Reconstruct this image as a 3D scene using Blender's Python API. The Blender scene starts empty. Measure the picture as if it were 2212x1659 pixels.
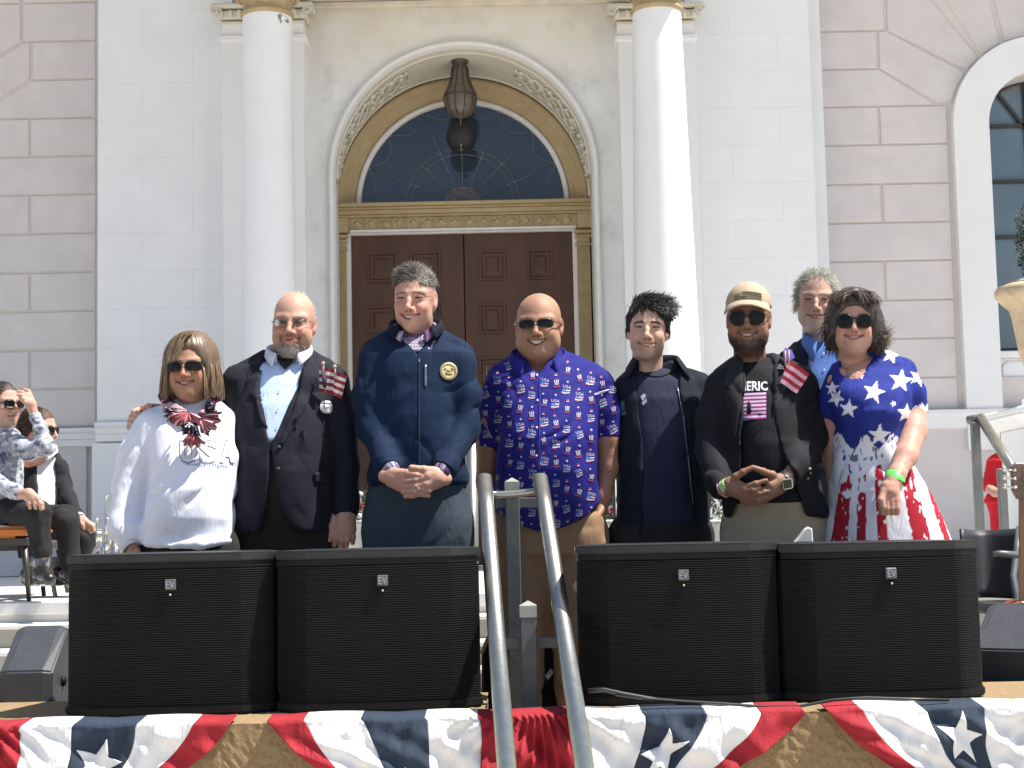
import bpy, bmesh, math, random, os
import numpy as np
from mathutils import Vector, Matrix
from mathutils.bvhtree import BVHTree
import openvdb as vdb

C = bpy.context.scene
COL = C.collection
PI = math.pi
random.seed(7); RNG = np.random.default_rng(7)

# ------------------------------------------------------------------ camera, world, sun, exposure
F = 3400.0                       # focal length in units of a 2212 pixel wide frame
EYE = 1.60
PITCH = math.atan(312.0 / F)
ROLL = math.radians(1.2)
cam_d = bpy.data.cameras.new('camera')
cam = bpy.data.objects.new('camera', cam_d); COL.objects.link(cam)
cam_d.sensor_width = 36.0
cam_d.lens = 36.0 * F / 2212.0
cam_d.clip_end = 500; cam_d.clip_start = .05
CAMM = Matrix.Translation((0, 0, EYE)) @ Matrix.Rotation(PI / 2 + PITCH, 4, 'X') @ Matrix.Rotation(-ROLL, 4, 'Z')
cam.matrix_world = CAMM
C.camera = cam

SUN_EL = math.radians(62.0)
SUN_AZ = math.radians(80.0)      # measured from the camera side (-Y) towards +X
sdir = Vector((math.sin(SUN_AZ) * math.cos(SUN_EL), -math.cos(SUN_AZ) * math.cos(SUN_EL), math.sin(SUN_EL)))
sun_d = bpy.data.lights.new('sun', 'SUN'); sun_d.energy = 4.8; sun_d.angle = math.radians(.5)
sun_d.color = (1.0, .955, .88)
sun = bpy.data.objects.new('sun', sun_d); COL.objects.link(sun)
sun.rotation_euler = sdir.to_track_quat('Z', 'Y').to_euler()
sun.location = sdir * 30
W = bpy.data.worlds.new('World'); C.world = W; W.use_nodes = True
nt = W.node_tree
for n in list(nt.nodes): nt.nodes.remove(n)
sky = nt.nodes.new('ShaderNodeTexSky'); sky.sky_type = 'NISHITA'; sky.sun_disc = False
sky.sun_elevation = SUN_EL
# Nishita: rotation 0 puts the sun at +Y, growing clockwise seen from above
sky.sun_rotation = math.atan2(sdir.x, sdir.y)
sky.air_density = 1.0; sky.dust_density = 1.0; sky.ozone_density = 1.0
bg = nt.nodes.new('ShaderNodeBackground'); bg.inputs[1].default_value = .085
wo = nt.nodes.new('ShaderNodeOutputWorld')
nt.links.new(sky.outputs[0], bg.inputs[0]); nt.links.new(bg.outputs[0], wo.inputs[0])
C.view_settings.view_transform = 'Standard'; C.view_settings.look = 'None'
C.view_settings.exposure = 0.90; C.view_settings.gamma = 1
C.view_settings.use_curve_mapping = False
C.cycles.max_bounces = 6; C.cycles.use_denoising = True
C.cycles.caustics_reflective = False; C.cycles.caustics_refractive = False

_cr, _sr = math.cos(ROLL), math.sin(ROLL)
def at(px, py, Y):
    """world point on the plane y=Y seen at pixel (px,py) of the 2212x1659 frame"""
    u, v = px - 1106.0, 829.5 - py
    d = CAMM.to_3x3() @ Vector((u, v, -F))
    t = Y / d.y
    return Vector((d.x * t, Y, EYE + d.z * t))
def ray(px, py):
    d = CAMM.to_3x3() @ Vector((px - 1106.0, 829.5 - py, -F)); d.normalize(); return d
def ppm(Y): return F / Y
def proj(p):
    q = CAMM.inverted() @ Vector(p)
    return 1106 + q.x / -q.z * F, 829.5 - q.y / -q.z * F

# ------------------------------------------------------------------ materials
MATS = {}
def mat(name, color, rough=.7, metal=0, noise=0, nscale=8, bump=0, bscale=60, spec=.5, vcol=False, sss=0,
        color2=None, sheen=0, coat=0, detail=6, stretch=None, stain=None, trans=0, wrinkle=0):
    if name in MATS: return MATS[name]
    m = bpy.data.materials.new(name); m.use_nodes = True
    t = m.node_tree; b = t.nodes['Principled BSDF']
    b.inputs['Roughness'].default_value = rough; b.inputs['Metallic'].default_value = metal
    b.inputs['Specular IOR Level'].default_value = spec
    if coat: b.inputs['Coat Weight'].default_value = coat; b.inputs['Coat Roughness'].default_value = .1
    if sheen: b.inputs['Sheen Weight'].default_value = sheen; b.inputs['Sheen Roughness'].default_value = .5
    if sss:
        b.inputs['Subsurface Weight'].default_value = sss; b.inputs['Subsurface Radius'].default_value = (1, .35, .2)
        b.inputs['Subsurface Scale'].default_value = .006
    if trans: b.inputs['Transmission Weight'].default_value = trans
    tc = t.nodes.new('ShaderNodeTexCoord')
    co = tc.outputs['Object']
    if stretch:
        mp = t.nodes.new('ShaderNodeMapping'); mp.inputs['Scale'].default_value = stretch
        t.links.new(co, mp.inputs[0]); co = mp.outputs[0]
    if vcol:
        a = t.nodes.new('ShaderNodeAttribute'); a.attribute_name = 'Col'; src = a.outputs['Color']
    else:
        r = t.nodes.new('ShaderNodeRGB'); r.outputs[0].default_value = (*color, 1); src = r.outputs[0]
    if noise:
        n = t.nodes.new('ShaderNodeTexNoise'); n.inputs['Scale'].default_value = nscale; n.inputs['Detail'].default_value = detail
        t.links.new(co, n.inputs['Vector'])
        if color2:
            mx = t.nodes.new('ShaderNodeMix'); mx.data_type = 'RGBA'
            cr = t.nodes.new('ShaderNodeValToRGB'); cr.color_ramp.elements[0].position = .5 - .5 * noise; cr.color_ramp.elements[1].position = .5 + .5 * noise
            t.links.new(n.outputs[0], cr.inputs[0]); t.links.new(cr.outputs[0], mx.inputs['Factor'])
            t.links.new(src, mx.inputs['A']); mx.inputs['B'].default_value = (*color2, 1); src = mx.outputs['Result']
        else:
            mr = t.nodes.new('ShaderNodeMapRange'); mr.inputs['To Min'].default_value = 1 - noise; mr.inputs['To Max'].default_value = 1 + noise
            mr.inputs['From Min'].default_value = .25; mr.inputs['From Max'].default_value = .75
            t.links.new(n.outputs[0], mr.inputs[0])
            mx = t.nodes.new('ShaderNodeVectorMath'); mx.operation = 'SCALE'
            t.links.new(src, mx.inputs[0]); t.links.new(mr.outputs[0], mx.inputs['Scale']); src = mx.outputs[0]
    if stain: src = stain(t, src, tc)
    t.links.new(src, b.inputs['Base Color'])
    if bump:
        n2 = t.nodes.new('ShaderNodeTexNoise'); n2.inputs['Scale'].default_value = bscale; n2.inputs['Detail'].default_value = 4
        t.links.new(co, n2.inputs['Vector'])
        bp = t.nodes.new('ShaderNodeBump'); bp.inputs['Strength'].default_value = min(1, bump); bp.inputs['Distance'].default_value = .003 * max(1, bump)
        t.links.new(n2.outputs[0], bp.inputs['Height']); t.links.new(bp.outputs[0], b.inputs['Normal'])
        if wrinkle:
            for sc_, di_, rot_ in ((16, 1.0, .5), (30, .45, -.6)):
                mp2 = t.nodes.new('ShaderNodeMapping'); mp2.inputs['Scale'].default_value = (1.6, 1, .55); mp2.inputs['Rotation'].default_value = (0, rot_, 0); t.links.new(tc.outputs['Object'], mp2.inputs[0])
                n3 = t.nodes.new('ShaderNodeTexNoise'); n3.inputs['Scale'].default_value = sc_; n3.inputs['Detail'].default_value = 2; n3.inputs['Distortion'].default_value = 1.2
                n3.noise_type = 'RIDGED_MULTIFRACTAL'; t.links.new(mp2.outputs[0], n3.inputs['Vector'])
                b3 = t.nodes.new('ShaderNodeBump'); b3.inputs['Strength'].default_value = .5; b3.inputs['Distance'].default_value = .006 * wrinkle * di_
                t.links.new(n3.outputs[0], b3.inputs['Height']); t.links.new(bp.outputs[0], b3.inputs['Normal']); t.links.new(b3.outputs[0], b.inputs['Normal']); bp = b3
    MATS[name] = m
    return m

# ------------------------------------------------------------------ objects
ORG = {}
def tag(o, label=None, cat=None, group=None, kind=None):
    if label: o['label'] = label
    if cat: o['category'] = cat
    if group: o['group'] = group
    if kind: o['kind'] = kind
    return o
def thing(name, label, cat, loc=(0, 0, 0), group=None):
    o = bpy.data.objects.new(name, None); COL.objects.link(o); o.empty_display_size = .1
    o.location = loc; ORG[o.name] = Vector(loc)
    return tag(o, label, cat, group)
def link(name, me, material, parent=None, origin=None):
    """me holds world coordinates; moved so that it sits under its parent"""
    o = bpy.data.objects.new(name, me); COL.objects.link(o)
    if parent is not None:
        org = ORG[parent.name]; o.parent = parent
    else:
        org = Vector(origin) if origin is not None else Vector((0, 0, 0))
        o.location = org
    ORG[o.name] = org
    if org.length > 0: me.transform(Matrix.Translation(-org))
    if material is not None:
        for m in (material if isinstance(material, (list, tuple)) else [material]): me.materials.append(m)
    return o

class MB:
    def __init__(s): s.v = []; s.f = []; s.sm = []
    def add(s, v, f, smooth=False):
        k = len(s.v); s.v += [tuple(p) for p in v]; s.f += [tuple(i + k for i in q) for q in f]; s.sm += [smooth] * len(f); return s
    def box(s, x0, x1, y0, y1, z0, z1):
        v = [(x, y, z) for z in (z0, z1) for y in (y0, y1) for x in (x0, x1)]
        return s.add(v, [(0, 2, 3, 1), (4, 5, 7, 6), (0, 1, 5, 4), (2, 6, 7, 3), (0, 4, 6, 2), (1, 3, 7, 5)])
    def prism(s, poly, y0, y1, bev=0):
        """poly: list of (x,z); front face at y0 towards the camera, back at y1; bev insets the front face"""
        P = np.array(poly, float)
        area = .5 * np.sum(P[:, 0] * np.roll(P[:, 1], -1) - np.roll(P[:, 0], -1) * P[:, 1])
        if area < 0: P = P[::-1]
        n = len(P)
        rings = []
        if bev:
            Q = inset(P, bev)
            rings = [[(x, y0, z) for x, z in Q], [(x, y0 + bev, z) for x, z in P], [(x, y1, z) for x, z in P]]
        else: rings = [[(x, y0, z) for x, z in P], [(x, y1, z) for x, z in P]]
        v = sum(rings, []); f = [tuple(range(n))]
        for r in range(len(rings) - 1):
            for i in range(n):
                j = (i + 1) % n; f.append((r * n + i, (r + 1) * n + i, (r + 1) * n + j, r * n + j))
        m = (len(rings) - 1) * n; f.append(tuple(range(m + n - 1, m - 1, -1)))
        return s.add(v, f)
    def lathe(s, prof, c, n=32, smooth=True, axis='z', a0=0, a1=2 * PI):
        """prof: list of (r, h)"""
        v = []; closed = abs(a1 - a0 - 2 * PI) < 1e-6; m = n if closed else n + 1
        for r, h in prof:
            for i in range(m):
                a = a0 + (a1 - a0) * i / n
                p = (r * math.cos(a), r * math.sin(a), h)
                if axis == 'y': p = (p[0], p[2], p[1])
                if axis == 'x': p = (p[2], p[0], p[1])
                v.append((p[0] + c[0], p[1] + c[1], p[2] + c[2]))
        f = []
        for k in range(len(prof) - 1):
            for i in range(n):
                j = (i + 1) % m; f.append((k * m + i, k * m + j, (k + 1) * m + j, (k + 1) * m + i))
        if axis == 'y': f = [q[::-1] for q in f]
        return s.add(v, f, smooth)
    def tube(s, pts, r, n=10, cap=True, smooth=True, flat=None):
        pts = [Vector(p) for p in pts]; R = r if isinstance(r, (list, tuple)) else [r] * len(pts)
        v = []; up = None
        for i, p in enumerate(pts):
            t = (pts[min(i + 1, len(pts) - 1)] - pts[max(i - 1, 0)]).normalized()
            if up is None:
                up = Vector((0, 0, 1)) if abs(t.z) < .9 else Vector((1, 0, 0))
            a = t.cross(up).normalized(); b = a.cross(t).normalized(); up = b
            for k in range(n):
                an = 2 * PI * k / n; fl = flat or 1
                v.append(p + a * (R[i] * math.cos(an)) + b * (R[i] * fl * math.sin(an)))
        f = []
        for i in range(len(pts) - 1):
            for k in range(n):
                j = (k + 1) % n; f.append((i * n + k, i * n + j, (i + 1) * n + j, (i + 1) * n + k))
        if cap:
            f.append(tuple(range(n - 1, -1, -1))); m = (len(pts) - 1) * n; f.append(tuple(range(m, m + n)))
        return s.add(v, f, smooth)
    def bar(s, a, b, w, h, up=(0, 0, 1)):
        a, b = Vector(a), Vector(b); t = (b - a).normalized(); up = Vector(up)
        if abs(t.dot(up)) > .95: up = Vector((0, 1, 0))
        x = t.cross(up).normalized(); y = x.cross(t).normalized()
        v = [p + x * (sx * w / 2) + y * (sy * h / 2) for p in (a, b) for sx, sy in ((-1, -1), (1, -1), (1, 1), (-1, 1))]
        return s.add(v, [(3, 2, 1, 0), (4, 5, 6, 7), (0, 1, 5, 4), (1, 2, 6, 5), (2, 3, 7, 6), (3, 0, 4, 7)])
    def loft(s, rings, closed=False, smooth=True):
        n = len(rings[0]); v = [tuple(p) for r in rings for p in r]; f = []
        for i in range(len(rings) - 1):
            for k in range(n if closed else n - 1):
                j = (k + 1) % n; f.append((i * n + k, i * n + j, (i + 1) * n + j, (i + 1) * n + k))
        return s.add(v, f, smooth)
    def ball(s, c, r, n=12, m=8, sq=(1, 1, 1)):
        prof = [(r * math.sin(PI * i / m) * 1.0, -r * math.cos(PI * i / m)) for i in range(m + 1)]
        k = len(s.v); s.lathe(prof, (0, 0, 0), n)
        for i in range(k, len(s.v)):
            p = s.v[i]; s.v[i] = (p[0] * sq[0] + c[0], p[1] * sq[1] + c[1], p[2] * sq[2] + c[2])
        return s
    def mesh(s, name, bevel=0, seg=1):
        me = bpy.data.meshes.new(name); me.from_pydata(s.v, [], s.f); me.update()
        for p, q in zip(me.polygons, s.sm): p.use_smooth = q
        bm = bmesh.new(); bm.from_mesh(me); bmesh.ops.recalc_face_normals(bm, faces=bm.faces)
        if bevel:
            ed = [e for e in bm.edges if len(e.link_faces) == 2 and e.calc_face_angle(0) > .5]
            bmesh.ops.bevel(bm, geom=ed, offset=bevel, segments=seg, affect='EDGES', clamp_overlap=True)
        bm.to_mesh(me); bm.free(); return me
    def build(s, name, material, parent=None, bevel=0, seg=1, origin=None):
        if origin is None and parent is None:
            a = np.array(s.v); origin = ((a[:, 0].min() + a[:, 0].max()) / 2, (a[:, 1].min() + a[:, 1].max()) / 2, a[:, 2].min())
        return link(name, s.mesh(name, bevel, seg), material, parent, origin)

def inset(P, w):
    n = len(P); out = []
    for i in range(n):
        a, b, c = P[i - 1], P[i], P[(i + 1) % n]
        e1 = (b - a) / (np.linalg.norm(b - a) + 1e-9); e2 = (c - b) / (np.linalg.norm(c - b) + 1e-9)
        n1 = np.array([-e1[1], e1[0]]); n2 = np.array([-e2[1], e2[0]])
        k = n1 + n2; k = k / max(np.dot(k, k) / 2, .35) ; out.append(b + k * w)
    return np.array(out)
def copy_to(o, loc, label=None):
    r = o.copy(); COL.objects.link(r); r.location = loc
    if label: r['label'] = label
    def rec(src, dst):
        for ch in src.children:
            c = ch.copy(); COL.objects.link(c); c.parent = dst; rec(ch, c)
    rec(o, r); return r
def px_poly(pts, Y): return [(at(x, y, Y).x, at(x, y, Y).z) for x, y in pts]
# ------------------------------------------------------------------ materials of the place
def stain_bay(t, src, tc):
    """yellow grime under the lintel and grey streaks: marks that stay on the paint"""
    s = t.nodes.new('ShaderNodeSeparateXYZ'); t.links.new(tc.outputs['Object'], s.inputs[0])
    n = t.nodes.new('ShaderNodeTexNoise'); n.inputs['Scale'].default_value = 2.2; n.inputs['Detail'].default_value = 8
    t.links.new(tc.outputs['Object'], n.inputs[0])
    mr = t.nodes.new('ShaderNodeMapRange'); mr.inputs['From Min'].default_value = 4.0; mr.inputs['From Max'].default_value = 5.6
    t.links.new(s.outputs['Z'], mr.inputs[0])
    mu = t.nodes.new('ShaderNodeMath'); mu.operation = 'MULTIPLY'; t.links.new(mr.outputs[0], mu.inputs[0]); t.links.new(n.outputs[0], mu.inputs[1])
    mx = t.nodes.new('ShaderNodeMix'); mx.data_type = 'RGBA'; mx.inputs['B'].default_value = (.52, .44, .30, 1)
    m2 = t.nodes.new('ShaderNodeMath'); m2.operation = 'MULTIPLY'; m2.inputs[1].default_value = 1.7; m2.use_clamp = True
    t.links.new(mu.outputs[0], m2.inputs[0]); t.links.new(m2.outputs[0], mx.inputs['Factor']); t.links.new(src, mx.inputs['A'])
    # grey scuffs
    n2 = t.nodes.new('ShaderNodeTexNoise'); n2.inputs['Scale'].default_value = 3.1; n2.inputs['Detail'].default_value = 10; n2.inputs['Roughness'].default_value = .7
    t.links.new(tc.outputs['Object'], n2.inputs[0])
    r2 = t.nodes.new('ShaderNodeMapRange'); r2.inputs['From Min'].default_value = .52; r2.inputs['From Max'].default_value = .75; r2.inputs['To Max'].default_value = .55
    t.links.new(n2.outputs[0], r2.inputs[0])
    m3 = t.nodes.new('ShaderNodeMix'); m3.data_type = 'RGBA'; m3.inputs['B'].default_value = (.42, .41, .39, 1)
    t.links.new(r2.outputs[0], m3.inputs['Factor']); t.links.new(mx.outputs['Result'], m3.inputs['A'])
    return m3.outputs['Result']
M_WHITE = mat('white_painted_ashlar', (.785, .78, .775), .75, noise=.035, nscale=3, bump=.25, bscale=40)
M_COLUMN = mat('white_column_paint', (.80, .795, .79), .6, noise=.03, nscale=4, bump=.35, bscale=25)
M_BAY = mat('stained_white_bay', (.76, .755, .735), .8, noise=.05, nscale=4, bump=.35, bscale=30, stain=stain_bay)
M_BLOCK = mat('pinkish_grey_stucco', (.63, .585, .565), .9, noise=.06, nscale=5, bump=.5, bscale=120)
M_JOINT = mat('recessed_joint', (.64, .585, .545), .9, noise=.05, nscale=8, bump=.3)
M_GOLD = mat('aged_gold_trim', (.38, .255, .11), .55, noise=.75, nscale=9, color2=(.46, .37, .22), bump=.5, bscale=70, detail=8)
M_GOLDPALE = mat('pale_gold_carving', (.52, .41, .23), .6, noise=.7, nscale=14, color2=(.30, .21, .10), bump=.6, bscale=80)
M_SOFFIT = mat('cream_carved_soffit', (.60, .55, .44), .7, noise=.6, nscale=6, color2=(.66, .63, .56), bump=.5, bscale=40)
M_WHITEFRAME = mat('white_frame_paint', (.70, .68, .66), .6, noise=.05, nscale=10)
M_DOOR = mat('red_brown_door_wood', (.105, .040, .017), .5, noise=.75, nscale=3.0, color2=(.046, .019, .010), bump=.25, bscale=50, stretch=(3, 1, .6))
M_BRONZE = mat('dark_bronze', (.085, .07, .055), .45, metal=.6, noise=.3, nscale=12, bump=.3)
M_BRONZE2 = mat('frosted_lamp_glass', (.12, .092, .072), .35, noise=.25, nscale=20, bump=.2)
M_GLASS = mat('dark_window_glass', (.012, .02, .035), .04, spec=1.0, coat=1.0)
M_LEAD = mat('lead_came', (.22, .22, .22), .5, metal=.3, noise=.4, nscale=30)
M_STONE = mat('ochre_urn_stone', (.52, .40, .26), .8, noise=.25, nscale=12, bump=.6)  # ochre is the urn's own stone colour
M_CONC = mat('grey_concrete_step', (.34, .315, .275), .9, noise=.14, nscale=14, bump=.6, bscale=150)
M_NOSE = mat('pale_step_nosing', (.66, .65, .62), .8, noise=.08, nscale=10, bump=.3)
M_PAVE = mat('plaza_paving', (.46, .42, .36), .9, noise=.12, nscale=1.3, bump=.3)
M_DARK = mat('interior_dark', (.02, .02, .022), .8)

DW, DD, DC, DWING = 13.0, 14.0, 12.1, 13.5      # wall, door, column and wing planes
FLOOR = EYE - .317                               # porch floor
LAND = EYE - .86                                 # landing where the people stand

# ------------------------------------------------------------------ ground
MB().add([(-120, -120, 0), (120, -120, 0), (120, 160, 0), (-120, 160, 0)], [(0, 1, 2, 3)]).build('ground', M_PAVE, origin=(0, 0, 0))['kind'] = 'structure'
st = MB(); st.box(-9, 9, 8.0, 13.9, .3, FLOOR - .004)
o = st.build('porch_floor', M_NOSE); o['kind'] = 'structure'
o = MB().box(-9, 9, 5.0, 6.85, 0, LAND).build('landing', M_CONC); o['kind'] = 'structure'
steps_root = thing('stone_steps', 'wide grey stone steps with pale nosings rising to the porch', 'steps', (0, 7, LAND))
zs = [FLOOR - .004, EYE - .42, EYE - .532, EYE - .64, EYE - .75]; ys = [8.0, 7.77, 7.54, 7.31, 7.08, 6.85]
for i in range(1, 5):
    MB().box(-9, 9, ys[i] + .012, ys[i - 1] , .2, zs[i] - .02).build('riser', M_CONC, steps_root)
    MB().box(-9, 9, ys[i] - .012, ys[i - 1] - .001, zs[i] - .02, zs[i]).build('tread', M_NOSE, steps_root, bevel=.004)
MB().box(-9, 9, 7.97, 8.3, FLOOR - .065, FLOOR).build('nosing', M_NOSE, steps_root, bevel=.006)
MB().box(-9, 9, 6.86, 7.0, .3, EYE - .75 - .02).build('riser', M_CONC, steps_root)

# ------------------------------------------------------------------ building
bld = thing('civic_building', 'tall white civic building facade with arched gold doorway and columns', 'building', (0, DW, FLOOR))
def X(px, py, Y): return at(px, py, Y).x
def Z(px, py, Y): return at(px, py, Y).z
ZTOP = 8.6
# wings: backing with raised rusticated blocks
xL = X(211, 500, DW); xR = X(1770, 400, DW); xLi = X(498, 300, DW); xRi = X(1494, 300, DW)
zb1 = Z(100, 929, DWING); zb2 = Z(100, 966, DWING)
wingL = MB().box(-9.5, xL + .3, DWING, DWING + .6, FLOOR, ZTOP).build('left_wing_wall', M_JOINT, bld)
# right wing backing, with the round-headed window opening cut as a polygon wall
wc = at(2245, 270, DWING); WR_OUT = (2245 - 2050) / ppm(DWING); WR_IN = (2245 - 2128) / ppm(DWING)
zsill = Z(2150, 815, DWING)
def arch_pts(cx, cz, r, n=24, a0=PI, a1=0): return [(cx + r * math.cos(a0 + (a1 - a0) * i / n), cz + r * math.sin(a0 + (a1 - a0) * i / n)) for i in range(n + 1)]
mb = MB()
mb.box(xR - .3, wc.x - WR_IN, DWING, DWING + .6, FLOOR, ZTOP)
mb.box(wc.x + WR_IN, 9.5, DWING, DWING + .6, FLOOR, ZTOP)
mb.box(wc.x - WR_IN, wc.x + WR_IN, DWING, DWING + .6, FLOOR, zsill)
ap = arch_pts(wc.x, wc.z, WR_IN, 24)
mb.prism([(wc.x - WR_IN, ZTOP)] + [(x, z) for x, z in ap] + [(wc.x + WR_IN, ZTOP)], DWING, DWING + .6)
wingR = mb.build('right_wing_wall', M_JOINT, bld)
def block(poly, Y, parent, th=.016, j=1.7, mat_=None):
    P = np.array(px_poly(poly, Y)); a = .5 * np.sum(P[:, 0] * np.roll(P[:, 1], -1) - np.roll(P[:, 0], -1) * P[:, 1])
    if a < 0: P = P[::-1]
    P = inset(P, j / ppm(Y))
    MB().prism([tuple(p) for p in P], Y - th, Y + .002, bev=.008).build('stone_block', mat_ or M_BLOCK, parent)
def sl(x, y): return -(x - 1106) * .021 + y      # follow the roll of the frame for level courses
def lev(x, y, x0): return y - (x - x0) * .0205
L = lambda pts, x0: [(x, lev(x, y, x0)) for x, y in pts]
# left wing
B = lambda pts: block(L(pts, 100), DWING, wingL)
rows = [-76, 7, 90, 173, 256, 338.5, 421, 505, 589, 673, 757, 841, 927]
for k in range(len(rows) - 1):
    y0, y1 = rows[k], rows[k + 1]
    if k == 0: B([(48, y0), (209, y0), (209, y1), (48, y1)]); B([(-200, y0), (47, y0), (47, y1), (-200, y1)])
    elif k == 1: B([(49, y0), (209, y0), (209, y1), (49, y1)]); B([(-90, y0), (47, y0), (47, y1), (-90, y1 + 85)])
    elif k == 2: B([(69, y0), (209, y0), (209, y1), (69, y1)]); B([(-90, y0 + 90), (50, y0), (67, y0), (67, y1 - 2), (-90, y1 + 96)])
    elif k == 3: B([(70, y0), (209, y0), (209, y1), (-62, y1)])
    elif k % 2 == 0: B([(66, y0), (209, y0), (209, y1), (66, y1)]); B([(-140, y0), (65, y0), (65, y1), (-140, y1)])
    else: B([(-40, y0), (209, y0), (209, y1), (-40, y1)]); B([(-240, y0), (-41, y0), (-41, y1), (-240, y1)])
# right wing
wcp = proj((wc.x, DWING, wc.z)); rp = WR_OUT * ppm(DWING)
def onarc(a): return (wcp[0] + rp * math.cos(a), wcp[1] - rp * math.sin(a))
B = lambda pts: block(pts, DWING, wingR)
def lx(y): return 1766 + y * .032           # leaning edges in the frame
def rx(y): return 2036 + y * .040
rr = [-16, 67, 149, 230, 313, 397.5, 481, 564, 649, 732, 817, 897]
def Q(x, y, x0=1900): return (x, lev(x, y, x0) + 0)
for k in range(len(rr) - 1):
    y0, y1 = rr[k], rr[k + 1]
    if k == 0:
        B([Q(lx(y0), y0), Q(1908, y0), Q(1911, y1), Q(lx(y1), y1)])
        B([Q(1911, -60), Q(1960, -60), onarc(2.30), onarc(2.5), Q(1914, y1)])
    elif k == 1:
        B([Q(lx(y0), y0), Q(1893, y0), Q(1896, y1), Q(lx(y1), y1)])
        B([Q(1895, y0), Q(1914, y0), onarc(2.52), onarc(2.7), onarc(2.88), Q(2024, y1 + 76), Q(1898, y1)])
    elif k == 2: B([Q(lx(y0), y0), Q(1898, y0), Q(2022, y1), Q(lx(y1), y1)])
    elif k % 2 == 1:
        a, b = 1896 + (y0 - 230) * .036, 1896 + (y1 - 230) * .036
        B([Q(lx(y0), y0), Q(a, y0), Q(b, y1), Q(lx(y1), y1)]); B([Q(a + 2, y0), Q(rx(y0), y0), Q(rx(y1), y1), Q(b + 2, y1)])
    else: B([Q(lx(y0), y0), Q(rx(y0), y0), Q(rx(y1), y1), Q(lx(y1), y1)])
B([Q(1966, -110), Q(2110, -110), onarc(2.02), onarc(2.27)])
B([Q(2116, -110), Q(2240, -110), onarc(1.6), onarc(1.98)])
# window surround
so = MB(); ro = WR_OUT; ri = WR_IN
oo = [(wc.x - ro, FLOOR + .9)] + arch_pts(wc.x, wc.z, ro, 40) + [(wc.x + ro, FLOOR + .9)]
ii = [(wc.x - ri, FLOOR + .9)] + arch_pts(wc.x, wc.z, ri, 40) + [(wc.x + ri, FLOOR + .9)]
so.loft([[(x, DWING, z) for x, z in oo], [(x, DWING - .09, z) for x, z in oo], [(x, DWING - .09, z) for x, z in ii], [(x, DWING + .35, z) for x, z in ii]], smooth=False)
so.build('window_surround', M_WHITE, wingR, bevel=0)
win = MB().prism([(wc.x - ri, zsill)] + arch_pts(wc.x, wc.z, ri - .002, 32) + [(wc.x + ri, zsill)], DWING + .30, DWING + .34).build('window_pane', mat('sky_reflection_glass', (.12, .165, .185), .05, spec=1.0, coat=1.0, noise=.25, nscale=1.2), wingR)  # pane colour stands in for the teal sky reflection
fm = MB(); bw = .022
pts = [(wc.x - ri + bw / 2, DWING + .28, zsill)] + [(x, DWING + .28, z) for x, z in arch_pts(wc.x, wc.z, ri - bw / 2, 32)] + [(wc.x + ri - bw / 2, DWING + .28, zsill)]
fm.tube(pts, bw / 2, 6)
for py in (272, 392, 512, 632, 756):
    z = Z(2170, py, DWING + .28); fm.bar((wc.x - ri, DWING + .27, z), (wc.x + ri, DWING + .27, z), .03, .028)
fm.bar((wc.x - .02, DWING + .27, zsill), (wc.x - .02, DWING + .27, wc.z + ri), .03, .03)
for a in (2.2,): fm.bar((wc.x, DWING + .27, wc.z), (wc.x + ri * math.cos(a), DWING + .27, wc.z + ri * math.sin(a)), .03, .025)
fm.build('window_frame', mat('dark_window_bars', (.05, .05, .048), .6), wingR)
zs0 = Z(2170, 758, DWING)
MB().box(wc.x - ri - .0, wc.x + ri, DWING - .02, DWING + .33, zs0 - .06, zs0).build('window_sill', M_WHITE, wingR, bevel=.01)
pn = MB(); pn.box(wc.x - ri, wc.x + ri, DWING + .04, DWING + .3, zs0 - .30, zs0 - .061)
pn.prism(px_poly([(2166, 790), (2178, 779), (2300, 776), (2300, 818), (2166, 819)], DWING), DWING + .02, DWING + .05, bev=.01)
pn.build('window_apron', M_WHITE, wingR, bevel=.006)
# string course and plinths
def course(x0, x1, Y, z, parent, m=M_WHITE):
    prof = [(0, .16), (-.07, .15), (-.075, .12), (-.05, .10), (-.05, .06), (-.03, .05), (-.03, .0), (0, -.01)]
    MB().loft([[(x, Y + y, z + h) for y, h in prof] for x in (x0, x1)], smooth=False).build('string_course', m, parent)
course(-9.5, xL, DWING - .05, zb2, wingL); course(xR, 9.5, DWING - .05, Z(1900, 928, DWING), wingR)
MB().box(-9.5, X(190, 1000, DWING), DWING - .05, DWING + .1, FLOOR, zb2).build('dado', M_BLOCK, wingL, bevel=.004)
MB().box(X(1800, 1000, DWING), 9.5, DWING - .05, DWING + .1, FLOOR, Z(1900, 928, DWING) - .004).build('dado', M_BLOCK, wingR, bevel=.004)
# white ashlar piers left and right: individual very flat blocks with hairline joints
def pier(x0, x1, Y, name, jx, rows_z, parent):
    w = MB().box(x0, x1, Y, Y + .9, FLOOR, ZTOP).build(name, M_WHITE, parent)
    for k in range(len(rows_z) - 1):
        z0, z1 = rows_z[k], rows_z[k + 1]; cuts = [x0] + jx[k % len(jx)] + [x1]
        for a, b in zip(cuts[:-1], cuts[1:]):
            if b - a < .05: continue
            g = .0008
            MB().prism([(a + g, z0 + g), (b - g, z0 + g), (b - g, z1 - g), (a + g, z1 - g)], Y - .0025, Y + .001, bev=.001).build('ashlar_block', M_WHITE, w)
    return w
zc = Z(350, 421, DW); st_ = 83.6 / ppm(DW)
rz = [zc + st_ * i for i in range(-6, 8)]
rz = [z for z in rz if z > zb2 + .1]
xa = X(309, 400, DW); xb = X(417, 400, DW)
pierL = pier(xL, xLi + .02, DW, 'left_pier', [[xa], [xb]], rz, bld)
zc2 = Z(1600, 395, DW); rz2 = [zc2 + st_ * i for i in range(-6, 8)]
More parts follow.
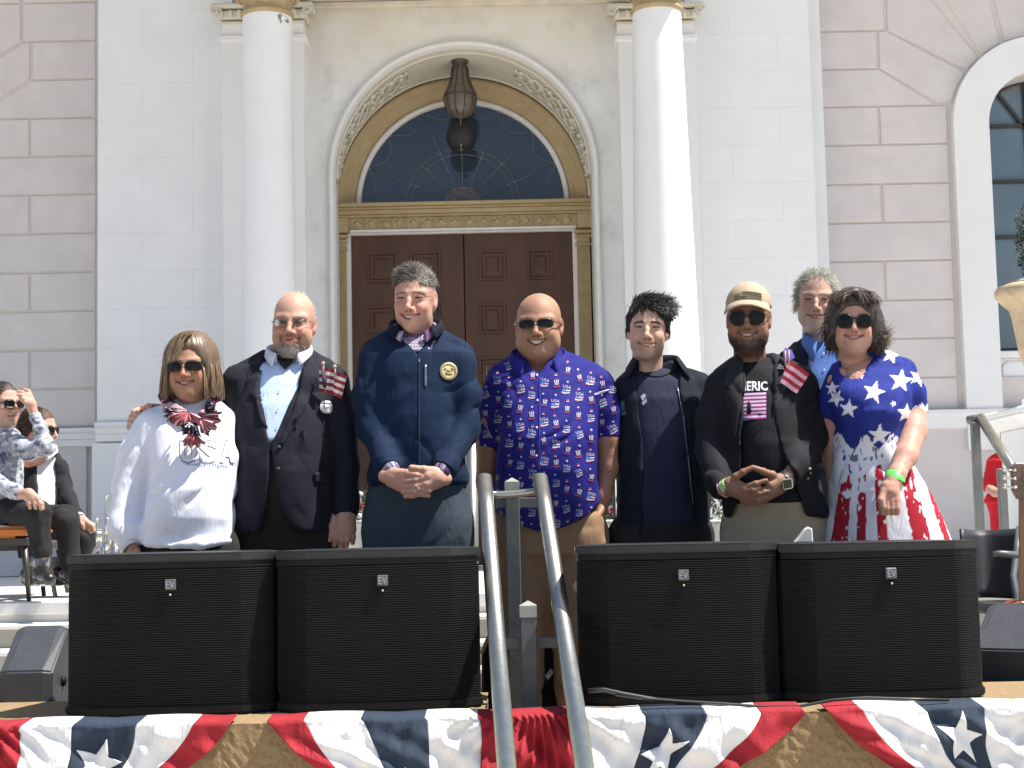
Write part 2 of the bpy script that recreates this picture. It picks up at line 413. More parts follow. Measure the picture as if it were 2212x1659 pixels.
xc, xd = X(1585, 400, DW), X(1690, 400, DW)
rz2 = [z for z in rz2 if z > zb2 + .1]
pierR = pier(xRi - .02, X(1760, 400, DW), DW, 'right_pier', [[xc], [xd]], rz2, bld)
MB().box(X(1760, 400, DW) - .01, X(1785, 400, DW + .2), DW + .2, DW + .9, FLOOR, ZTOP).build('pier_return', M_WHITE, bld)
course(xL, xLi, DW - .012, zb2 + .01, pierL); course(xRi, X(1760, 400, DW), DW - .012, zb2 + .03, pierR)
MB().box(xL - .03, xLi, DW - .05, DW + .1, FLOOR, zb2 - .01).build('plinth', M_WHITE, pierL, bevel=.004)
MB().box(xRi, X(1760, 400, DW) + .03, DW - .05, DW + .1, FLOOR, zb2 + .01).build('plinth', M_WHITE, pierR, bevel=.004)

# central bay with the arch
bx0, bx1 = xLi, xRi
zspr = Z(1001, 372, DW); ac = X(1001, 372, DW); R1 = 285.5 / ppm(DW)
DB = 13.75
cb = at(999, 437, DB); R2 = 280.0 / ppm(DB)
bay = MB()
bay.box(bx0, ac - R1 - .04, DW + .05, DW + .9, FLOOR, ZTOP); bay.box(ac + R1 + .04, bx1, DW + .05, DW + .9, FLOOR, ZTOP)
bay.prism([(ac - R1 - .04, ZTOP), (ac - R1 - .04, zspr)] + arch_pts(ac, zspr, R1 + .04, 48)[1:-1] + [(ac + R1 + .04, zspr), (ac + R1 + .04, ZTOP)], DW + .05, DW + .4)
bay = bay.build('central_bay', M_BAY, bld)
# moulded white archivolt edge and jambs
prof = [(.045, .05), (.045, -.0), (.03, -.012), (.012, -.012), (.0, 0), (0, .03), (-.012, .045), (-.012, .07)]
def sweep(prof, cx, cz, R, zfoot, Y, n=56):
    rings = []
    for off, dy in prof:
        r = R + off; rings.append([(cx - r, Y + dy, zfoot)] + [(x, Y + dy, z) for x, z in arch_pts(cx, cz, r, n)] + [(cx + r, Y + dy, zfoot)])
    return rings
MB().loft(sweep(prof, ac, zspr, R1, FLOOR, DW)).build('archivolt', M_WHITEFRAME, bay)
# soffit loft from the front arch to the back arch (carved cream band)
n = 56
fr = [(ac - R1 + .01, DW + .06, FLOOR)] + [(x, DW + .06, z) for x, z in arch_pts(ac, zspr, R1 - .012, n)] + [(ac + R1 - .01, DW + .06, FLOOR)]
bk = [(cb.x - R2, DB, FLOOR)] + [(x, DB, z) for x, z in arch_pts(cb.x, cb.z, R2, n)] + [(cb.x + R2, DB, FLOOR)]
mid = lambda t: [tuple(Vector(a).lerp(Vector(b), t)) for a, b in zip(fr, bk)]
MB().loft([mid(t) for t in (0, .12, .5, .88, 1)]).build('soffit', M_SOFFIT, bay)
def sof(t, i, off=.02):       # point on the soffit, moved inwards
    p = Vector(fr[i]).lerp(Vector(bk[i]), t); c = Vector((ac, p.y, zspr)); q = (c - p); q.y = 0; q.normalize(); return p + q * off
for t in (.10, .90):
    MB().tube([sof(t, i, .008) for i in range(1, n + 2)], .012, 6).build('soffit_moulding', M_SOFFIT, bay)
# carved foliage scrolls on the soffit
rs = random.Random(3)
for sgn, base in ((1, 0), (-1, 0)):
    for (ia, ib) in ((8, 20), (2, 7)):
        mbx = MB()
        for kk in range(3 if ib > 10 else 2):
            pts = []
            for q in range(15):
                i = ia + (ib - ia) * q / 14; i0 = int(i); fq = i - i0
                j0 = i0 + 1; j1 = i0 + 2
                if sgn < 0: j0, j1 = n + 2 - j0, n + 2 - j1
                t = .5 + .24 * math.sin(q * .9 + kk * 2.1)
                pts.append(sof(t, j0, .012).lerp(sof(t, j1, .012), fq))
            mbx.tube(pts, [.008 + .010 * abs(math.sin(q * 1.3 + kk)) for q in range(15)], 6)
            for q in range(1, 14, 2):
                p = pts[q]; mbx.ball(p, .022 + .012 * rs.random(), 8, 5, (1, 1.6, .7))
        mbx.build('carved_scroll', M_SOFFIT, bay)
# medallion behind the lamp
for i in (26, 32):
    pass
# gold inner arch, stepped moulding
gp = [(0, 0), (-.008, -.03), (-.035, -.045), (-.05, -.02), (-.075, -.02), (-.085, -.0), (-.10, .012), (-.125, .012), (-.135, .035), (-.15, .04), (-.175, .04), (-.185, .06)]
MB().loft(sweep(gp, cb.x, cb.z, R2, cb.z - .03, DB + .02)).build('gold_arch', M_GOLD, bay)
R3 = R2 - .185
wf = [(0, .06), (0, .03), (-.012, .025), (-.040, .025), (-.046, .04), (-.046, .10)]
MB().loft(sweep(wf, cb.x, cb.z, R3 + .003, cb.z - .03, DB + .02)).build('white_arch_frame', M_WHITEFRAME, bay)
RG = R3 - .04
DG = DB + .10
fan = MB().prism([(x, z) for x, z in arch_pts(cb.x, cb.z, RG + .01, 48)], DG, DG + .02).build('fanlight', mat('fanlight_glass', (.026, .036, .052), .07, spec=.6, coat=.15, noise=.5, nscale=.9), bay)
MB().box(cb.x - R2 - .4, cb.x + R2 + .4, DG + .3, DG + .35, FLOOR, cb.z + R2 + .3).build('back_panel', M_DARK, bay)
# leaded tracery
ld = MB(); rc = RG * .62
yL = DG - .008
for k in range(9):
    a = PI * (k + .5) / 9 if False else PI * k / 8
    if k in (0, 8): continue
    ca, sa = math.cos(a), math.sin(a)
    ld.tube([(cb.x + ca * RG * .17, yL, cb.z + sa * RG * .17), (cb.x + ca * RG, yL, cb.z + sa * RG)], .0035, 5)
    for rr_ in (.50, .56, 1.0): ld.ball((cb.x + ca * RG * rr_ * .985, yL, cb.z + sa * RG * rr_ * .985), .010, 6, 4)
for rr_ in (.50, .56): ld.tube([(cb.x + math.cos(PI * i / 40) * RG * rr_, yL, cb.z + math.sin(PI * i / 40) * RG * rr_) for i in range(41)], .003, 5)
for k in range(8):           # festoons hanging between the spokes at the rim
    a0, a1 = PI * k / 8, PI * (k + 1) / 8; pts = []
    for q in range(11):
        a = a0 + (a1 - a0) * q / 10; r = RG * (1 - .13 * math.sin(PI * q / 10)); pts.append((cb.x + math.cos(a) * r, yL, cb.z + math.sin(a) * r))
    ld.tube(pts, .003, 5)
for r in (.17, .10):
    ld.tube([(cb.x + math.cos(PI * i / 20) * RG * r, yL, cb.z + math.sin(PI * i / 20) * RG * r) for i in range(21)], .005, 5)
for k in range(1, 12):
    a = PI * k / 12; ld.tube([(cb.x + math.cos(a) * RG * .04, yL, cb.z + math.sin(a) * RG * .04), (cb.x + math.cos(a) * RG * .17, yL, cb.z + math.sin(a) * RG * .17)], .004, 5)
ld.build('lead_tracery', M_LEAD, fan)
MB().add([(cb.x + math.cos(PI * i / 20) * RG * .17, yL + .004, cb.z + math.sin(PI * i / 20) * RG * .17) for i in range(21)], [tuple(range(21))]).build('sunburst_pane', mat('purple_grey_pane', (.10, .085, .10), .2), fan)
# entablature between fanlight and door
def band(py0, py1, dy, name, m, bev=.006, x0=722, x1=1277):
    z1, z0 = Z(999, py0, DB), Z(999, py1, DB)
    MB().box(X(x0, py0, DB), X(x1, py0, DB), DB - dy, DB + .14, z0, z1).build(name, m, bay, bevel=bev)
band(438, 446, .10, 'cornice', M_GOLD); band(446, 451, .075, 'cornice', M_GOLDPALE); band(451, 461, .055, 'cornice', M_GOLD); band(461, 466, .035, 'cornice', M_GOLDPALE)
band(466, 492, .0, 'frieze', M_GOLDPALE, x0=752, x1=1247); band(492, 498, .02, 'frieze_edge', M_WHITEFRAME, x0=755, x1=1245)
for sx0, sx1 in ((720, 753), (1246, 1280)):
    band(466, 498, .03, 'corner_block', M_GOLD, x0=sx0, x1=sx1)
for k in range(16):
    cx = 772 + k * 30.3; c = at(cx, lev(cx, 479.5, 999), DB); w, h = .042, .040
    MB().prism([(c.x - w, c.z), (c.x, c.z - h), (c.x + w, c.z), (c.x, c.z + h)], DB - .016, DB + .001, bev=.012).build('diamond_boss', M_GOLDPALE, bay)
    if k < 15:
        m2 = MB()
        for q in (-.012, 0, .012): m2.box(c.x + 15.1 / ppm(DB) + q - .003, c.x + 15.1 / ppm(DB) + q + .003, DB - .008, DB + .001, c.z - .038, c.z + .038)
        m2.build('flute_group', M_GOLD, bay)
# side pilasters of the door (fluted gold) and white door frame
zdt = Z(999, 499, DB)
for s, (sx0, sx1) in ((-1, (722, 750)), (1, (1250, 1279))):
    x0, x1 = X(sx0, 700, DB), X(sx1, 700, DB)
    p = MB().box(x0, x1, DB - .0, DB + .1, FLOOR, zdt).build('door_pilaster', M_GOLD, bay, bevel=.004)
    nfl = 6
    for k in range(nfl):
        xx = x0 + (x1 - x0) * (k + .5) / nfl
        MB().box(xx - .0045, xx + .0045, DB - .009, DB + .001, FLOOR + .2, Z(999, 536, DB)).build('flute', M_GOLDPALE, p, bevel=.002)
    for py, hh, e in ((503, 6, .02), (513, 6, .012), (531, 5, .012)):
        MB().box(x0 - e, x1 + e, DB - .012 - e, DB + .02, Z(999, py + hh, DB), Z(999, py, DB)).build('capital_band', M_GOLDPALE, p, bevel=.004)
    xs0 = x1 if s < 0 else x0 - .035
    MB().box(xs0, xs0 + .035, DB + .03, DB + .14, FLOOR, zdt).build('door_frame', M_WHITEFRAME, bay)
MB().box(X(750, 499, DB), X(1250, 499, DB), DB + .035, DB + .14, Z(999, 501, DB), zdt + .01).build('door_frame', M_WHITEFRAME, bay)
# door leaves with raised panels
dx0, dxm, dx1 = X(757, 600, DB + .1), X(1003, 600, DB + .1), X(1246, 600, DB + .1)
YD = DB + .09
zdoor = Z(999, 500, YD)
for a, b, pcols in ((dx0, dxm - .004, ((792, 858), (885, 952))), (dxm + .004, dx1, ((1034, 1092), (1138, 1194)))):
    lf = MB().box(a, b, YD, YD + .06, FLOOR, zdoor).build('door_leaf', M_DOOR, bay, bevel=.003)
    for (p0, p1) in pcols:
        for (q0, q1) in ((541, 607), (656, 722), (772, 838), (888, 954), (1004, 1070)):
            x0, x1, z0, z1 = X(p0, q0, YD), X(p1, q0, YD), Z(1000, q1, YD), Z(1000, q0, YD)
            fm = MB()
            rings = []
            for e, dy in ((0, .0), (.002, -.016), (.022, -.016), (.032, .002), (.05, .004), (.075, -.010)):
                rings.append([(x0 + e, YD + dy, z0 + e), (x1 - e, YD + dy, z0 + e), (x1 - e, YD + dy, z1 - e), (x0 + e, YD + dy, z1 - e)])
            fm.loft(rings, closed=True, smooth=False); k = len(fm.v); fm.f.append((k - 4, k - 3, k - 2, k - 1)); fm.sm.append(False)
            fm.build('door_panel', M_DOOR, lf)
    for py in (560, 720):
        hx = a if a == dx0 else b
        MB().tube([(hx, YD - .02, Z(1000, py + 16, YD)), (hx, YD - .02, Z(1000, py, YD))], .011, 8).build('hinge', M_BRONZE, lf)
pn = MB(); c = at(1058, 800, YD - .004); pn.box(c.x - .03, c.x + .03, YD - .006, YD - .002, c.z - .05, c.z + .045)
tag(pn.build('paper_notice', mat('white_paper', (.8, .8, .8), .8)), 'small white paper notice taped to the wooden door', 'notice')
# antae (flat pilasters behind the columns) with ionic-like caps
def anta(px0, px1, name, capL, capR):
    x0, x1 = X(px0, 300, DW), X(px1, 300, DW)
    o = MB().box(x0, x1, DW - .14, DW + .06, FLOOR, Z(px0, 62, DW)).build(name, M_WHITE, bld, bevel=.006)
    zt = Z(px0, 96, DW)
    MB().box(x0 - .025, x1 + .025, DW - .165, DW + .05, zt - .02, zt + .03).build('necking', M_WHITE, o, bevel=.008)
    z1 = Z(px0, 66, DW)
    cp = MB().box(x0 - .01, x1 + .01, DW - .15, DW + .05, z1, z1 + .035).box(x0 - .03, x1 + .03, DW - .17, DW + .05, z1 + .045, z1 + .12).box(x0 - .085, x1 + .085, DW - .21, DW + .05, z1 + .13, z1 + .17)
    cp.build('capital', M_SOFFIT, o, bevel=.01)
    eg = MB()
    nn = max(3, int((x1 - x0) / .075))
    for k in range(nn + 1):
        xx = x0 + (x1 - x0) * k / nn; eg.ball((xx, DW - .175, z1 + .085), .034, 8, 6, (.72, .6, 1.1))
    eg.build('egg_moulding', M_SOFFIT, o)
    for xx in (x0 - .045, x1 + .045):
        MB().tube([(xx + .045 * math.cos(a) * (1 - a / 12), DW - .20, z1 + .11 + .05 * math.sin(a) * (1 - a / 12)) for a in [i * .5 for i in range(20)]], .012, 6).build('volute', M_SOFFIT, o)

anta(487, 662, 'left_anta', 1, 0); anta(1338, 1502, 'right_anta', 0, 1)
# lintel beam over the bay
zl = Z(1000, 12, DW)
MB().box(bx0 + .5, bx1 - .5, DW - .02, DW + .1, zl, zl + .05).box(bx0 + .4, bx1 - .4, DW - .05, DW + .1, zl + .055, zl + .12).box(bx0 + .35, bx1 - .35, DW - .08, DW + .1, zl + .125, zl + .5).build('lintel_moulding', mat('lintel_cream', (.62, .57, .47), .7, noise=.15, nscale=5, bump=.3), bay, bevel=.006)

# columns: tapered shafts with gilded neck
def column(px0t, px1t, py_t, px0b, px1b, name, label):
    ct = at((px0t + px1t) / 2, py_t, DC); rt = (px1t - px0t) / 2 / ppm(DC)
    cbm = at((px0b + px1b) / 2, 760, DC); rb = (px1b - px0b) / 2 / ppm(DC)
    cx = (ct.x + cbm.x) / 2
    t = thing(name, label, 'column', (cx, DC, FLOOR))
    prof = []
    for i in range(25):
        u = i / 24; z = FLOOR + .2 + (ct.z - FLOOR - .2) * u
        zb = (cbm.z - FLOOR - .2) / (ct.z - FLOOR - .2)
        r = rb + (rt - rb) * (u - zb) / (1 - zb); prof.append((r, z))
    MB().lathe(prof, (cx, DC, 0), 64).build('shaft', M_COLUMN, t)
    MB().lathe([(rb * 1.05, FLOOR + .2), (rb * 1.25, FLOOR + .17), (rb * 1.3, FLOOR + .1), (rb * 1.3, FLOOR)], (cx, DC, 0), 48).build('base', M_COLUMN, t)
    z = ct.z
    MB().lathe([(rt * 1.0, z - .012), (rt * 1.05, z - .005), (rt * 1.09, z + .01), (rt * 1.09, z + .022), (rt * 1.03, z + .032), (rt * .97, z + .045), (rt * .97, z + .115),
                (rt * 1.03, z + .125), (rt * 1.18, z + .15), (rt * 1.3, z + .2), (rt * 1.32, z + .23), (rt * 1.2, z + .3)], (cx, DC, 0), 64).build('neck', M_GOLDPALE, t)
    eg = MB()
    for k in range(24):
        a = 2 * PI * k / 24; eg.ball((cx + rt * 1.2 * math.cos(a), DC + rt * 1.2 * math.sin(a), z + .17), .034, 8, 6, (.9, .9, 1.2))
    eg.build('egg_band', M_GOLD, t)
    rsx = MB(); 
    for s in (-1, 0, 1): rsx.ball((cx + s * .03, DC - rt * .97 - .002, z + .078), .02, 8, 6, (1.2, .4, .8))
    rsx.build('rosette', M_GOLDPALE, t)
    MB().box(cx - rt * 1.5, cx + rt * 1.5, DC - rt * 1.5, DC + rt * 1.5, z + .30, z + .42).build('abacus', M_GOLD, t, bevel=.01)
    return cx, rt, z + .42
cL = column(523, 632, 38, 523, 642, 'left_column', 'white round column left of the arched doorway with peeling paint patch at its top')
cR = column(1359, 1466, 28, 1375, 1518, 'right_column', 'white round column right of the doorway, its right side in full sun')
# entablature resting on the columns, mostly above the frame; upper block shaped to shade left column
et = MB().box(cL[0] - .32, cR[0] + .20, DC - .30, DW - .05, max(cL[2], cR[2]) + .002, max(cL[2], cR[2]) + .9).box(cL[0] - .75, cR[0] + .36, DC - 1.9, DW - .05, max(cL[2], cR[2]) + .902, max(cL[2], cR[2]) + 4.6)
et.build('shading_entablature', M_WHITE, bld, bevel=.01)
MB().box(-10, 10, DW - 1.1, DWING + 4, ZTOP + .01, ZTOP + .8).build('shading_roof_cornice', M_WHITE, bld, bevel=.02)  # unseen overhang, its depth set so that it shades the facade
MB().box(-10, 10, DWING + .7, DWING + 4, FLOOR, ZTOP).build('building_core', M_DARK, bld)
# paint loss patch on the left column
_c = at(577, 50, DC); _r = 54.5 / ppm(DC); _v = []
_rs = random.Random(9)
for (q, z_) in ((30, 46), (36, 44), (44, 46), (50, 50), (51, 57), (47, 60), (44, 56), (39, 58), (36, 66), (34, 59), (30, 52)):
    a_ = math.asin(q / 54.5 * .985); _v.append((cL[0] + _r * 1.014 * math.sin(a_), DC - _r * 1.014 * math.cos(a_), at(577, z_, DC).z))
_pp = MB().add(_v, [tuple(range(len(_v)))]).build('bare_patch', mat('bare_grey_render', (.24, .25, .26), .9, noise=.2, nscale=40), [o for o in bld.children_recursive + list(bpy.data.objects) if o.name == 'left_column'][0])
# hanging lantern
lc = at(995, 250, 13.35)
lt = thing('hanging_lantern', 'bronze urn-shaped lantern hanging in front of the fanlight', 'lamp', (lc.x, lc.y, lc.z))
def lz(py): return Z(995, py, 13.35)
u = 1 / ppm(13.35)
MB().lathe([(23 * u, lz(121)), (23 * u, lz(127)), (20 * u, lz(133)), (15 * u, lz(140)), (19 * u, lz(147)), (18 * u, lz(151))], (lc.x, lc.y, 0), 24).build('lantern_cap', M_BRONZE, lt)
MB().lathe([(17 * u, lz(151)), (19 * u, lz(165)), (24 * u, lz(182)), (32 * u, lz(198)), (36 * u, lz(212)), (33 * u, lz(228)), (28 * u, lz(242)), (17 * u, lz(251)), (4 * u, lz(256)), (0, lz(257))], (lc.x, lc.y, 0), 32).build('lantern_globe', M_BRONZE2, lt)
rb_ = MB()
for k in range(10):
    a = 2 * PI * k / 10
    rb_.tube([(lc.x + r * u * math.cos(a), lc.y + r * u * math.sin(a), lz(py)) for r, py in ((18, 151), (20, 165), (25, 182), (33, 198), (37, 212), (34, 228), (29, 242), (18, 251))], .004, 5)
rb_.lathe([(36.5 * u, lz(206)), (37.5 * u, lz(208)), (36.5 * u, lz(210))], (lc.x, lc.y, 0), 24)
rb_.build('lantern_rib', M_BRONZE, lt)
rod = MB().tube([(lc.x, lc.y, lz(256)), (lc.x, lc.y, lz(325))], .004, 6)
rod.build('finial_rod', mat('pale_rod', (.45, .43, .4), .4), lt)
MB().lathe([(3 * u, lz(320)), (9 * u, lz(323)), (3 * u, lz(328))], (lc.x, lc.y, 0), 16).build('finial', M_BRONZE, lt)
# lower dark smoke bell of the lantern
MB().lathe([(15 * u, lz(250)), (22 * u, lz(262)), (31 * u, lz(278)), (34 * u, lz(292)), (31 * u, lz(302)), (24 * u, lz(316)), (6 * u, lz(322)), (0, lz(323))], (lc.x, lc.y + .1, 0), 28).build('lantern_bowl', mat('black_lamp_metal', (.012, .012, .013), .6), lt)
# ------------------------------------------------------------------ stage things
M_BLACK = mat('black_speaker_paint', (.006, .006, .007), .55, noise=.2, nscale=30, bump=.3, bscale=300, spec=.25)
M_GRILLE = mat('black_steel_grille', (.011, .011, .0105), .42, spec=.3, bump=.6, bscale=700)
M_STEEL = mat('brushed_steel_rail', (.40, .39, .34), .32, metal=.9, noise=.12, nscale=40, bump=.15, bscale=90, stretch=(1, 1, .15))
M_POST = mat('grey_painted_post', (.085, .095, .10), .5, noise=.2, nscale=12, bump=.3)
M_RAILG = mat('dull_green_rail', (.16, .17, .16), .55, noise=.2, nscale=14)
M_STRAW = mat('coarse_straw_brown', (.40, .28, .145), .95, noise=.7, nscale=75, color2=(.22, .145, .07), bump=1.2, bscale=380, detail=3)
M_CLW = mat('white_bunting_cotton', (.78, .78, .78), .85, noise=.04, nscale=9, bump=.5, bscale=180, wrinkle=1.6)
M_CLR = mat('red_bunting_cotton', (.33, .012, .022), .85, noise=.15, nscale=9, bump=.5, bscale=180, wrinkle=1.4)
M_CLB = mat('navy_bunting_cotton', (.020, .034, .060), .85, noise=.2, nscale=9, bump=.5, bscale=180, wrinkle=1.4)
M_CABLE = mat('black_cable_rubber', (.02, .02, .02), .4)
M_SILVER = mat('polished_silver_brass', (.75, .72, .62), .12, metal=1)
M_BRASS = mat('brass_lacquer', (.62, .42, .14), .2, metal=1)

YS = 4.72
zst = at(600, 1540, YS).z
# platform
for (a, b, lab) in ((-40, 1046, 'left'), (1240, 2300, 'right')):
    x0, x1 = at(a - 400 if a < 0 else a, 1540, 4.6).x, at(b + (400 if b > 2212 else 0), 1540, 4.6).x
    bmx = bmesh.new()
    nx, nz = 150, 60; ztop = zst - .004
    me = MB()
    rows = []
    for j in range(nz + 1):
        r = []
        for i in range(nx + 1):
            x = x0 + (x1 - x0) * i / nx
            if j < 8: y = YS + .5 - (.5 + .22) * j / 8; z = ztop
            else: y = YS - .22; z = ztop - (j - 8) * .016
            r.append((x + random.uniform(-.002, .002), y - (random.random() ** 2 * .004 if j >= 8 else 0), z + (random.random() ** 3 * .003 if 4 < j < 10 else 0)))
        rows.append(r)
    me.loft(rows, smooth=False)
    p = me.build('straw_bale_platform', M_STRAW)
    tag(p, 'rough brown fibrous block under the two %s speakers, showing between the bunting' % lab, 'platform', 'rough blocks under the speakers')
    c = MB().box(x0, x1, YS - .20, YS + .5, 0, ztop - .02).build('core', M_STRAW, p)
# bales rest on the street: extend core to the ground is inside the box above

def speaker(pxl, pxr, pyt, pyb, rot, label, Y=YS):
    tl, tr = at(pxl, pyt[0], Y), at(pxr, pyt[1], Y)
    cx = (tl.x + tr.x) / 2; w = tr.x - tl.x; zt = (tl.z + tr.z) / 2; zb = zst
    t = thing('subwoofer_speaker', label, 'speaker', (cx, Y, zb), 'black subwoofers along the stage edge')
    R = Matrix.Rotation(rot, 3, 'Z'); D = .52
    def arc(inset_, bow, y_off, n=20):
        pts = []
        for i in range(n + 1):
            u = -1 + 2 * i / n; pts.append((u * (w / 2 - inset_), y_off - bow * (1 - u * u * .5) + 0.03 + max(0, abs(u) - .74) * w / 2 * .62))
        return pts
    def W_(x, y, z): p = R @ Vector((x, y, 0)); return (cx + p.x, Y + p.y, z)
    def slab(z0, z1, inset_, bow, yoff, name, m, bev=.006):
        a = arc(inset_, bow, yoff); back = [(w / 2 - inset_, D * .35), (w / 2 * .72, D), (-w / 2 * .72, D), (-w / 2 + inset_, D * .35)]
        P = a + back; n = len(P); v = [W_(x, y, z) for z in (z0, z1) for x, y in P]
        f = [tuple(range(n - 1, -1, -1)), tuple(range(n, 2 * n))] + [(i, (i + 1) % n, n + (i + 1) % n, n + i) for i in range(n)]
        return MB().add(v, f).build(name, m, t, bevel=bev, seg=2)
    bow = .045
    slab(zt - .026, zt, .0, bow, 0, 'top_cap', mat('sunlit_black_cap', (.014, .0145, .015), .5, noise=.3, nscale=25, bump=.4, bscale=200), .004); slab(zt - .045, zt - .0265, .006, bow, .004, 'top_lip', M_BLACK, .002)  # cap black is lightened: the bright sunlit top rim is painted in
    slab(zb, zb + .03, .0, bow, 0, 'base', M_BLACK); slab(zb + .0305, zt - .0455, .004, bow * .6, .03, 'cabinet', M_BLACK)
    g = MB(); z0, z1 = zb + .031, zt - .046; n = 58; rows = []
    for i in range(n):
        for (fr_, dy) in ((.0, .006), (.28, 0), (.60, 0), (.80, .006)):
            z = z0 + (z1 - z0) * (i + fr_) / n
            rows.append([W_(x, y + dy, z) for x, y in arc(.008, bow, .002, 28)])
    g.loft(rows, smooth=False).build('grille', M_GRILLE, t)
    # badge
    ub = .016
    bz = zt - .092; bxp = 0.012
    fy = -bow + .03 - .004
    def bad(x0, x1, y0, y1, z0, z1): return [W_(x, y, z) for z in (z0, z1) for y in (y0, y1) for x in (x0, x1)]
    bq = MB(); bq.add(bad(bxp - ub, bxp + ub, fy - .002, fy + .012, bz - ub, bz + ub), [(0, 2, 3, 1), (4, 5, 7, 6), (0, 1, 5, 4), (2, 6, 7, 3), (0, 4, 6, 2), (1, 3, 7, 5)])
    b = bq.build('badge', mat('badge_grey', (.10, .11, .12), .35), t, bevel=.002)
    lt_ = MB(); lm = mat('badge_letters', (.33, .34, .36), .4)
    yy = fy - .0045
    def st(a, c, wd=.0028):
        lt_.bar(W_(bxp + a[0], yy, bz + a[1]), W_(bxp + c[0], yy, bz + c[1]), wd, .002, up=(0, 1, 0))
    st((-.011, .009), (-.011, -.009)); st((-.011, .009), (-.001, .009)); st((-.011, .0), (-.002, .0)); st((-.011, -.009), (-.001, -.009))
    st((.001, .009), (.006, -.009)); st((.006, -.009), (.011, .009))
    lt_.build('letters', lm, b)
    MB().ball(W_(bxp, fy - .001, bz - .030), .0035, 8, 5).build('indicator', mat('led_off', (.5, .48, .42), .3), t)
    return t
speaker(133, 590, (1200, 1191), 0, .03, 'leftmost black subwoofer, nearest the seated musicians')
speaker(594, 1040, (1192, 1181), 0, .07, 'black subwoofer just left of the steel handrails')
speaker(1243, 1686, (1178, 1172), 0, -.02, 'black subwoofer just right of the steel handrails')
speaker(1688, 2132, (1174, 1168), 0, .05, 'rightmost black subwoofer, below the woman in the flag dress')

# ------------------------------------------------------------------ bunting
def wr(x, z, s=1.0):
    return (math.sin(x * 31 + z * 19 + 2 * math.sin(z * 23 + x * 5)) * .0055 + math.sin(x * 63 - z * 47 + 3 * math.sin(x * 17)) * .003 + math.sin(x * 11 + 40 * z + 2 * math.sin(x * 29)) * .004) * s
def fan(cxp, label):
    c = at(cxp, lev(cxp, 1556, 600), YS - .25); S = ppm(YS - .25)
    t = thing('bunting_fan', label, 'bunting', (c.x, YS - .25, c.z), 'flag bunting swags along the stage')
    rs = random.Random(int(cxp))
    ph = rs.random() * 6
    def pos(u, v):
        """u in px from the middle, v in px down from the top edge (negative: folded back over the edge)"""
        a = abs(u) / 580; k = .30 * a * (max(v, 0) / 230) ** 1.3 * 2.0 + .02
        x = u * (1 - k) / S
        vz = v if v > 0 else 0
        x += .010 * math.sin(u * .021 + ph + vz * .012)
        z = -vz / S - .010 * (1 - abs(math.sin(u * .0129 + ph))) * (1 if v > 0 else .6)
        if v <= 0: z += .003 + abs(v) * .00016
        y = -.015 - (vz / S) * .10
        pl = math.exp(-(a * 3.2) ** 2)       # pleats in the middle
        if v > 0:
            ang = math.atan2(u, v + 60)
            y += pl * .012 * math.sin(ang * 34) + wr(c.x + x, z + ph, min(1, vz / 30)) * 1.5
            y += .018 * math.sin(ang * 7 + ph) * min(1, vz / 70) + .006 * math.sin(u * .05 - vz * .09 + ph) * min(1, vz / 40)
        else: y = -.015 + abs(v) / S * 1.4
        return (c.x + x, YS - .25 + y, c.z + z)
    edges = [0, 112, 240, 368, 497, 582]
    cols = [('red_panel', M_CLR), ('white_panel', M_CLW), ('blue_panel', M_CLB), ('white_panel', M_CLW), ('red_panel', M_CLR)]
    vs = [-60, -25, 0, 4] + [4 + 8 * i for i in range(1, 34)]
    for b in range(5):
        for sgn in ((-1, 1) if b else (0,)):
            u0, u1 = (edges[b], edges[b + 1]) if b else (-112, 112)
            if b and sgn < 0: u0, u1 = -edges[b + 1], -edges[b]
            n = int(abs(u1 - u0) / 4)
            wob = lambda v: 7 * math.sin(v * .03 + ph) if v > 0 else 0
            rows = [[pos(u0 + (u1 - u0) * i / n + wob(v), v) for i in range(n + 1)] for v in vs]
            nm, m = cols[b]
            o = MB().loft(rows).build(nm, m, t)
            md = o.modifiers.new('thickness', 'SOLIDIFY'); md.thickness = .0015
            if nm == 'blue_panel':
                # appliqued star
                uc, vc, rr_ = (u0 + u1) / 2 + rs.uniform(-6, 5), {-70: 80, 1150: 86 if sgn > 0 else 146, 2355: 62}.get(int(cxp), 80), 58
                a0 = rs.uniform(-.25, .25)
                pts = [(uc + (rr_ if k % 2 == 0 else rr_ * .42) * math.sin(a0 + PI * k / 5), vc - (rr_ if k % 2 == 0 else rr_ * .42) * math.cos(a0 + PI * k / 5)) for k in range(10)]
                bm = bmesh.new(); vv = [bm.verts.new((x, y, 0)) for x, y in pts]; cc = bm.verts.new((uc, vc, 0))
                for k in range(10): bm.faces.new((vv[k], vv[(k + 1) % 10], cc))
                bmesh.ops.subdivide_edges(bm, edges=bm.edges[:], cuts=5, use_grid_fill=True)
                for v in bm.verts:
                    q = pos(v.co.x + wob(v.co.y), max(v.co.y, 1)); v.co = (q[0], q[1] - .0035, q[2])
                bmesh.ops.recalc_face_normals(bm, faces=bm.faces)
                me = bpy.data.meshes.new('star'); bm.to_mesh(me); bm.free()
                for p in me.polygons: p.use_smooth = True
                so_ = link('star', me, M_CLW, t)
                so_.modifiers.new('thickness', 'SOLIDIFY').thickness = .001
    return t
fan(-70, 'red white and blue bunting swag at the left end, below the leftmost speaker')
fan(1150, 'middle red white and blue bunting swag with pleated red centre between the handrails')
fan(2355, 'red white and blue bunting swag at the right end of the stage')
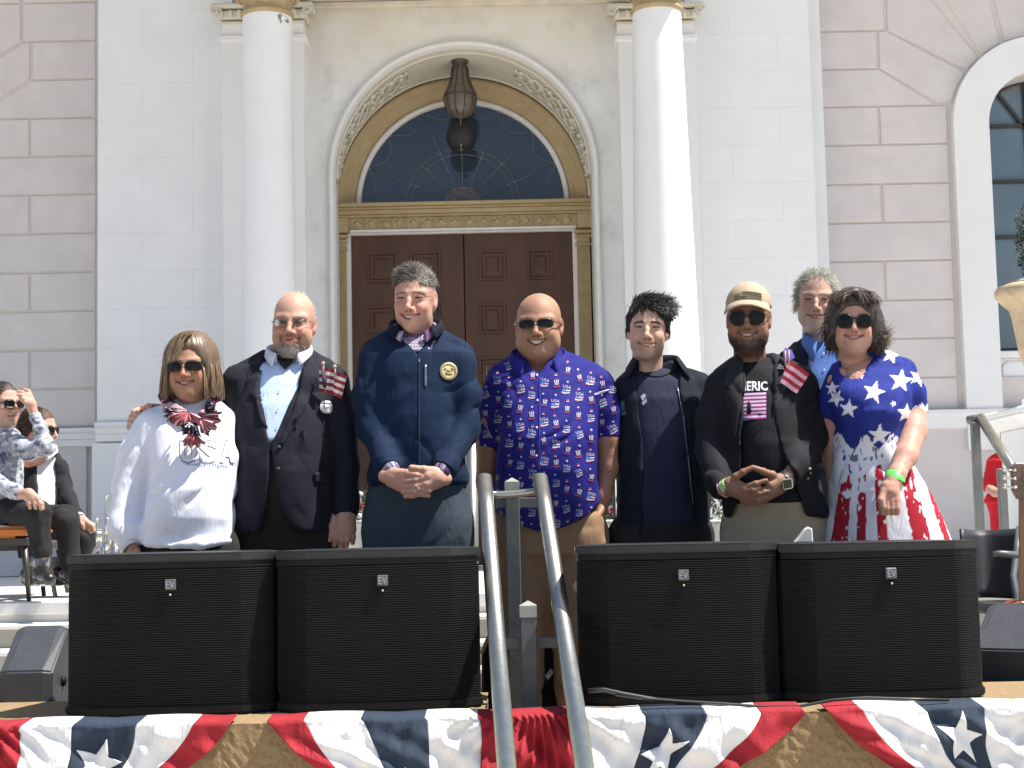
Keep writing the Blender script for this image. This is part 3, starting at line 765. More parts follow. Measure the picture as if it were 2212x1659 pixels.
# ------------------------------------------------------------------ centre handrails
hr = thing('stair_handrail', 'double stainless handrail with grey posts between the two pairs of speakers', 'handrail', (at(1140, 1540, 5).x, 5, 0))
def rail(pts, r=.0265, name='steel_rail'):
    P = [at(x, y, d) for x, y, d in pts]
    MB().tube(P, r, 20, flat=.8).build(name, M_STEEL, hr)
rail([(1045, 1030, 5.35), (1052, 1100, 5.27), (1097, 1690, 4.16)]); rail([(1166, 1030, 5.35), (1178, 1100, 5.27), (1268, 1690, 4.16)])
b0, b1 = at(1052, 1062, 5.36), at(1172, 1052, 5.36)
m = MB(); pts = [b0 + Vector((0, 0, .03)), b0 + Vector((.012, 0, -.004))] + [b0.lerp(b1, k / 10) + Vector((0, 0, -.012 - .004 * math.sin(PI * k / 10))) for k in range(1, 10)] + [b1 + Vector((-.012, 0, -.004)), b1 + Vector((0, 0, .03))]
m.tube(pts, .014, 10).build('top_bracket', M_STEEL, hr)
def post(px0, px1, py_top, d, cap, name, bottom=0):
    a, b = at(px0, py_top, d), at(px1, py_top, d); cx = (a.x + b.x) / 2; w = (b.x - a.x) / 2
    o = MB().box(cx - w, cx + w, d - w, d + w, bottom, a.z).build(name, M_POST, hr, bevel=.003)
    if cap:
        z = a.z; v = [(cx - w * 1.06, d - w * 1.06, z), (cx + w * 1.06, d - w * 1.06, z), (cx + w * 1.06, d + w * 1.06, z), (cx - w * 1.06, d + w * 1.06, z)]
        v2 = [(x, y, zz - .035) for x, y, zz in v]
        MB().add(v + v2 + [(cx, d, z + .015)], [(0, 1, 8), (1, 2, 8), (2, 3, 8), (3, 0, 8), (0, 4, 5, 1), (1, 5, 6, 2), (2, 6, 7, 3), (3, 7, 4, 0)]).build('post_cap', mat('cap_metal', (.30, .31, .28), .5, noise=.2), o)
post(1091, 1121, 1041, 5.45, True, 'upper_post', LAND); post(1123, 1158, 1308, 4.85, True, 'lower_post', .2)
for (x0, x1, y, d, h) in ((1070, 1168, 1086, 5.45, .035), (1078, 1128, 1390, 4.86, .035), (1155, 1205, 1388, 4.86, .033)):
    a, b = at(x0, y, d), at(x1, y, d); MB().bar(a, b, .02, h).build('cross_bar', M_POST, hr, bevel=.002)
# rail behind, seen right of the man in the navy jacket
r2 = thing('rear_handrail', 'pale steel rail post standing behind the man in the navy jacket', 'handrail', (at(1017, 1100, 6.4).x, 6.4, LAND))
a = at(1018, 935, 6.4); b = at(1016, 1250, 6.4)
MB().tube([a, (b.x, 6.4, LAND + .0)], .026, 16).build('post', M_STEEL, r2)
a = at(1018, 938, 6.4); MB().tube([a + Vector((0, 0, .0)), a + Vector((.0, .02, .03)), a + Vector((.0, .9, .06))], .026, 12).build('top_rail', M_STEEL, r2)
# right rail
rr3 = thing('right_handrail', 'grey railing with sloping steel handrail right of the woman in the flag dress', 'handrail', (at(2105, 1100, 8.3).x, 8.3, FLOOR))
for (xp, yt) in ((2106, 912), (2163, 1012)):
    a = at(xp, yt, 8.3); MB().box(a.x - .022, a.x + .022, 8.28, 8.32, FLOOR - .3, a.z).build('post', M_RAILG, rr3, bevel=.003)
A_, B_, C_ = at(2092, 908, 8.35), at(2118, 902, 8.3), at(2232, 1085, 7.6)
MB().tube([A_, B_], .024, 12).build('rail_end', M_RAILG, rr3)
MB().tube([B_, B_.lerp(C_, .5), C_], .026, 14).build('sloping_rail', M_STEEL, rr3)
# pedestal, urn and topiary
pd = thing('stone_pedestal', 'white stone pedestal with moulded cap at the right edge', 'pedestal', (at(2270, 1000, 10).x, 10, FLOOR))
xp0 = at(2164, 1000, 10.6).x; zc_ = at(2170, 905, 10).z
MB().box(xp0, xp0 + .85, 9.8, 10.6, FLOOR, zc_ - .05).build('die', M_WHITE, pd, bevel=.01)
MB().box(xp0 - .12, xp0 + .95, 9.7, 10.7, zc_ + .02, zc_ + .07).build('cap', M_WHITE, pd, bevel=.012)
MB().prism([(xp0 - .12, zc_ + .02), (xp0 - .02, zc_ - .05), (xp0 + .87, zc_ - .05), (xp0 + .95, zc_ + .02)], 9.75, 10.65).build('cap_moulding', M_WHITE, pd)
MB().box(xp0 + .12, xp0 + .7, 9.9, 10.5, zc_ + .07, zc_ + .16).build('urn_plinth', M_WHITE, pd, bevel=.01)
ux = at(2243, 700, 10).x; f = 1 / ppm(10); uz = lambda py: at(2243, py, 10).z
ur = thing('stone_urn', 'tan stone urn on a pedestal, cut by the right edge', 'urn', (ux, 10, uz(880)))
MB().lathe([(40 * f, uz(880)), (38 * f, uz(870)), (16 * f, uz(855)), (14 * f, uz(835)), (22 * f, uz(815)), (34 * f, uz(790)), (44 * f, uz(760)), (50 * f, uz(720)), (55 * f, uz(685)), (60 * f, uz(668)), (74 * f, uz(655)), (88 * f, uz(640)), (90 * f, uz(628)), (82 * f, uz(618)), (70 * f, uz(614)), (60 * f, uz(624)), (0, uz(626))], (ux, 10, 0), 48).build('bowl', M_STONE, ur)
MB().lathe([(60 * f, uz(611)), (52 * f, uz(605)), (30 * f, uz(600)), (0, uz(600))], (ux, 10, 0), 24).build('soil', M_CONC, ur)
M_LEAF = mat('dark_green_leaf', (.035, .055, .02), .6, noise=.5, nscale=6)
def foliage(name, cx, cy, zz, n, spread, leaf, parent, rs, mt=None):
    m = MB()
    for _ in range(n):
        while True:
            p = Vector((rs.uniform(-1, 1), rs.uniform(-1, 1), rs.uniform(-1, 1)))
            if p.length < 1 and rs.random() < .25 + p.length: break
        p = Vector((cx + p.x * spread[0], cy + p.y * spread[1], zz + p.z * spread[2]))
        a = Vector((rs.gauss(0, 1), rs.gauss(0, 1), rs.gauss(0, 1))).normalized(); b = a.orthogonal().normalized()
        m.add([p - a * leaf, p + b * leaf * .4, p + a * leaf, p - b * leaf * .4], [(0, 1, 2, 3)])
    return m.build(name, mt or M_LEAF, parent)
tp = thing('topiary_tree', 'small dark green conifer growing from the stone urn', 'tree', (ux, 10, uz(600)))
MB().tube([(ux, 10, uz(605)), (ux - .01, 10, uz(470)), (ux, 10, uz(380))], [.02, .014, .006], 8).build('trunk', mat('bark', (.09, .06, .04), .9), tp)
rs = random.Random(5)
cr_ = foliage('crown', ux, 10, uz(520), 900, (.12, .12, .32), .02, tp, rs)
tag(cr_, kind='stuff')
# folding chair and equipment at the right
ch = thing('black_armchair', 'black mesh-backed armchair behind the rightmost speaker', 'chair', (at(2160, 1300, 6.2).x, 6.2, LAND))
S6 = ppm(6.2)
rows = []
for j in range(9):
    py = 1143 + (1292 - 1143) * j / 8; r = []
    for i in range(15):
        u_ = i / 14; px = 2072 + (2204 - 2072 - j * 2.0) * u_; p = at(px, py + 5 * math.sin(u_ * PI) * (1 if j == 0 else 0), 6.2)
        p.y += .10 * math.sin(PI * u_) + j * -.01; r.append(p)
    rows.append(r)
bk_ = MB().loft(rows).build('backrest', mat('black_chair_mesh', (.02, .021, .024), .45, bump=.5, bscale=300), ch); bk_.modifiers.new('thickness', 'SOLIDIFY').thickness = .012
M_CHF = mat('grey_chair_frame', (.10, .11, .12), .4)
MB().tube([at(2203, 1140, 6.2), at(2196, 1190, 6.15), at(2188, 1245, 6.1), at(2196, 1290, 6.05), at(2200, 1450, 6.0)], .014, 10).build('side_frame', M_CHF, ch)
MB().tube([at(2145, 1197, 5.85), at(2160, 1196, 5.84), at(2215, 1200, 5.9)], [.010, .013, .013], 10).build('armrest', M_CHF, ch)
a = at(2100, 1300, 6.1); MB().box(a.x, a.x + .5, 5.75, 6.2, a.z - .04, a.z).build('seat', mat('black_seat', (.02, .02, .022), .6), ch, bevel=.012)
for (xx, yy) in ((.03, 5.8), (.47, 5.8), (.03, 6.15), (.47, 6.15)): MB().tube([(a.x + xx, yy, a.z - .03), (a.x + xx, yy, LAND)], .011, 8).build('leg', M_CHF, ch)
# guitar
M_WOODR = mat('red_brown_guitar_wood', (.30, .085, .035), .35, noise=.3, nscale=12, coat=.5)
gt = thing('upright_guitar', 'guitar standing upright on a stand at the right edge, headstock with tuners up', 'guitar', (at(2205, 1300, 5.75).x, 5.75, LAND))
def gp_(x, y, dy=0): p = at(x, y, 5.75); return (p.x, p.z)
MB().prism([gp_(2196, 1078), (gp_(2186, 1060)), gp_(2184, 1025), gp_(2182, 1008), gp_(2192, 1000), gp_(2208, 1000), gp_(2222, 1004), gp_(2224, 1050), gp_(2214, 1078)], 5.74, 5.76, bev=.004).build('headstock', mat('headstock_wood', (.16, .11, .075), .4), gt)
for (x, y) in ((2192, 1016), (2192, 1034), (2193, 1053), (2214, 1016), (2214, 1034), (2214, 1053)):
    p = at(x, y, 5.735); k = MB(); k.ball(p, .007, 10, 6); k.tube([p, p + Vector((-.035 if x < 2200 else .035, 0, .004))], .003, 6); k.ball(p + Vector((-.038 if x < 2200 else .038, 0, .004)), .008, 8, 6, (1, .6, 1.3)); k.build('tuner', M_SILVER, gt)
MB().prism([gp_(2203, 1078), gp_(2216, 1078), gp_(2220, 1310), gp_(2203, 1310)], 5.742, 5.765).build('neck', mat('neck_wood', (.20, .10, .05), .4), gt)
bp = []
for k in range(36):
    a_ = 2 * PI * k / 36; r = 1 + .13 * math.cos(2 * a_) ; bp.append((2206 + 74 * math.sin(a_) * (1 - .15 * math.cos(a_)), 1385 - 88 * math.cos(a_) * r * .9))
MB().prism([gp_(x, y) for x, y in bp], 5.74, 5.83, bev=.008).build('body', M_WOODR, gt)
MB().tube([at(2180, 1440, 5.9), at(2165, 1520, 5.9)], .008, 6).tube([at(2230, 1440, 5.9), at(2245, 1520, 5.9)], .008, 6).build('stand', M_CHF, gt)
# monitor wedges
def wedge(name, label, c, w, dep, h, rot, zb):
    t = thing(name, label, 'speaker', c, 'black floor monitors on the landing')
    R = Matrix.Rotation(rot, 3, 'Z')
    P = [(-dep / 2, 0), (-dep / 2, h * .50), (dep * .28, h), (dep / 2, h * .93), (dep / 2, 0)]   # (y,z)
    def ring(x, s): return [Vector(c) + R @ Vector((x, y * s, z * (1 if s == 1 else .96) + .004)) for y, z in P]
    k = MB().loft([ring(-w / 2, .9), ring(-w / 2 + .03, 1), ring(w / 2 - .03, 1), ring(w / 2, .9)], closed=True, smooth=False)
    n = 5; k.f.append((4, 3, 2, 1, 0)); k.sm.append(False); k.f.append((15, 16, 17, 18, 19)); k.sm.append(False)
    k.build('cabinet', mat('grey_black_monitor', (.045, .05, .058), .42, noise=.15, nscale=20, bump=.5, bscale=260), t, bevel=.006, seg=2)
    for s in (-1, 1):
        q = Vector(c) + R @ Vector((s * (w / 2 - .08), -dep / 2 + .02, -.0))
        MB().box(q.x - .035, q.x + .035, q.y - .02, q.y + .06, c[2] - .05, c[2] + .01).build('foot', M_BLACK, t, bevel=.004)
        q = Vector(c) + R @ Vector((s * (w / 2 + .004), 0, h * .35))
        MB().ball(q, .018, 10, 6, (.6, 1, 1)).build('handle_cup', M_BLACK, t)
    return t
a = at(78, 1535, 5.35); wedge('floor_monitor', 'black wedge floor monitor at the left edge beside the leftmost speaker', (a.x, 5.35, a.z), .175, .26, .275, .0, a.z)
a = at(2222, 1490, 5.45); wedge('floor_monitor', 'black wedge floor monitor at the right edge with a sunlit top', (a.x, 5.45, a.z), .30, .30, .285, -.6, a.z)
for px in (78, 2222):
    a = at(px, 1538 if px < 500 else 1490, 5.4); MB().box(a.x - .3, a.x + .22, 5.15, 5.7, LAND - .3, a.z - .055).build('monitor_riser', M_CONC).update({'kind': 'structure'}) if False else None
# riser boards under the monitors
for px, lab in ((78, 'left'), (2222, 'right')):
    a = at(px, 1535 if px < 500 else 1490, 5.4)
    tag(MB().box(a.x - .35, a.x + .30, 5.12, 5.75, LAND + .0, a.z - .052).build('black_riser_box', M_BLACK, bevel=.006), 'low black riser box under the %s floor monitor' % lab, 'riser', 'riser boxes under the floor monitors')
# orange chairs
M_ORG = mat('orange_chair_seat', (.62, .20, .035), .5, noise=.15, nscale=15, bump=.3)
M_CHL = mat('dark_chair_leg', (.06, .052, .045), .35, metal=.3)
def ochair(cx, cy, label, zoff=0):
    t = thing('orange_chair', label, 'chair', (cx, cy, FLOOR), 'orange chairs under the seated musicians')
    hs = at(30, 1137, 8.1).z - FLOOR + zoff
    MB().box(cx - .23, cx + .23, cy - .22, cy + .22, FLOOR + hs - .05, FLOOR + hs).build('seat', M_ORG, t, bevel=.018, seg=2)
    MB().box(cx - .22, cx + .22, cy - .21, cy + .21, FLOOR + hs - .10, FLOOR + hs - .06).build('seat_frame', M_CHL, t, bevel=.004)
    for sx in (-1, 1):
        for sy in (-1, 1): MB().tube([(cx + sx * .19, cy + sy * .18, FLOOR + hs - .06), (cx + sx * .235, cy + sy * .23, FLOOR)], [.02, .012], 8).build('leg', M_CHL, t)
    MB().box(cx - .26, cx - .22, cy - .2, cy + .2, FLOOR + hs + .12, FLOOR + hs + .42).build('backrest', M_ORG, t, bevel=.01)
    return t
a = at(-30, 1160, 8.2); ochair(at(-24, 1160, 8.15).x, 8.3, 'orange chair under the man in the patterned shirt')
ochair(at(20, 1200, 8.9).x, 9.0, 'orange chair under the seated man in the black suit', -.03)
# trumpets on stands
def trumpet(px, py0, py1, d, label, tilt=.0):
    a, b = at(px, py0, d), at(px, py1, d); t = thing('trumpet', label, 'trumpet', (b.x, d, b.z), 'horns standing behind the white sweatshirt')
    h = a.z - b.z; x = a.x
    k = lambda u_: (x + tilt * u_ * h, d, b.z + u_ * h)
    MB().lathe([(.010, 1), (.0115, .985), (.004, .96), (.006, .85), (.006, .5), (.008, .3), (.014, .18), (.03, .07), (.058, .0)], (0, 0, 0), 20)
    m = MB(); m.lathe([(.011, b.z + h), (.012, b.z + h * .985), (.004, b.z + h * .95), (.006, b.z + h * .85), (.006, b.z + h * .2)], (x, d, 0), 14); m.build('leadpipe', M_SILVER, t)
    MB().lathe([(.006, b.z + h * .7), (.007, b.z + h * .45), (.012, b.z + h * .25), (.028, b.z + h * .1), (.060, b.z)], (x + .045, d, 0), 24).build('bell', M_SILVER, t)
    for q in range(3): MB().lathe([(.0, b.z + h * .62), (.009, b.z + h * .61), (.009, b.z + h * .35), (.0, b.z + h * .34)], (x + .012 + q * .0, d - .03 + q * .026, 0), 12).lathe([(.003, b.z + h * .68), (.007, b.z + h * .68), (.007, b.z + h * .67)], (x + .012, d - .03 + q * .026, 0), 10).build('valve', M_SILVER, t)
    MB().tube([(x, d, b.z + h * .2), (x + .01, d, b.z + h * .14), (x + .045, d, b.z + h * .12), (x + .07, d, b.z + h * .2), (x + .07, d, b.z + h * .55), (x + .045, d, b.z + h * .7)], .0065, 8).build('tubing', M_SILVER, t)
    MB().tube([(x + .04, d, b.z), (x + .04, d, FLOOR)], .006, 6).build('stand_post', M_CHF, t)
    for q in range(3):
        an = q * 2.1; MB().tube([(x + .04, d, FLOOR + .08), (x + .04 + .14 * math.cos(an), d + .14 * math.sin(an), FLOOR)], .005, 6).build('stand_leg', M_CHF, t)
trumpet(229, 1068, 1198, 8.1, 'tallest silver trumpet on a stand, upright beside the white sweatshirt'); trumpet(209, 1118, 1198, 8.3, 'short brass-tipped horn left of the tall trumpet'); trumpet(246, 1110, 1200, 8.0, 'silver horn right of the tall trumpet, nearest the sweatshirt'); trumpet(778, 1060, 1185, 8.0, 'silver horn glimpsed between the grey suit and the navy jacket')
# black gear between the handrails, mic stand, cables
gx = at(1150, 1460, 6.15)
gc = thing('equipment_case', 'black equipment case with tan edge between the handrails', 'case', (gx.x, 6.2, LAND))
def cp_(x, y): p = at(x, y, 6.1); return (p.x, p.z)
MB().prism([cp_(1040, 1560), cp_(1040, 1410), cp_(1052, 1380), cp_(1100, 1352), cp_(1155, 1352), cp_(1205, 1382), cp_(1240, 1420), cp_(1245, 1560)], 6.1, 6.5, bev=.01).build('case_body', mat('very_black_cloth', (.006, .006, .007), .9), gc)
MB().tube([at(1040, 1412, 6.09), at(1054, 1378, 6.09), at(1100, 1350, 6.09), at(1156, 1349, 6.09), at(1206, 1380, 6.09), at(1242, 1420, 6.09)], .008, 8).build('case_edging', mat('tan_edging', (.42, .28, .16), .6), gc)
ms = thing('microphone', 'slim microphone with yellow-green tip angled near the handrail base', 'microphone', tuple(at(1170, 1480, 5.9)))
MB().tube([at(1120, 1515, 5.9), at(1166, 1484, 5.85), at(1180, 1464, 5.85)], [.004, .005, .008], 8).build('boom', M_CABLE, ms)
MB().tube([at(1180, 1464, 5.85), at(1194, 1448, 5.85)], [.010, .010], 10).build('clamp', mat('pale_grey_clamp', (.4, .38, .38), .5), ms)
MB().tube([at(1194, 1448, 5.85), at(1206, 1436, 5.85)], [.009, .007], 10).build('capsule', M_CABLE, ms)
MB().ball(at(1207, 1434, 5.85), .0075, 10, 8).build('tip', mat('yellow_green_plastic', (.45, .55, .1), .4), ms)
MB().tube([at(1120, 1515, 5.9), (at(1120, 1515, 5.9).x, 5.9, LAND)], .006, 6).build('stand_post', M_CABLE, ms)
bs = thing('microphone_stand', 'thin black microphone stand between the patterned shirt and the dark jacket', 'stand', (at(1326, 1100, 6.6).x, 6.6, LAND))
MB().tube([at(1328, 1030, 6.6), (at(1326, 1100, 6.6).x, 6.6, LAND + .03)], .010, 8).build('pole', M_CABLE, bs)
MB().lathe([(.13, LAND), (.13, LAND + .012), (.02, LAND + .03), (0, LAND + .03)], (at(1326, 1100, 6.6).x, 6.6, 0), 24).build('base', M_CABLE, bs)
# white instrument case with carved-looking trim glimpsed behind the group
for (px, w, lab) in ((1318, 26, 'pale ornate planter glimpsed between the patterned shirt and dark jacket'), (1556, 24, 'pale stone planter glimpsed beside the beige trousers'), (785, 22, 'pale planter with red and blue flowers between the suit and the navy jacket')):
    a = at(px, 1130, 7.4); t = thing('flower_planter', lab, 'planter', (a.x, 7.6, EYE - .53), 'pale planters on the steps')
    zt = at(px, 1125, 7.5).z; MB().lathe([(.10, EYE - .53), (.12, EYE - .5), (.10, EYE - .45), (.14, zt - .12), (.19, zt - .02), (.20, zt), (.17, zt + .005), (.0, zt)], (a.x, 7.65, 0), 28).build('pot', mat('pale_planter_stone', (.62, .60, .56), .8, noise=.15, nscale=20, bump=1), t)
    g_ = foliage('leaves', a.x, 7.65, zt + .06, 260, (.16, .14, .10), .022, t, random.Random(px))
    if px != 1556:
        for kk, cc in enumerate(((.55, .02, .02), (.08, .1, .5), (.7, .7, .7))):
            m = MB(); rs = random.Random(px + kk)
            for _ in range(14): m.ball((a.x + rs.uniform(-.15, .15), 7.55 + rs.uniform(-.08, .1), zt + rs.uniform(.02, .14)), .013, 7, 5)
            m.build('blossom', mat('blossom%d' % kk, cc, .7), t)['kind'] = 'stuff'
cb2 = MB()
P = [at(x, y, 4.5) for x, y in ((1330, 1500), (1400, 1510), (1470, 1515), (1560, 1520), (1640, 1526), (1725, 1526), (1800, 1512), (1870, 1507), (1960, 1510), (2050, 1512))]
cb2 = MB().tube(P, .0045, 8).build('power_cable', M_CABLE); tag(cb2, 'thin black cable lying along the stage edge above the right bunting', 'cable', 'cables along the stage edge')
P = [at(x, y, 4.55) for x, y in ((1270, 1492), (1305, 1490), (1350, 1500), (1420, 1512), (1500, 1519), (1600, 1524))]
tag(MB().tube(P, .007, 8).build('audio_cable', M_CABLE), 'thicker black cable curving out from behind the right handrail', 'cable', 'cables along the stage edge')
# ------------------------------------------------------------------ implicit modelling for people and clothes
_tab = np.random.default_rng(11).random(8192).astype(np.float32)
def vnoise(P, f=1.0, seed=0):
    P = np.asarray(P, np.float32) * np.asarray(f, np.float32) + seed * 13.7
    I = np.floor(P).astype(np.int64); t = P - I; t = t * t * (3 - 2 * t)
    out = np.zeros(len(P), np.float32)
    for dx in (0, 1):
        for dy in (0, 1):
            for dz in (0, 1):
                h = ((I[:, 0] + dx) * 73856093) ^ ((I[:, 1] + dy) * 19349663) ^ ((I[:, 2] + dz) * 83492791)
                w = (t[:, 0] if dx else 1 - t[:, 0]) * (t[:, 1] if dy else 1 - t[:, 1]) * (t[:, 2] if dz else 1 - t[:, 2])
                out += w * _tab[np.abs(h) % 8192]
    return out
def fbm(P, f, seed=0, o=3):
    s = 0; a = 1; tot = 0
    for k in range(o): s = s + a * vnoise(P, np.asarray(f) * 2 ** k, seed + k); tot += a; a *= .5
    return s / tot
def ridge(P, f, seed=0): return 1 - np.abs(2 * vnoise(P, f, seed) - 1)
def sstep(a, b, x): t = np.clip((x - a) / (b - a), 0, 1); return t * t * (3 - 2 * t)
def gauss(x, w): return np.exp(-(x / w) ** 2)
def lerp3(a, b, t): return a * (1 - t[:, None]) + np.asarray(b, np.float32)[None, :] * t[:, None] if a.ndim == 2 else a

class Sdf:
    BIG = .4
    def __init__(s, vox): s.vox = vox; s.p = []
    def _a(s, fn, lo, hi, k, op): s.p.append((fn, np.array(lo, float), np.array(hi, float), k, op)); return s
    def cap(s, a, b, ra, rb=None, k=.01, op='+', flat=False):
        a, b = np.array(a, float), np.array(b, float); rb = ra if rb is None else rb
        ab = b - a; L2 = max(ab @ ab, 1e-12); L = math.sqrt(L2); u = ab / L
        def fn(x, y, z):
            px, py, pz = x - a[0], y - a[1], z - a[2]
            t = (px * ab[0] + py * ab[1] + pz * ab[2]) / L2
            tc = np.clip(t, 0, 1)
            d = np.sqrt((px - tc * ab[0]) ** 2 + (py - tc * ab[1]) ** 2 + (pz - tc * ab[2]) ** 2) - (ra + (rb - ra) * tc)
            if flat: d = np.maximum(d, (t - 1) * L)
            return d
        R = max(ra, rb); return s._a(fn, np.minimum(a, b) - R, np.maximum(a, b) + R, k, op)
    def chain(s, pts, k=.012, kk=None, op='+', flat=False):
        """pts: list of (vec, r)"""
        for i in range(len(pts) - 1):
            s.cap(pts[i][0], pts[i + 1][0], pts[i][1], pts[i + 1][1], k if (kk is None or i) else kk, op, flat and i == len(pts) - 2)
        return s
    def ell(s, c, r, k=.01, op='+', rot=None):
        c, r = np.array(c, float), np.array(r, float)
        R = np.eye(3) if rot is None else np.array(Matrix.Rotation(rot[0], 3, rot[1]).transposed())
        def fn(x, y, z):
            px, py, pz = x - c[0], y - c[1], z - c[2]
            q = [R[i, 0] * px + R[i, 1] * py + R[i, 2] * pz for i in range(3)]
            k0 = np.sqrt(sum((q[i] / r[i]) ** 2 for i in range(3))); k1 = np.sqrt(sum((q[i] / r[i] ** 2) ** 2 for i in range(3)))
            return k0 * (k0 - 1) / np.maximum(k1, 1e-6)
        m = r.max() if rot is not None else r
        return s._a(fn, c - m, c + m, k, op)
    def slabs(s, rows, k=.01, n=2.4, op='+', rnd=.012):
        """rows: (z, cx, hw, cy, hd) from top to bottom or bottom to top"""
        A = np.array(sorted(rows), float)
        zz = A[:, 0]
        def fn(x, y, z):
            zf = z.ravel(); c = [np.interp(zf, zz, A[:, i]).reshape(z.shape) for i in range(1, 5)]
            qx = np.abs(x - c[0]) / c[1]; qy = np.abs(y - c[2]) / c[3]
            q = (qx ** n + qy ** n + 1e-9) ** (1 / n)
            d = (q - 1) * np.minimum(c[1], c[3])
            dz = np.maximum(z - zz[-1], zz[0] - z) + rnd
            return np.minimum(np.maximum(d + rnd, dz), 0) + np.sqrt(np.maximum(d + rnd, 0) ** 2 + np.maximum(dz, 0) ** 2) - rnd
        lo = (min(A[:, 1] - A[:, 2]), min(A[:, 3] - A[:, 4]), zz[0]); hi = (max(A[:, 1] + A[:, 2]), max(A[:, 3] + A[:, 4]), zz[-1])
        return s._a(fn, lo, hi, k, op)
    def fn(s, f, lo, hi, k=.002, op='-'): return s._a(f, lo, hi, k, op)
    def poly(s):
        pos = [q for q in s.p if q[4] == '+']
        lo = np.min([q[1] for q in pos], 0) - 4 * s.vox - .012; hi = np.max([q[2] for q in pos], 0) + 4 * s.vox + .012
        n = np.ceil((hi - lo) / s.vox).astype(int) + 1
        D = np.full(n, s.BIG, np.float32)
        ax = [(lo[i] + s.vox * np.arange(n[i])).astype(np.float32) for i in range(3)]
        for f, l, h, k, op in s.p:
            m = k + 3 * s.vox + .004
            i0 = np.clip(np.floor((l - m - lo) / s.vox).astype(int), 0, n); i1 = np.clip(np.ceil((h + m - lo) / s.vox).astype(int) + 1, 0, n)
            if (i1 <= i0).any(): continue
            sl = tuple(slice(a, b) for a, b in zip(i0, i1))
            d = f(ax[0][sl[0]][:, None, None], ax[1][sl[1]][None, :, None], ax[2][sl[2]][None, None, :])
            E = D[sl]
            if op == '+':
                h_ = np.maximum(k - np.abs(E - d), 0) / k; D[sl] = np.minimum(E, d) - h_ * h_ * k * .25
            else:
                d = -d; h_ = np.maximum(k - np.abs(E - d), 0) / k; D[sl] = np.maximum(E, d) + h_ * h_ * k * .25
        D[0] = D[-1] = s.BIG; D[:, 0] = D[:, -1] = s.BIG; D[:, :, 0] = D[:, :, -1] = s.BIG
        g = vdb.FloatGrid(s.BIG); g.copyFromArray(D.astype(np.float32), tolerance=0)
        pts, quads = g.convertToQuads(isovalue=0)
        V = lo + np.asarray(pts, float) * s.vox
        return V.astype(np.float32), np.asarray(quads, np.int64)[:, ::-1]

def vnormals(V, Q):
    a, b, c, d = (V[Q[:, i]] for i in range(4)); n = np.cross(c - a, d - b)
    N = np.zeros_like(V)
    for i in range(4): np.add.at(N, Q[:, i], n)
    return N / (np.linalg.norm(N, axis=1, keepdims=True) + 1e-12)
def laplace(V, Q, it=1, w=.5):
    for _ in range(it):
        S = np.zeros_like(V); c = np.zeros(len(V), np.float32)
        for i in range(4):
            j = (i + 1) % 4; np.add.at(S, Q[:, i], V[Q[:, j]]); np.add.at(S, Q[:, j], V[Q[:, i]]); np.add.at(c, Q[:, i], 1); np.add.at(c, Q[:, j], 1)
        V = V * (1 - w) + w * S / np.maximum(c, 1)[:, None]
    return V
def npmesh(name, V, Q, col=None, smooth=True):
    me = bpy.data.meshes.new(name); V = np.asarray(V, np.float32); Q = np.asarray(Q, np.int32); k = Q.shape[1]
    me.vertices.add(len(V)); me.vertices.foreach_set('co', V.ravel())
    me.loops.add(Q.size); me.loops.foreach_set('vertex_index', Q.ravel())
    me.polygons.add(len(Q)); me.polygons.foreach_set('loop_start', np.arange(0, Q.size, k, dtype=np.int32)); me.polygons.foreach_set('loop_total', np.full(len(Q), k, np.int32))
    if smooth: me.polygons.foreach_set('use_smooth', np.ones(len(Q), bool))
    if col is not None:
        at_ = me.color_attributes.new('Col', 'FLOAT_COLOR', 'POINT'); c = np.ones((len(V), 4), np.float32); c[:, :3] = col; at_.data.foreach_set('color', c.ravel())
    me.update(); me.validate(); return me
_CI = np.array(CAMM.inverted())
def vproj(V):
    H = np.c_[V, np.ones(len(V))] @ _CI.T
    return 1106 + H[:, 0] / -H[:, 2] * F, 829.5 - H[:, 1] / -H[:, 2] * F
def seg_d(px, py, pts):
    best = np.full(len(px), 1e9); bt = np.zeros(len(px)); side = np.zeros(len(px))
    for i in range(len(pts) - 1):
        a, b = np.array(pts[i], float), np.array(pts[i + 1], float); ab = b - a; L2 = ab @ ab + 1e-9
        t = np.clip(((px - a[0]) * ab[0] + (py - a[1]) * ab[1]) / L2, 0, 1)
        dx, dy = px - a[0] - t * ab[0], py - a[1] - t * ab[1]; d = np.hypot(dx, dy); m = d < best
        best[m] = d[m]; bt[m] = ((i + t) / (len(pts) - 1))[m]; side[m] = np.sign(ab[0] * dy - ab[1] * dx)[m]
    return best, bt, side
def inpoly(px, py, poly):
    r = np.zeros(len(px), bool); n = len(poly); j = n - 1
    for i in range(n):
        xi, yi = poly[i]; xj, yj = poly[j]
        c = ((yi > py) != (yj > py)) & (px < (xj - xi) * (py - yi) / (yj - yi + 1e-12) + xi); r ^= c; j = i
    return r
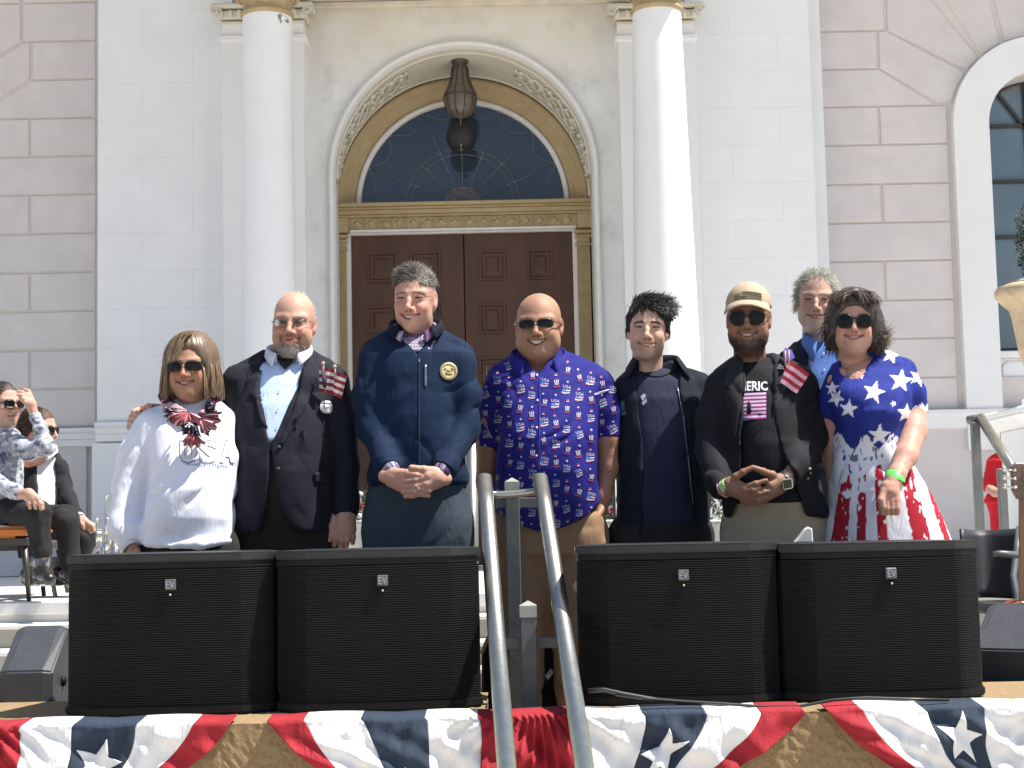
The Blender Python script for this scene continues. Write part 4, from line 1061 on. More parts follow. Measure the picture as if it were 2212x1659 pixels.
def garment(name, sdf, material, parent, color=None, paint=None, folds=None, creases=(), smooth=2, amp=.004, seed=0, fscale=1.0, rings=(), grain=0, shrink=0, sub=False):
    """mesh an Sdf, add cloth folds and creases, link it. paint(V,N,px,py)->(n,3)"""
    V, Q = sdf.poly(); V = laplace(V, Q, smooth); N = vnormals(V, Q); amp = amp * 1.6
    if amp:
        w = V + .16 * (np.c_[fbm(V, 6, seed, 2), fbm(V, 6, seed + 5, 2), fbm(V, 6, seed + 9, 2)] - .5)
        r1 = ridge(w @ np.array([[.8, 0, .6], [0, 1, 0], [-.6, 0, .8]]), np.array([13, 9, 3.2]) * fscale, seed + 1)
        r2 = ridge(w @ np.array([[.8, 0, -.6], [0, 1, 0], [.6, 0, .8]]), np.array([11, 8, 4.0]) * fscale, seed + 2)
        m = sstep(.38, .62, fbm(V, 4.0 * fscale, seed + 3))
        dsp = (r1 ** 3 * m + r2 ** 3 * (1 - m) - .25) * 1.4 * (.35 + 1.1 * sstep(.35, .65, fbm(V, 7, seed + 12)))
        V = V + N * (amp * dsp)[:, None]
    for (a, b, t0, wdt, fr, am) in rings:          # bunched rings round a limb
        a, b = np.array(a), np.array(b); ab = b - a; L = np.linalg.norm(ab)
        t = ((V - a) @ ab) / L ** 2; rad = np.linalg.norm(V - a - t[:, None] * ab, axis=1)
        ph = fr * t * 6.283 + 5 * vnoise(V, 14, seed + 4) + 4 * vnoise(V, 6, seed + 6)
        V = V + N * (am * .55 * vnoise(V, 9, seed + 8) * 1.6 * np.sin(ph) * gauss(t - t0, wdt) * (rad < .10))[:, None]
    if creases:
        N = vnormals(V, Q); px, py = vproj(V); fr_ = sstep(.05, .5, -N[:, 1])
        for c in creases:
            pts, wd, dp = c[:3]; dp = dp * 1.6
            d, t, sd = seg_d(px, py, pts); fade = sstep(0, .12, t) * (1 - sstep(.88, 1, t)) if len(c) < 4 else 1
            V = V + N * (fr_ * (-dp * gauss(d, wd) + dp * .6 * gauss(d - wd * 1.9, wd * 1.1)) * (fade * .8 + .2))[:, None]
    N = vnormals(V, Q)
    col = None
    if paint is not None: px, py = vproj(V); col = paint(V, N, px, py)
    elif color is not None:
        col = np.tile(np.array(color, np.float32), (len(V), 1)) * (1 + grain * (fbm(V, 60, 3) - .5))[:, None]
    me = npmesh(name, V, Q, col)
    o = link(name, me, material, parent)
    o_bvh[o.name] = (V + 0.0, Q)
    return o
o_bvh = {}
def bvh_of(*objs):
    vs, fs, k = [], [], 0
    for o in objs:
        V, Q = o_bvh[o.name]; vs.append(V); fs.append(Q + k); k += len(V)
    return BVHTree.FromPolygons(np.concatenate(vs).tolist(), np.concatenate(fs).tolist())
CAMO = Vector((0, 0, EYE))
def hit(bvh, px, py, fallback=5.7):
    d = ray(px, py); loc, n, i, dist = bvh.ray_cast(CAMO, d)
    if loc is None:
        loc, n, i, dist = bvh.find_nearest(at(px, py, fallback)); return loc, n
    return loc, n
def patch(name, polys, bvh, material, parent, off=.002, thick=.0015, cuts=2, color=None, smooth=True, maxlen=9):
    """flat outlines given in frame pixels, laid on the surface they hit (prints, lapels, pockets)"""
    bm = bmesh.new()
    for poly in polys:
        if len(poly) < 3: continue
        vs = [bm.verts.new((x, y, 0)) for x, y in poly]
        try: bm.faces.new(vs)
        except ValueError: continue
    bmesh.ops.triangulate(bm, faces=bm.faces)
    for _ in range(cuts):
        ed = [e for e in bm.edges if e.calc_length() > maxlen]
        if not ed: break
        bmesh.ops.subdivide_edges(bm, edges=ed, cuts=1); bmesh.ops.triangulate(bm, faces=bm.faces)
    for v in bm.verts:
        l, n = hit(bvh, v.co.x, v.co.y)
        d = (CAMO - l).normalized(); nn = (n if n.dot(d) > 0 else -n)
        v.co = l + (nn * .7 + d * .3).normalized() * off
    bm.normal_update()
    for f in bm.faces:
        if f.normal.dot(CAMO - f.calc_center_median()) < 0: f.normal_flip()
    me = bpy.data.meshes.new(name); bm.to_mesh(me); bm.free()
    if smooth:
        for p in me.polygons: p.use_smooth = True
    if color is not None: vcol_fill(me, color)
    o = link(name, me, material, parent)
    if thick: md = o.modifiers.new('thickness', 'SOLIDIFY'); md.thickness = thick; md.offset = 1
    return o
def vcol_fill(me, color):
    a = me.color_attributes.new('Col', 'FLOAT_COLOR', 'POINT'); a.data.foreach_set('color', np.tile(np.array([*color, 1], np.float32), (len(me.vertices), 1)).ravel())
_txt = {}
def text_polys(s, bold=0):
    """glyph triangles of a string, normalised to cap height 1, x from 0"""
    if (s, bold) in _txt: return _txt[(s, bold)]
    cu = bpy.data.curves.new('t', 'FONT'); cu.body = s; cu.offset = bold; ob = bpy.data.objects.new('t', cu); COL.objects.link(ob)
    cu.resolution_u = 2
    dg = bpy.context.evaluated_depsgraph_get(); dg.update(); me = ob.evaluated_get(dg).to_mesh()
    V = np.array([v.co[:2] for v in me.vertices]); T = [tuple(p.vertices) for p in me.polygons]
    ob.evaluated_get(dg).to_mesh_clear(); bpy.data.objects.remove(ob); bpy.data.curves.remove(cu)
    if len(V) == 0: return []
    h = .70; V = V / h; out = [[tuple(V[i]) for i in t] for t in T]; _txt[(s, bold)] = out; return out
def text_px(s, x, y, h, w=None, rot=0, bold=0):
    tr = text_polys(s, bold); X_ = [p[0] for t in tr for p in t]; w0 = max(X_) - min(X_); sx = (w / w0) if w else h
    c, sn = math.cos(rot), math.sin(rot); m = min(X_)
    return [[(x + (px - m) * sx * c + py * h * sn, y - py * h * c + (px - m) * sx * sn) for px, py in t] for t in tr]
def star_px(x, y, r, a=0, ri=.4): return [(x + (r if k % 2 == 0 else r * ri) * math.sin(a + PI * k / 5), y - (r if k % 2 == 0 else r * ri) * math.cos(a + PI * k / 5)) for k in range(10)]

# ------------------------------------------------------------------ skin, hair, cloth materials
M_SKIN = mat('skin', (1, 1, 1), .55, vcol=True, sss=.10, noise=.06, nscale=130, bump=.12, bscale=450, spec=.32)
M_HAIR = mat('hair_strand', (1, 1, 1), .42, vcol=True, spec=.5)
M_WOOL = mat('suit_wool', (1, 1, 1), .8, vcol=True, noise=.12, nscale=260, bump=.12, wrinkle=.5, bscale=500, sheen=.03, spec=.2)
M_COTTON = mat('shirt_cotton', (1, 1, 1), .8, vcol=True, noise=.04, nscale=80, bump=.10, wrinkle=.8, bscale=300, spec=.2)
M_SHELLJ = mat('softshell_cloth', (1, 1, 1), .78, vcol=True, noise=.05, nscale=150, bump=.06, wrinkle=.7, bscale=500, sheen=.02, spec=.12)
M_DENIM = mat('denim', (1, 1, 1), .85, vcol=True, noise=.18, nscale=170, wrinkle=.8, bump=.3, bscale=420)
M_LENS = mat('dark_lens', (.006, .005, .005), .10, spec=.22)
M_FRAMEB = mat('glossy_dark_frame', (.02, .015, .012), .2)
M_WIRE = mat('thin_metal_frame', (.25, .2, .15), .3, metal=.9)
M_TEETH = mat('tooth_enamel', (.78, .72, .63), .25, coat=.4)
M_EYE = mat('eye_white', (.62, .58, .54), .15, coat=.8)

def head_matrix(ex, ey, d, yaw=0, pitch=0, roll=0, s=1.0):
    R = Matrix.Rotation(yaw, 3, 'Z') @ Matrix.Rotation(roll, 3, 'Y') @ Matrix.Rotation(pitch, 3, 'X')
    eye = at(ex, ey, d - .075)
    T = eye - R @ Vector((0, -.082 * s, .0))
    return Matrix.Translation(T) @ R.to_4x4() @ Matrix.Scale(s, 4)

def face_sdf(p, vox=.0023):
    g = lambda k, v: p.get(k, v)
    w = g('w', 1); jw = g('jaw', 1); fat = g('fat', 0); nz = g('nose', 1); sm = g('smile', 1); ck = g('cheek', 1); br = g('brow', 1)
    S = Sdf(vox)
    S.ell((0, .018, .038), (.0765 * w, .094, .086), .01)
    S.ell((0, -.022, .012), (.066 * w, .066, .088), .03)
    S.ell((0, -.021, -.054), (.0470 * jw, .060, .060), .030)
    S.ell((0, -.052, -.088), (.031 * jw * g('chinw', 1), .033, .030), .026)
    S.ell((0, -.075, -.102 - g('chinl', 0)), (.019 * jw, .017, .016), .022)
    for s in (-1, 1):
        S.ell((s * .042 * w, -.058, -.030), (.021, .025, .019 * ck), .026)                       # cheekbone
        S.ell((s * .036 * jw, -.071, -.040), (.0135 * ck, .0145, .0125), .02)                      # smile apple
        S.cap((s * .050 * w, -.068, .019), (s * .014, -.083, .016), .010 * br, .0095 * br, .018)   # brow ridge
        S.ell((s * .048 * jw, -.030, -.062), (.017 * jw, .028, .026), .024)                         # jaw angle
    if fat:
        S.ell((0, -.028, -.108), ((.040 + .012 * fat) * jw, .044, .022 + .012 * fat), .03); 
        for s in (-1, 1): S.ell((s * .044 * jw, -.034, -.060), (.018 + .010 * fat, .032, .030 + .008 * fat), .03)
    for s in (-1, 1):
        S.ell((s * .0325, -.104, .0005), (.021, .021, .0135), .012, '-')                           # socket
        S.ell((s * .0325, -.0700, -.0005), (.0155, .0165, .0120), .008)                            # lids
        S.cap((s * .021, -.0860, .0005), (s * .044, -.0780, -.0005), .0030 * g('eye', 1), .0020, .0030, '-')   # lid opening
    # nose
    S.chain([((0, -.083, .014), .0075 * nz), ((0, -.098, -.010), .0078 * nz), ((0, -.1105, -.032), .0095 * nz)], .010)
    S.ell((0, -.111, -.037), (.0112 * nz, .0100, .0092 * nz), .007)
    for s in (-1, 1):
        S.ell((s * .0140 * nz, -.097, -.0395), (.0076 * nz, .0110, .0074), .006)
        S.ell((s * .0068 * nz, -.105, -.0475), (.0042, .0055, .0040), .004, '-')
        # nasolabial fold
        S.chain([((s * .0225, -.092, -.036), .0026), ((s * .031, -.0885, -.052), .0030), ((s * .0370 * jw, -.078, -.066), .0012)], .014, op='-')
    # muzzle, lips
    S.ell((0, -.071, -.064), (.033, .024, .030), .022)
    mw = .0315 * g('mouthw', 1); cz = -.0660; cur = 7.5 * sm; ho = (g('open', .0055) * 1.2)
    def zc(x): return cz + cur * x * x
    lip = g('lip', 1)
    for i in range(-6, 6):
        for up in (1, -1):
            xa, xb = mw * i / 6, mw * (i + 1) / 6
            ha = ho * (1 - (xa / mw) ** 2) + .0022; hb = ho * (1 - (xb / mw) ** 2) + .0022
            ya, yb = -.0945 + xa * xa * 15, -.0945 + xb * xb * 15
            r = .0031 * lip * (1.0 if up < 0 else .85)
            S.cap((xa, ya, zc(xa) + up * ha * (1.0 if up < 0 else .7)), (xb, yb, zc(xb) + up * hb * (1.0 if up < 0 else .7)), r * (1 - .5 * abs(xa / mw)), r * (1 - .5 * abs(xb / mw)), .006)
    def carve(x, y, z):
        h = ho * np.clip(1 - (x / mw) ** 2, 0, 1)
        zz = z - (cz + cur * x * x)
        d = np.maximum(np.where(zz > 0, zz - h * .55, -zz - h), np.abs(x) - mw)
        return np.maximum(d, y + .073 - 9 * x * x) + 0 * y
    S.fn(carve, (-mw, -.12, cz - .012), (mw, -.06, cz + .025), .0015)
    for s in (-1, 1): S.ell((s * mw * 1.06, -.082, zc(mw) - .001), (.0036, .006, .0036), .006, '-')
    # ears
    for s in (-1, 1):
        ex = s * (.0765 * w)
        S.ell((ex, .010, .000), (.0085, .0170, .0290), .006, rot=(-s * .30, 'Z'))
        S.cap((ex * .93, .004, -.03), (ex * .93, .012, .015), .010, .010, .01)
        S.ell((ex + s * .0075, .004, .007), (.0052, .0095, .0170), .004, '-', rot=(-s * .30, 'Z'))
        S.ell((ex + s * .001, .002, -.023), (.0065, .009, .0095), .006)
    # neck
    nk = g('neck', 1)
    S.cap((0, .018, -.040), (0, .040, -.165), .055 * nk, .060 * nk, .03)
    return S, dict(mw=mw, cz=cz, cur=cur, ho=ho)

SK = {'fair': (.49, .30, .225), 'pink': (.51, .295, .22), 'tan': (.36, .20, .13), 'brown': (.26, .14, .09), 'light': (.54, .35, .265)}
def face_color(V, p, hairmask=None):
    g = lambda k, v: p.get(k, v)
    x, y, z = V[:, 0], V[:, 1], V[:, 2]; ax = np.abs(x); fr = (y < -.02)
    base = np.array(SK[g('skin', 'fair')], np.float32)
    c = np.tile(base, (len(V), 1)) * (1 + .34 * (fbm(V, 28, 5) - .5) + .16 * (vnoise(V, 120, 8) - .5))[:, None]
    red = base * np.array([1.08, .72, .68])
    def mixc(col, m): nonlocal c; m = np.clip(m, 0, 1)[:, None]; c = c * (1 - m) + np.asarray(col, np.float32)[None] * m
    rd = g('red', .5)
    mixc(red, rd * .9 * gauss(np.hypot(ax - .045, (z + .028) * 1.1), .022) * fr)
    mixc(red, rd * .8 * gauss(np.hypot(x, z + .036), .014) * (y < -.09))
    mixc(red, rd * .7 * (ax > .070) * gauss(z + .006, .03))
    mixc(base * np.array([.72, .60, .56]), .6 * gauss(np.hypot((ax - .032) * .8, z + .004), .013) * fr)  # eye sockets darkened: shade painted into the skin colour
    # lips
    mw = .0315 * g('mouthw', 1); cz = -.0660; cur = 7.5 * g('smile', 1); ho = (g('open', .0055) * 1.2)
    zc = cz + cur * x * x; hh = ho * np.clip(1 - (x / mw) ** 2, 0, 1)
    dz = z - zc; lipm = (ax < mw * 1.02) * (y < -.072) * (1 - sstep(.0042, .0062, np.maximum(dz - hh * .7 - .0005, -dz - hh - .0018)))
    mixc(base * np.array(g('lipc', (.82, .50, .50))), .8 * lipm)
    mixc((.05, .015, .012), (ax < mw * 1.04) * (y > -.0875 + x * x * 13) * (y < -.05) * (np.abs(dz) < hh + .0012) * 1.0)
    mixc((.20, .09, .07), .45 * gauss(np.hypot((ax - mw * 1.06) * .9, z - (cz + cur * mw * mw) + .001), .0038) * (y < -.06))  # mouth corners darkened: crease shade painted into the skin
    # lid opening, lashes, brows
    lid = np.abs(z - .0003) ; mixc((.030, .016, .012), .92 * (ax > .0195) * (ax < .0465) * (y < -.055) * (1 - sstep(.0022, .0040 * g('lash', 1), np.abs(z - .0016))))
    bz = .0195 - .012 * ((ax - .026) / .03) ** 2 + g('browz', 0)
    bcol = g('browc', (.10, .065, .045)); bth = .0036 * g('browt', 1)
    bn = .7 + .6 * vnoise(V * np.array([1, 1, 1]), 240, 4)
    mixc(bcol, 1.1 * g('brows', .75) * bn * (ax > .012) * (1 - sstep(.046, .052, ax)) * (y < -.045) * (1 - sstep(bth * .6, bth * 1.4, np.abs(z - bz))))
    # nostrils
    mixc((.06, .025, .02), gauss(np.hypot(ax - .0068, (z + .0485)), .0038) * (y < -.095))
    # beard
    bd = p.get('beard')
    if bd:
        bc, dens, ztop, style = bd
        nn = .65 + .7 * vnoise(V * np.array([1, 1, .45]), 260, 6) + .3 * (fbm(V, 40, 2) - .5)
        jaw = sstep(ztop + .012, ztop - .012, z - .35 * np.clip(ax - .03, 0, 1)) * (y < .01) * sstep(-.185, -.128, z)
        if style == 'goatee':
            jaw = jaw * (1 - sstep(.030, .052, ax)) + .25 * jaw * sstep(.03, .05, ax)
        mous = (ax < .036) * gauss(z - (-.0555 + 4.5 * x * x), .0058) * (y < -.07)
        mm = np.maximum(jaw * (np.hypot(x / .022, (z + .077) / .010) > .75), mous * g('mous', 1))
        # keep lips clear
        mm = mm * (1 - lipm) 
        mixc(bc, dens * mm * nn)
        if p.get('beard2'):
            mixc(p['beard2'], .85 * jaw * sstep(-.088, -.104, z) * nn)
    if hairmask is not None: mixc(g('scalp', (.12, .09, .07)), hairmask(V))
    return c

def hair_mesh(name, roots, dirs, length, r, col, M, parent, seg=7, grav=(0, 0, -1), gw=.3, curl=0, curlf=9, seed=0, collide=None, taper=.25, jit=.25, keep=None):
    """many fine three-sided tubes; everything in head-local metres, then moved by M"""
    rng = np.random.default_rng(seed); n = len(roots)
    cl_ = vnoise(roots.astype(np.float32), 95, seed + 2)[:, None]; col = col * (.65 + .7 * cl_); length = length * (.85 + .3 * cl_[:, 0])
    P = roots.copy(); D = dirs / (np.linalg.norm(dirs, axis=1, keepdims=True) + 1e-9)
    step = (length / seg)[:, None]; pts = [P.copy()]
    gv = np.asarray(grav, float); ph = rng.random((n, 1)) * 6.28; side = np.cross(D, rng.normal(size=(n, 3))); side /= np.linalg.norm(side, axis=1, keepdims=True) + 1e-9
    jn = rng.normal(size=(n, 3)) * jit
    for k in range(seg):
        D = D + gv * gw / seg * 2 + jn / seg
        D /= np.linalg.norm(D, axis=1, keepdims=True)
        cu = curl * np.sin(ph + curlf * (k + 1) / seg * 3) ; cu2 = curl * np.cos(ph + curlf * (k + 1) / seg * 3)
        P = P + D * step + side * cu * step + np.cross(D, side) * cu2 * step
        if collide is not None:
            c, rr = collide; q = (P - c) / rr; l = np.linalg.norm(q, axis=1, keepdims=True); inside = (l < 1)
            P = np.where(inside, c + q / np.maximum(l, 1e-6) * rr, P)
        pts.append(P.copy())
    A = np.stack(pts, 1)                                       # n, seg+1, 3
    if keep is not None:
        kp = keep(A); A = A[kp]; col = col[kp]; n = len(A)
    T = np.gradient(A, axis=1); T /= np.linalg.norm(T, axis=2, keepdims=True) + 1e-9
    up = np.cross(T, np.array([.3, .9, .2])); up /= np.linalg.norm(up, axis=2, keepdims=True) + 1e-9
    ri = np.cross(T, up)
    rad = (r * (1 - (1 - taper) * (np.arange(seg + 1) / seg) ** 2))[None, :, None] * (.7 + .6 * rng.random((n, 1, 1)))
    ring = [A + rad * (math.cos(a) * up + math.sin(a) * ri) for a in (0, 2.094, 4.189)]
    V = np.stack(ring, 2).reshape(-1, 3)
    idx = np.arange(n * (seg + 1) * 3).reshape(n, seg + 1, 3); Q = []
    for k in range(3):
        j = (k + 1) % 3; Q.append(np.stack([idx[:, :-1, k], idx[:, :-1, j], idx[:, 1:, j], idx[:, 1:, k]], -1).reshape(-1, 4))
    Q = np.concatenate(Q)
    C_ = np.repeat(col, (seg + 1) * 3, axis=0)
    Vw = np.c_[V, np.ones(len(V))] @ np.array(M).T; 
    return link(name, npmesh(name, Vw[:, :3], Q, C_), M_HAIR, parent)
def varied(n, base, var=.25, base2=None, mix2=.3, seed=0):
    rng = np.random.default_rng(seed + 50); c = np.tile(np.array(base, np.float32), (n, 1)) * (1 + var * (rng.random((n, 1)) * 2 - 1))
    if base2 is not None: m = rng.random((n, 1)) < mix2; c = np.where(m, np.array(base2, np.float32) * (1 + var * (rng.random((n, 1)) * 2 - 1)), c)
    return c

def make_head(p):
    """returns world verts, quads, colours, local verts, matrix"""
    S, info = face_sdf(p, p.get('vox', .0026)); V, Q = S.poly(); V = laplace(V, Q, 1, .4); N = vnormals(V, Q)
    # fine wrinkles: forehead lines, crow's feet
    a = p.get('age', .4)
    x, y, z = V[:, 0], V[:, 1], V[:, 2]
    fore = gauss(z - .048, .022) * (y < -.04) * np.clip(1 - (np.abs(x) / .05) ** 2, 0, 1)
    V = V + N * (a * .00022 * np.sin((z + .12 * x * x * 8 + .002 * np.sin(x * 140)) * 900) * fore)[:, None]
    crow = gauss(np.hypot(np.abs(x) - .058, z - .0), .014) * (y < -.03)
    V = V + N * (a * .0007 * np.sin(np.arctan2(z, np.abs(x) - .035) * 13) * crow)[:, None]
    if p.get('bags', 0): V = V + N * (p['bags'] * .0016 * gauss(np.hypot((np.abs(x) - .034) * .6, z + .016), .0085) * (y < -.05))[:, None]
    V = V + N * ((fbm(V, 55, 2) - .5) * .0010 * a)[:, None]
    if p.get('beard') and p['beard'][1] > .6:
        ztop = p['beard'][2]; jw = sstep(ztop, ztop - .03, z) * (y < 0) * sstep(-.17, -.13, z) * (np.hypot(x / .03, (z + .070) / .014) > 1)
        V = V + N * (jw * (.002 + .0030 * (vnoise(V, 130, 3) - .3)) * p.get('beardthick', 1))[:, None]
    C_ = face_color(V, p, p.get('hairmask'))
    M = p['M']; Vw = (np.c_[V, np.ones(len(V))] @ np.array(M).T)[:, :3]
    return Vw, Q, C_, V, M, info
def teeth(p, info, M, parent):
    mw, cz, cur, ho = info['mw'], info['cz'], info['cur'], info['ho']
    if ho < .003: return
    mb = MB(); n = 10; ww = mw * .86
    for i in range(n):
        x0, x1 = -ww + 2 * ww * i / n, -ww + 2 * ww * (i + 1) / n; xm = (x0 + x1) / 2
        zt = cz + cur * xm * xm + ho * .75; hgt = ho * (1.35 if abs(xm) < ww * .6 else 1.0) * (1 - .35 * (xm / ww) ** 2)
        y = -.0865 + xm * xm * 15; g_ = (x1 - x0) * .06
        pts = [(x0 + g_, y + .0004, zt), (x1 - g_, y + .0004, zt), (x1 - g_ * 1.6, y, zt - hgt), (x0 + g_ * 1.6, y, zt - hgt)]
        bk = [(a, y + .004, c) for a, b, c in pts]
        mb.add([M @ Vector(q) for q in pts + bk], [(0, 1, 2, 3), (7, 6, 5, 4), (0, 4, 5, 1), (1, 5, 6, 2), (2, 6, 7, 3), (3, 7, 4, 0)])
    mb.build('teeth', M_TEETH, parent)
def eyes(p, M, parent):
    for s in (-1, 1):
        mb = MB(); c = M @ Vector((s * .0325, -.0712, 0)); mb.ball(c, .0132 * M.to_scale().x, 16, 10); o = mb.build('eyeball', M_EYE, parent)
        i_ = M @ Vector((s * .0315, -.0833, 0)); MB().ball(i_, .0050 * M.to_scale().x, 10, 6, (1, .4, 1)).build('iris', mat('iris_dark', (.03, .02, .015), .1), o)
def skull_pick(Vl, mask, n, seed=0):
    idx = np.nonzero(mask)[0]; rng = np.random.default_rng(seed)
    return Vl[rng.choice(idx, n, replace=len(idx) < n)] + rng.normal(size=(n, 3)) * .0008
SKC = np.array([0, .018, .038]); 
def spectacles(kind, M, parent, p):
    """kind: dict(out=list of (x,z) of the right lens, sym), y curve follows the face"""
    w = p.get('w', 1)
    k = kind
    yl = lambda x: k.get('y', -.099) + k.get('wrap', 3.2) * x * x
    dark = k.get('dark', True)
    fr = MB(); Rf = k.get('r', .0016)
    z0 = k.get('dz', 0); tilt = k.get('tilt', 0)
    def P(x, z, dy=0): return M @ Vector((x, yl(x) + dy - tilt * (z), z + z0))
    n = 28
    def outline(s):
        a = []
        for i in range(n):
            t = 2 * PI * i / n; e = k.get('sq', 2.6)
            c, sn = math.cos(t), math.sin(t)
            x = abs(c) ** (2 / e) * (1 if c > 0 else -1) * k['w']; z = abs(sn) ** (2 / e) * (1 if sn > 0 else -1) * k['h']
            if k.get('cat') : z += .10 * (x / k['w'] + .6) * k['h'] * (1 if sn > 0 else .3)
            if k.get('avi') and z < 0: x *= 1 - .22 * (-z / k['h']); z *= 1.15; x += .10 * z
            a.append((s * (k['cx'] + x), z))
        return a
    root = None
    for s in (-1, 1):
        o = outline(s); pts = [P(x, z) for x, z in o]
        if k.get('rim', True): fr.tube(pts + [pts[0]], Rf, 6, cap=False)
        elif k.get('toprim'): fr.tube([P(x, z) for x, z in o if z > -.001][::1], Rf, 6)
        # temple
        xe = s * (k['cx'] + k['w']); zt = k.get('tz', k['h'] * .45)
        fr.tube([P(xe * .99, zt), M @ Vector((s * .0765 * w * 1.01, -.060, zt + z0)), M @ Vector((s * .0800 * w, -.010, zt + z0)), M @ Vector((s * .0800 * w, .02, zt + z0 - .006))], [Rf * 1.2, k.get('tr', Rf * 1.3), k.get('tr', Rf * 1.3), Rf], 6, flat=k.get('tflat', 1.0))
    bx = k['cx'] - k['w']; bzz = k.get('bz', k['h'] * .4)
    fr.tube([P(-bx - .0005, bzz), P(-bx * .4, bzz + .003, -.002), P(bx * .4, bzz + .003, -.002), P(bx + .0005, bzz)], Rf, 6)
    if k.get('bar2'): fr.tube([P(-bx - .012, k['h'] * .93), P(bx + .012, k['h'] * .93)], Rf * .8, 6)
    fo = fr.build(k.get('name', 'sunglasses'), k.get('fmat', M_FRAMEB), parent)
    for s in (-1, 1):
        o = outline(s); cx = sum(a[0] for a in o) / n; cz = sum(a[1] for a in o) / n; mb = MB(); v = []; f = []
        for ri in (1, .66, .33): v += [P(cx + (x - cx) * ri, cz + (z - cz) * ri, -.0012 * (1 - ri)) for x, z in o]
        v.append(P(cx, cz, -.0014))
        for r_ in range(2):
            for i in range(n): f.append((r_ * n + i, r_ * n + (i + 1) % n, (r_ + 1) * n + (i + 1) % n, (r_ + 1) * n + i))
        for i in range(n): f.append((2 * n + i, 2 * n + (i + 1) % n, 3 * n))
        mb.add(v, f, True); lo = mb.build('lens', k.get('lmat', M_LENS), fo)
    return fo

def skin_limb(S, pts, d, k=.012): S.chain([(at(x, y, d + dy), r / ppm(d)) for x, y, dy, r in pts], k); return S
def body_obj(parts, label, origin):
    """one continuous-looking body mesh from head, hands and the hidden core"""
    V = []; Q = []; C_ = []; k = 0
    for v, q, c in parts: V.append(v); Q.append(q + k); C_.append(c); k += len(v)
    V = np.concatenate(V); Q = np.concatenate(Q); C_ = np.concatenate(C_)
    me = npmesh('person', V, Q, C_)
    o = link('person', me, M_SKIN, None, origin); tag(o, label, 'person'); return o
def skin_part(S, base, red=.4, smooth=1, seed=0, wr=.0004, nails=()):
    V, Q = S.poly(); V = laplace(V, Q, smooth, .4); N = vnormals(V, Q)
    V = V + N * ((fbm(V, 110, seed) - .5) * wr * 3)[:, None]
    b = np.array(SK[base], np.float32)
    c = b[None] * (1 + .22 * (fbm(V, 30, seed) - .5) + .15 * (vnoise(V, 120, seed + 3) - .5))[:, None]
    m = np.clip((fbm(V, 18, seed + 9) - .35) * red * 2.2, 0, .6)[:, None]; c = c * (1 - m) + (b * np.array([1.05, .72, .66]))[None] * m
    for (pt, r) in nails:
        w = np.exp(-(np.linalg.norm(V - np.array(pt)[None], axis=1) / r) ** 2)[:, None] * .6; c = c * (1 - w) + np.array([.72, .48, .42])[None] * w
    return V, Q, c.astype(np.float32)
def core_part(rows, arms, legs, base, d):
    """coarse hidden body under the clothes: torso, arms, legs down to the feet"""
    S = Sdf(.018); S.slabs(rows, .02)
    for ch_ in arms + legs: S.chain(ch_, .02)
    V, Q = S.poly(); return V, Q, np.tile(np.array(SK[base], np.float32), (len(V), 1))
def rows_px(rows, d, grow=0, dgrow=0):
    out = []; kf = (.62, .60, .68, .80, .90)
    for i_, (py, xl, xr, hd, cy) in enumerate(rows):
        if len(rows) > 5 and i_ < 5: hd = hd * kf[i_]; cy = cy + (.035, .03, .02, .008, 0)[i_]
        c = at((xl + xr) / 2, py, d); out.append((c.z, c.x, (xr - xl) / 2 / ppm(d) + grow, d + cy, hd + dgrow))
    return out
def shoulder(S, a, b, d):
    S.chain(limb([(x, y - .30 * r, dy + .02, r * .66) for x, y, dy, r in (a, b)], d), .035)
def limb(pts, d, grow=0): return [(at(x, y, d + dy), r / ppm(d) + grow) for x, y, dy, r in pts]
# ------------------------------------------------------------------ people
def col_bands(*a): pass
def paint_flat(c, grain=.10, seed=0, f=40):
    c = np.array(c, np.float32)
    return lambda V, N, px, py: np.tile(c, (len(V), 1)) * (1 + grain * (fbm(V, f, seed) - .5))[:, None]

def collar(name, c, rx, ry, h, material, parent, color, leaf=.035, point=.06, gap=.35, drop=.035, flare=.012, th=.0015, n=40, skew=0, tilt=.0, topflare=0, paint=None):
    """a folded collar round a neck centred at world point c; front faces -y; drop lowers the front"""
    rows = [[] for _ in range(5)]
    for i in range(n + 1):
        t = -1 + 2 * i / n; th_ = t * (PI - gap)            # 0 = back
        sx, cy_ = math.sin(th_), math.cos(th_); front = (1 - cy_) / 2
        z0 = c[2] - drop * front ** 1.6 + skew * sx; e = abs(t) ** 5
        ln = leaf + (point - leaf) * e
        x, y = c[0] + rx * sx, c[1] + ry * cy_
        rows[0].append((x, y, z0))
        rows[1].append((c[0] + (rx + topflare) * sx, c[1] + (ry + topflare) * cy_, z0 + h * (1 - .15 * front)))
        rows[2].append((c[0] + (rx + .004 + topflare) * sx, c[1] + (ry + .004 + topflare) * cy_ - .002 * front, z0 + h * (1 - .15 * front) + .001))
        o = flare * (1 + .6 * e)
        rows[3].append((c[0] + (rx + .005 + o * .5) * sx * (1 + .03 * e), c[1] + (ry + .005 + o * .6) * cy_ - .006 * front, z0 + h - ln * .5))
        rows[4].append((c[0] + (rx + .004 + o) * sx * (1 + .16 * e), c[1] + (ry + .004 + o) * cy_ - .012 * front, z0 + h - ln))
    m = MB().loft(rows)
    me = m.mesh(name); 
    if paint is not None:
        V = np.array(m.v); px, py = vproj(V); cc = np.ones((len(V), 4), np.float32); cc[:, :3] = paint(V, None, px, py)
        a = me.color_attributes.new('Col', 'FLOAT_COLOR', 'POINT'); a.data.foreach_set('color', cc.ravel())
    else: vcol_fill(me, color)
    o_ = link(name, me, material, parent); md = o_.modifiers.new('thickness', 'SOLIDIFY'); md.thickness = th * 1.5; md.offset = 1
    return o_

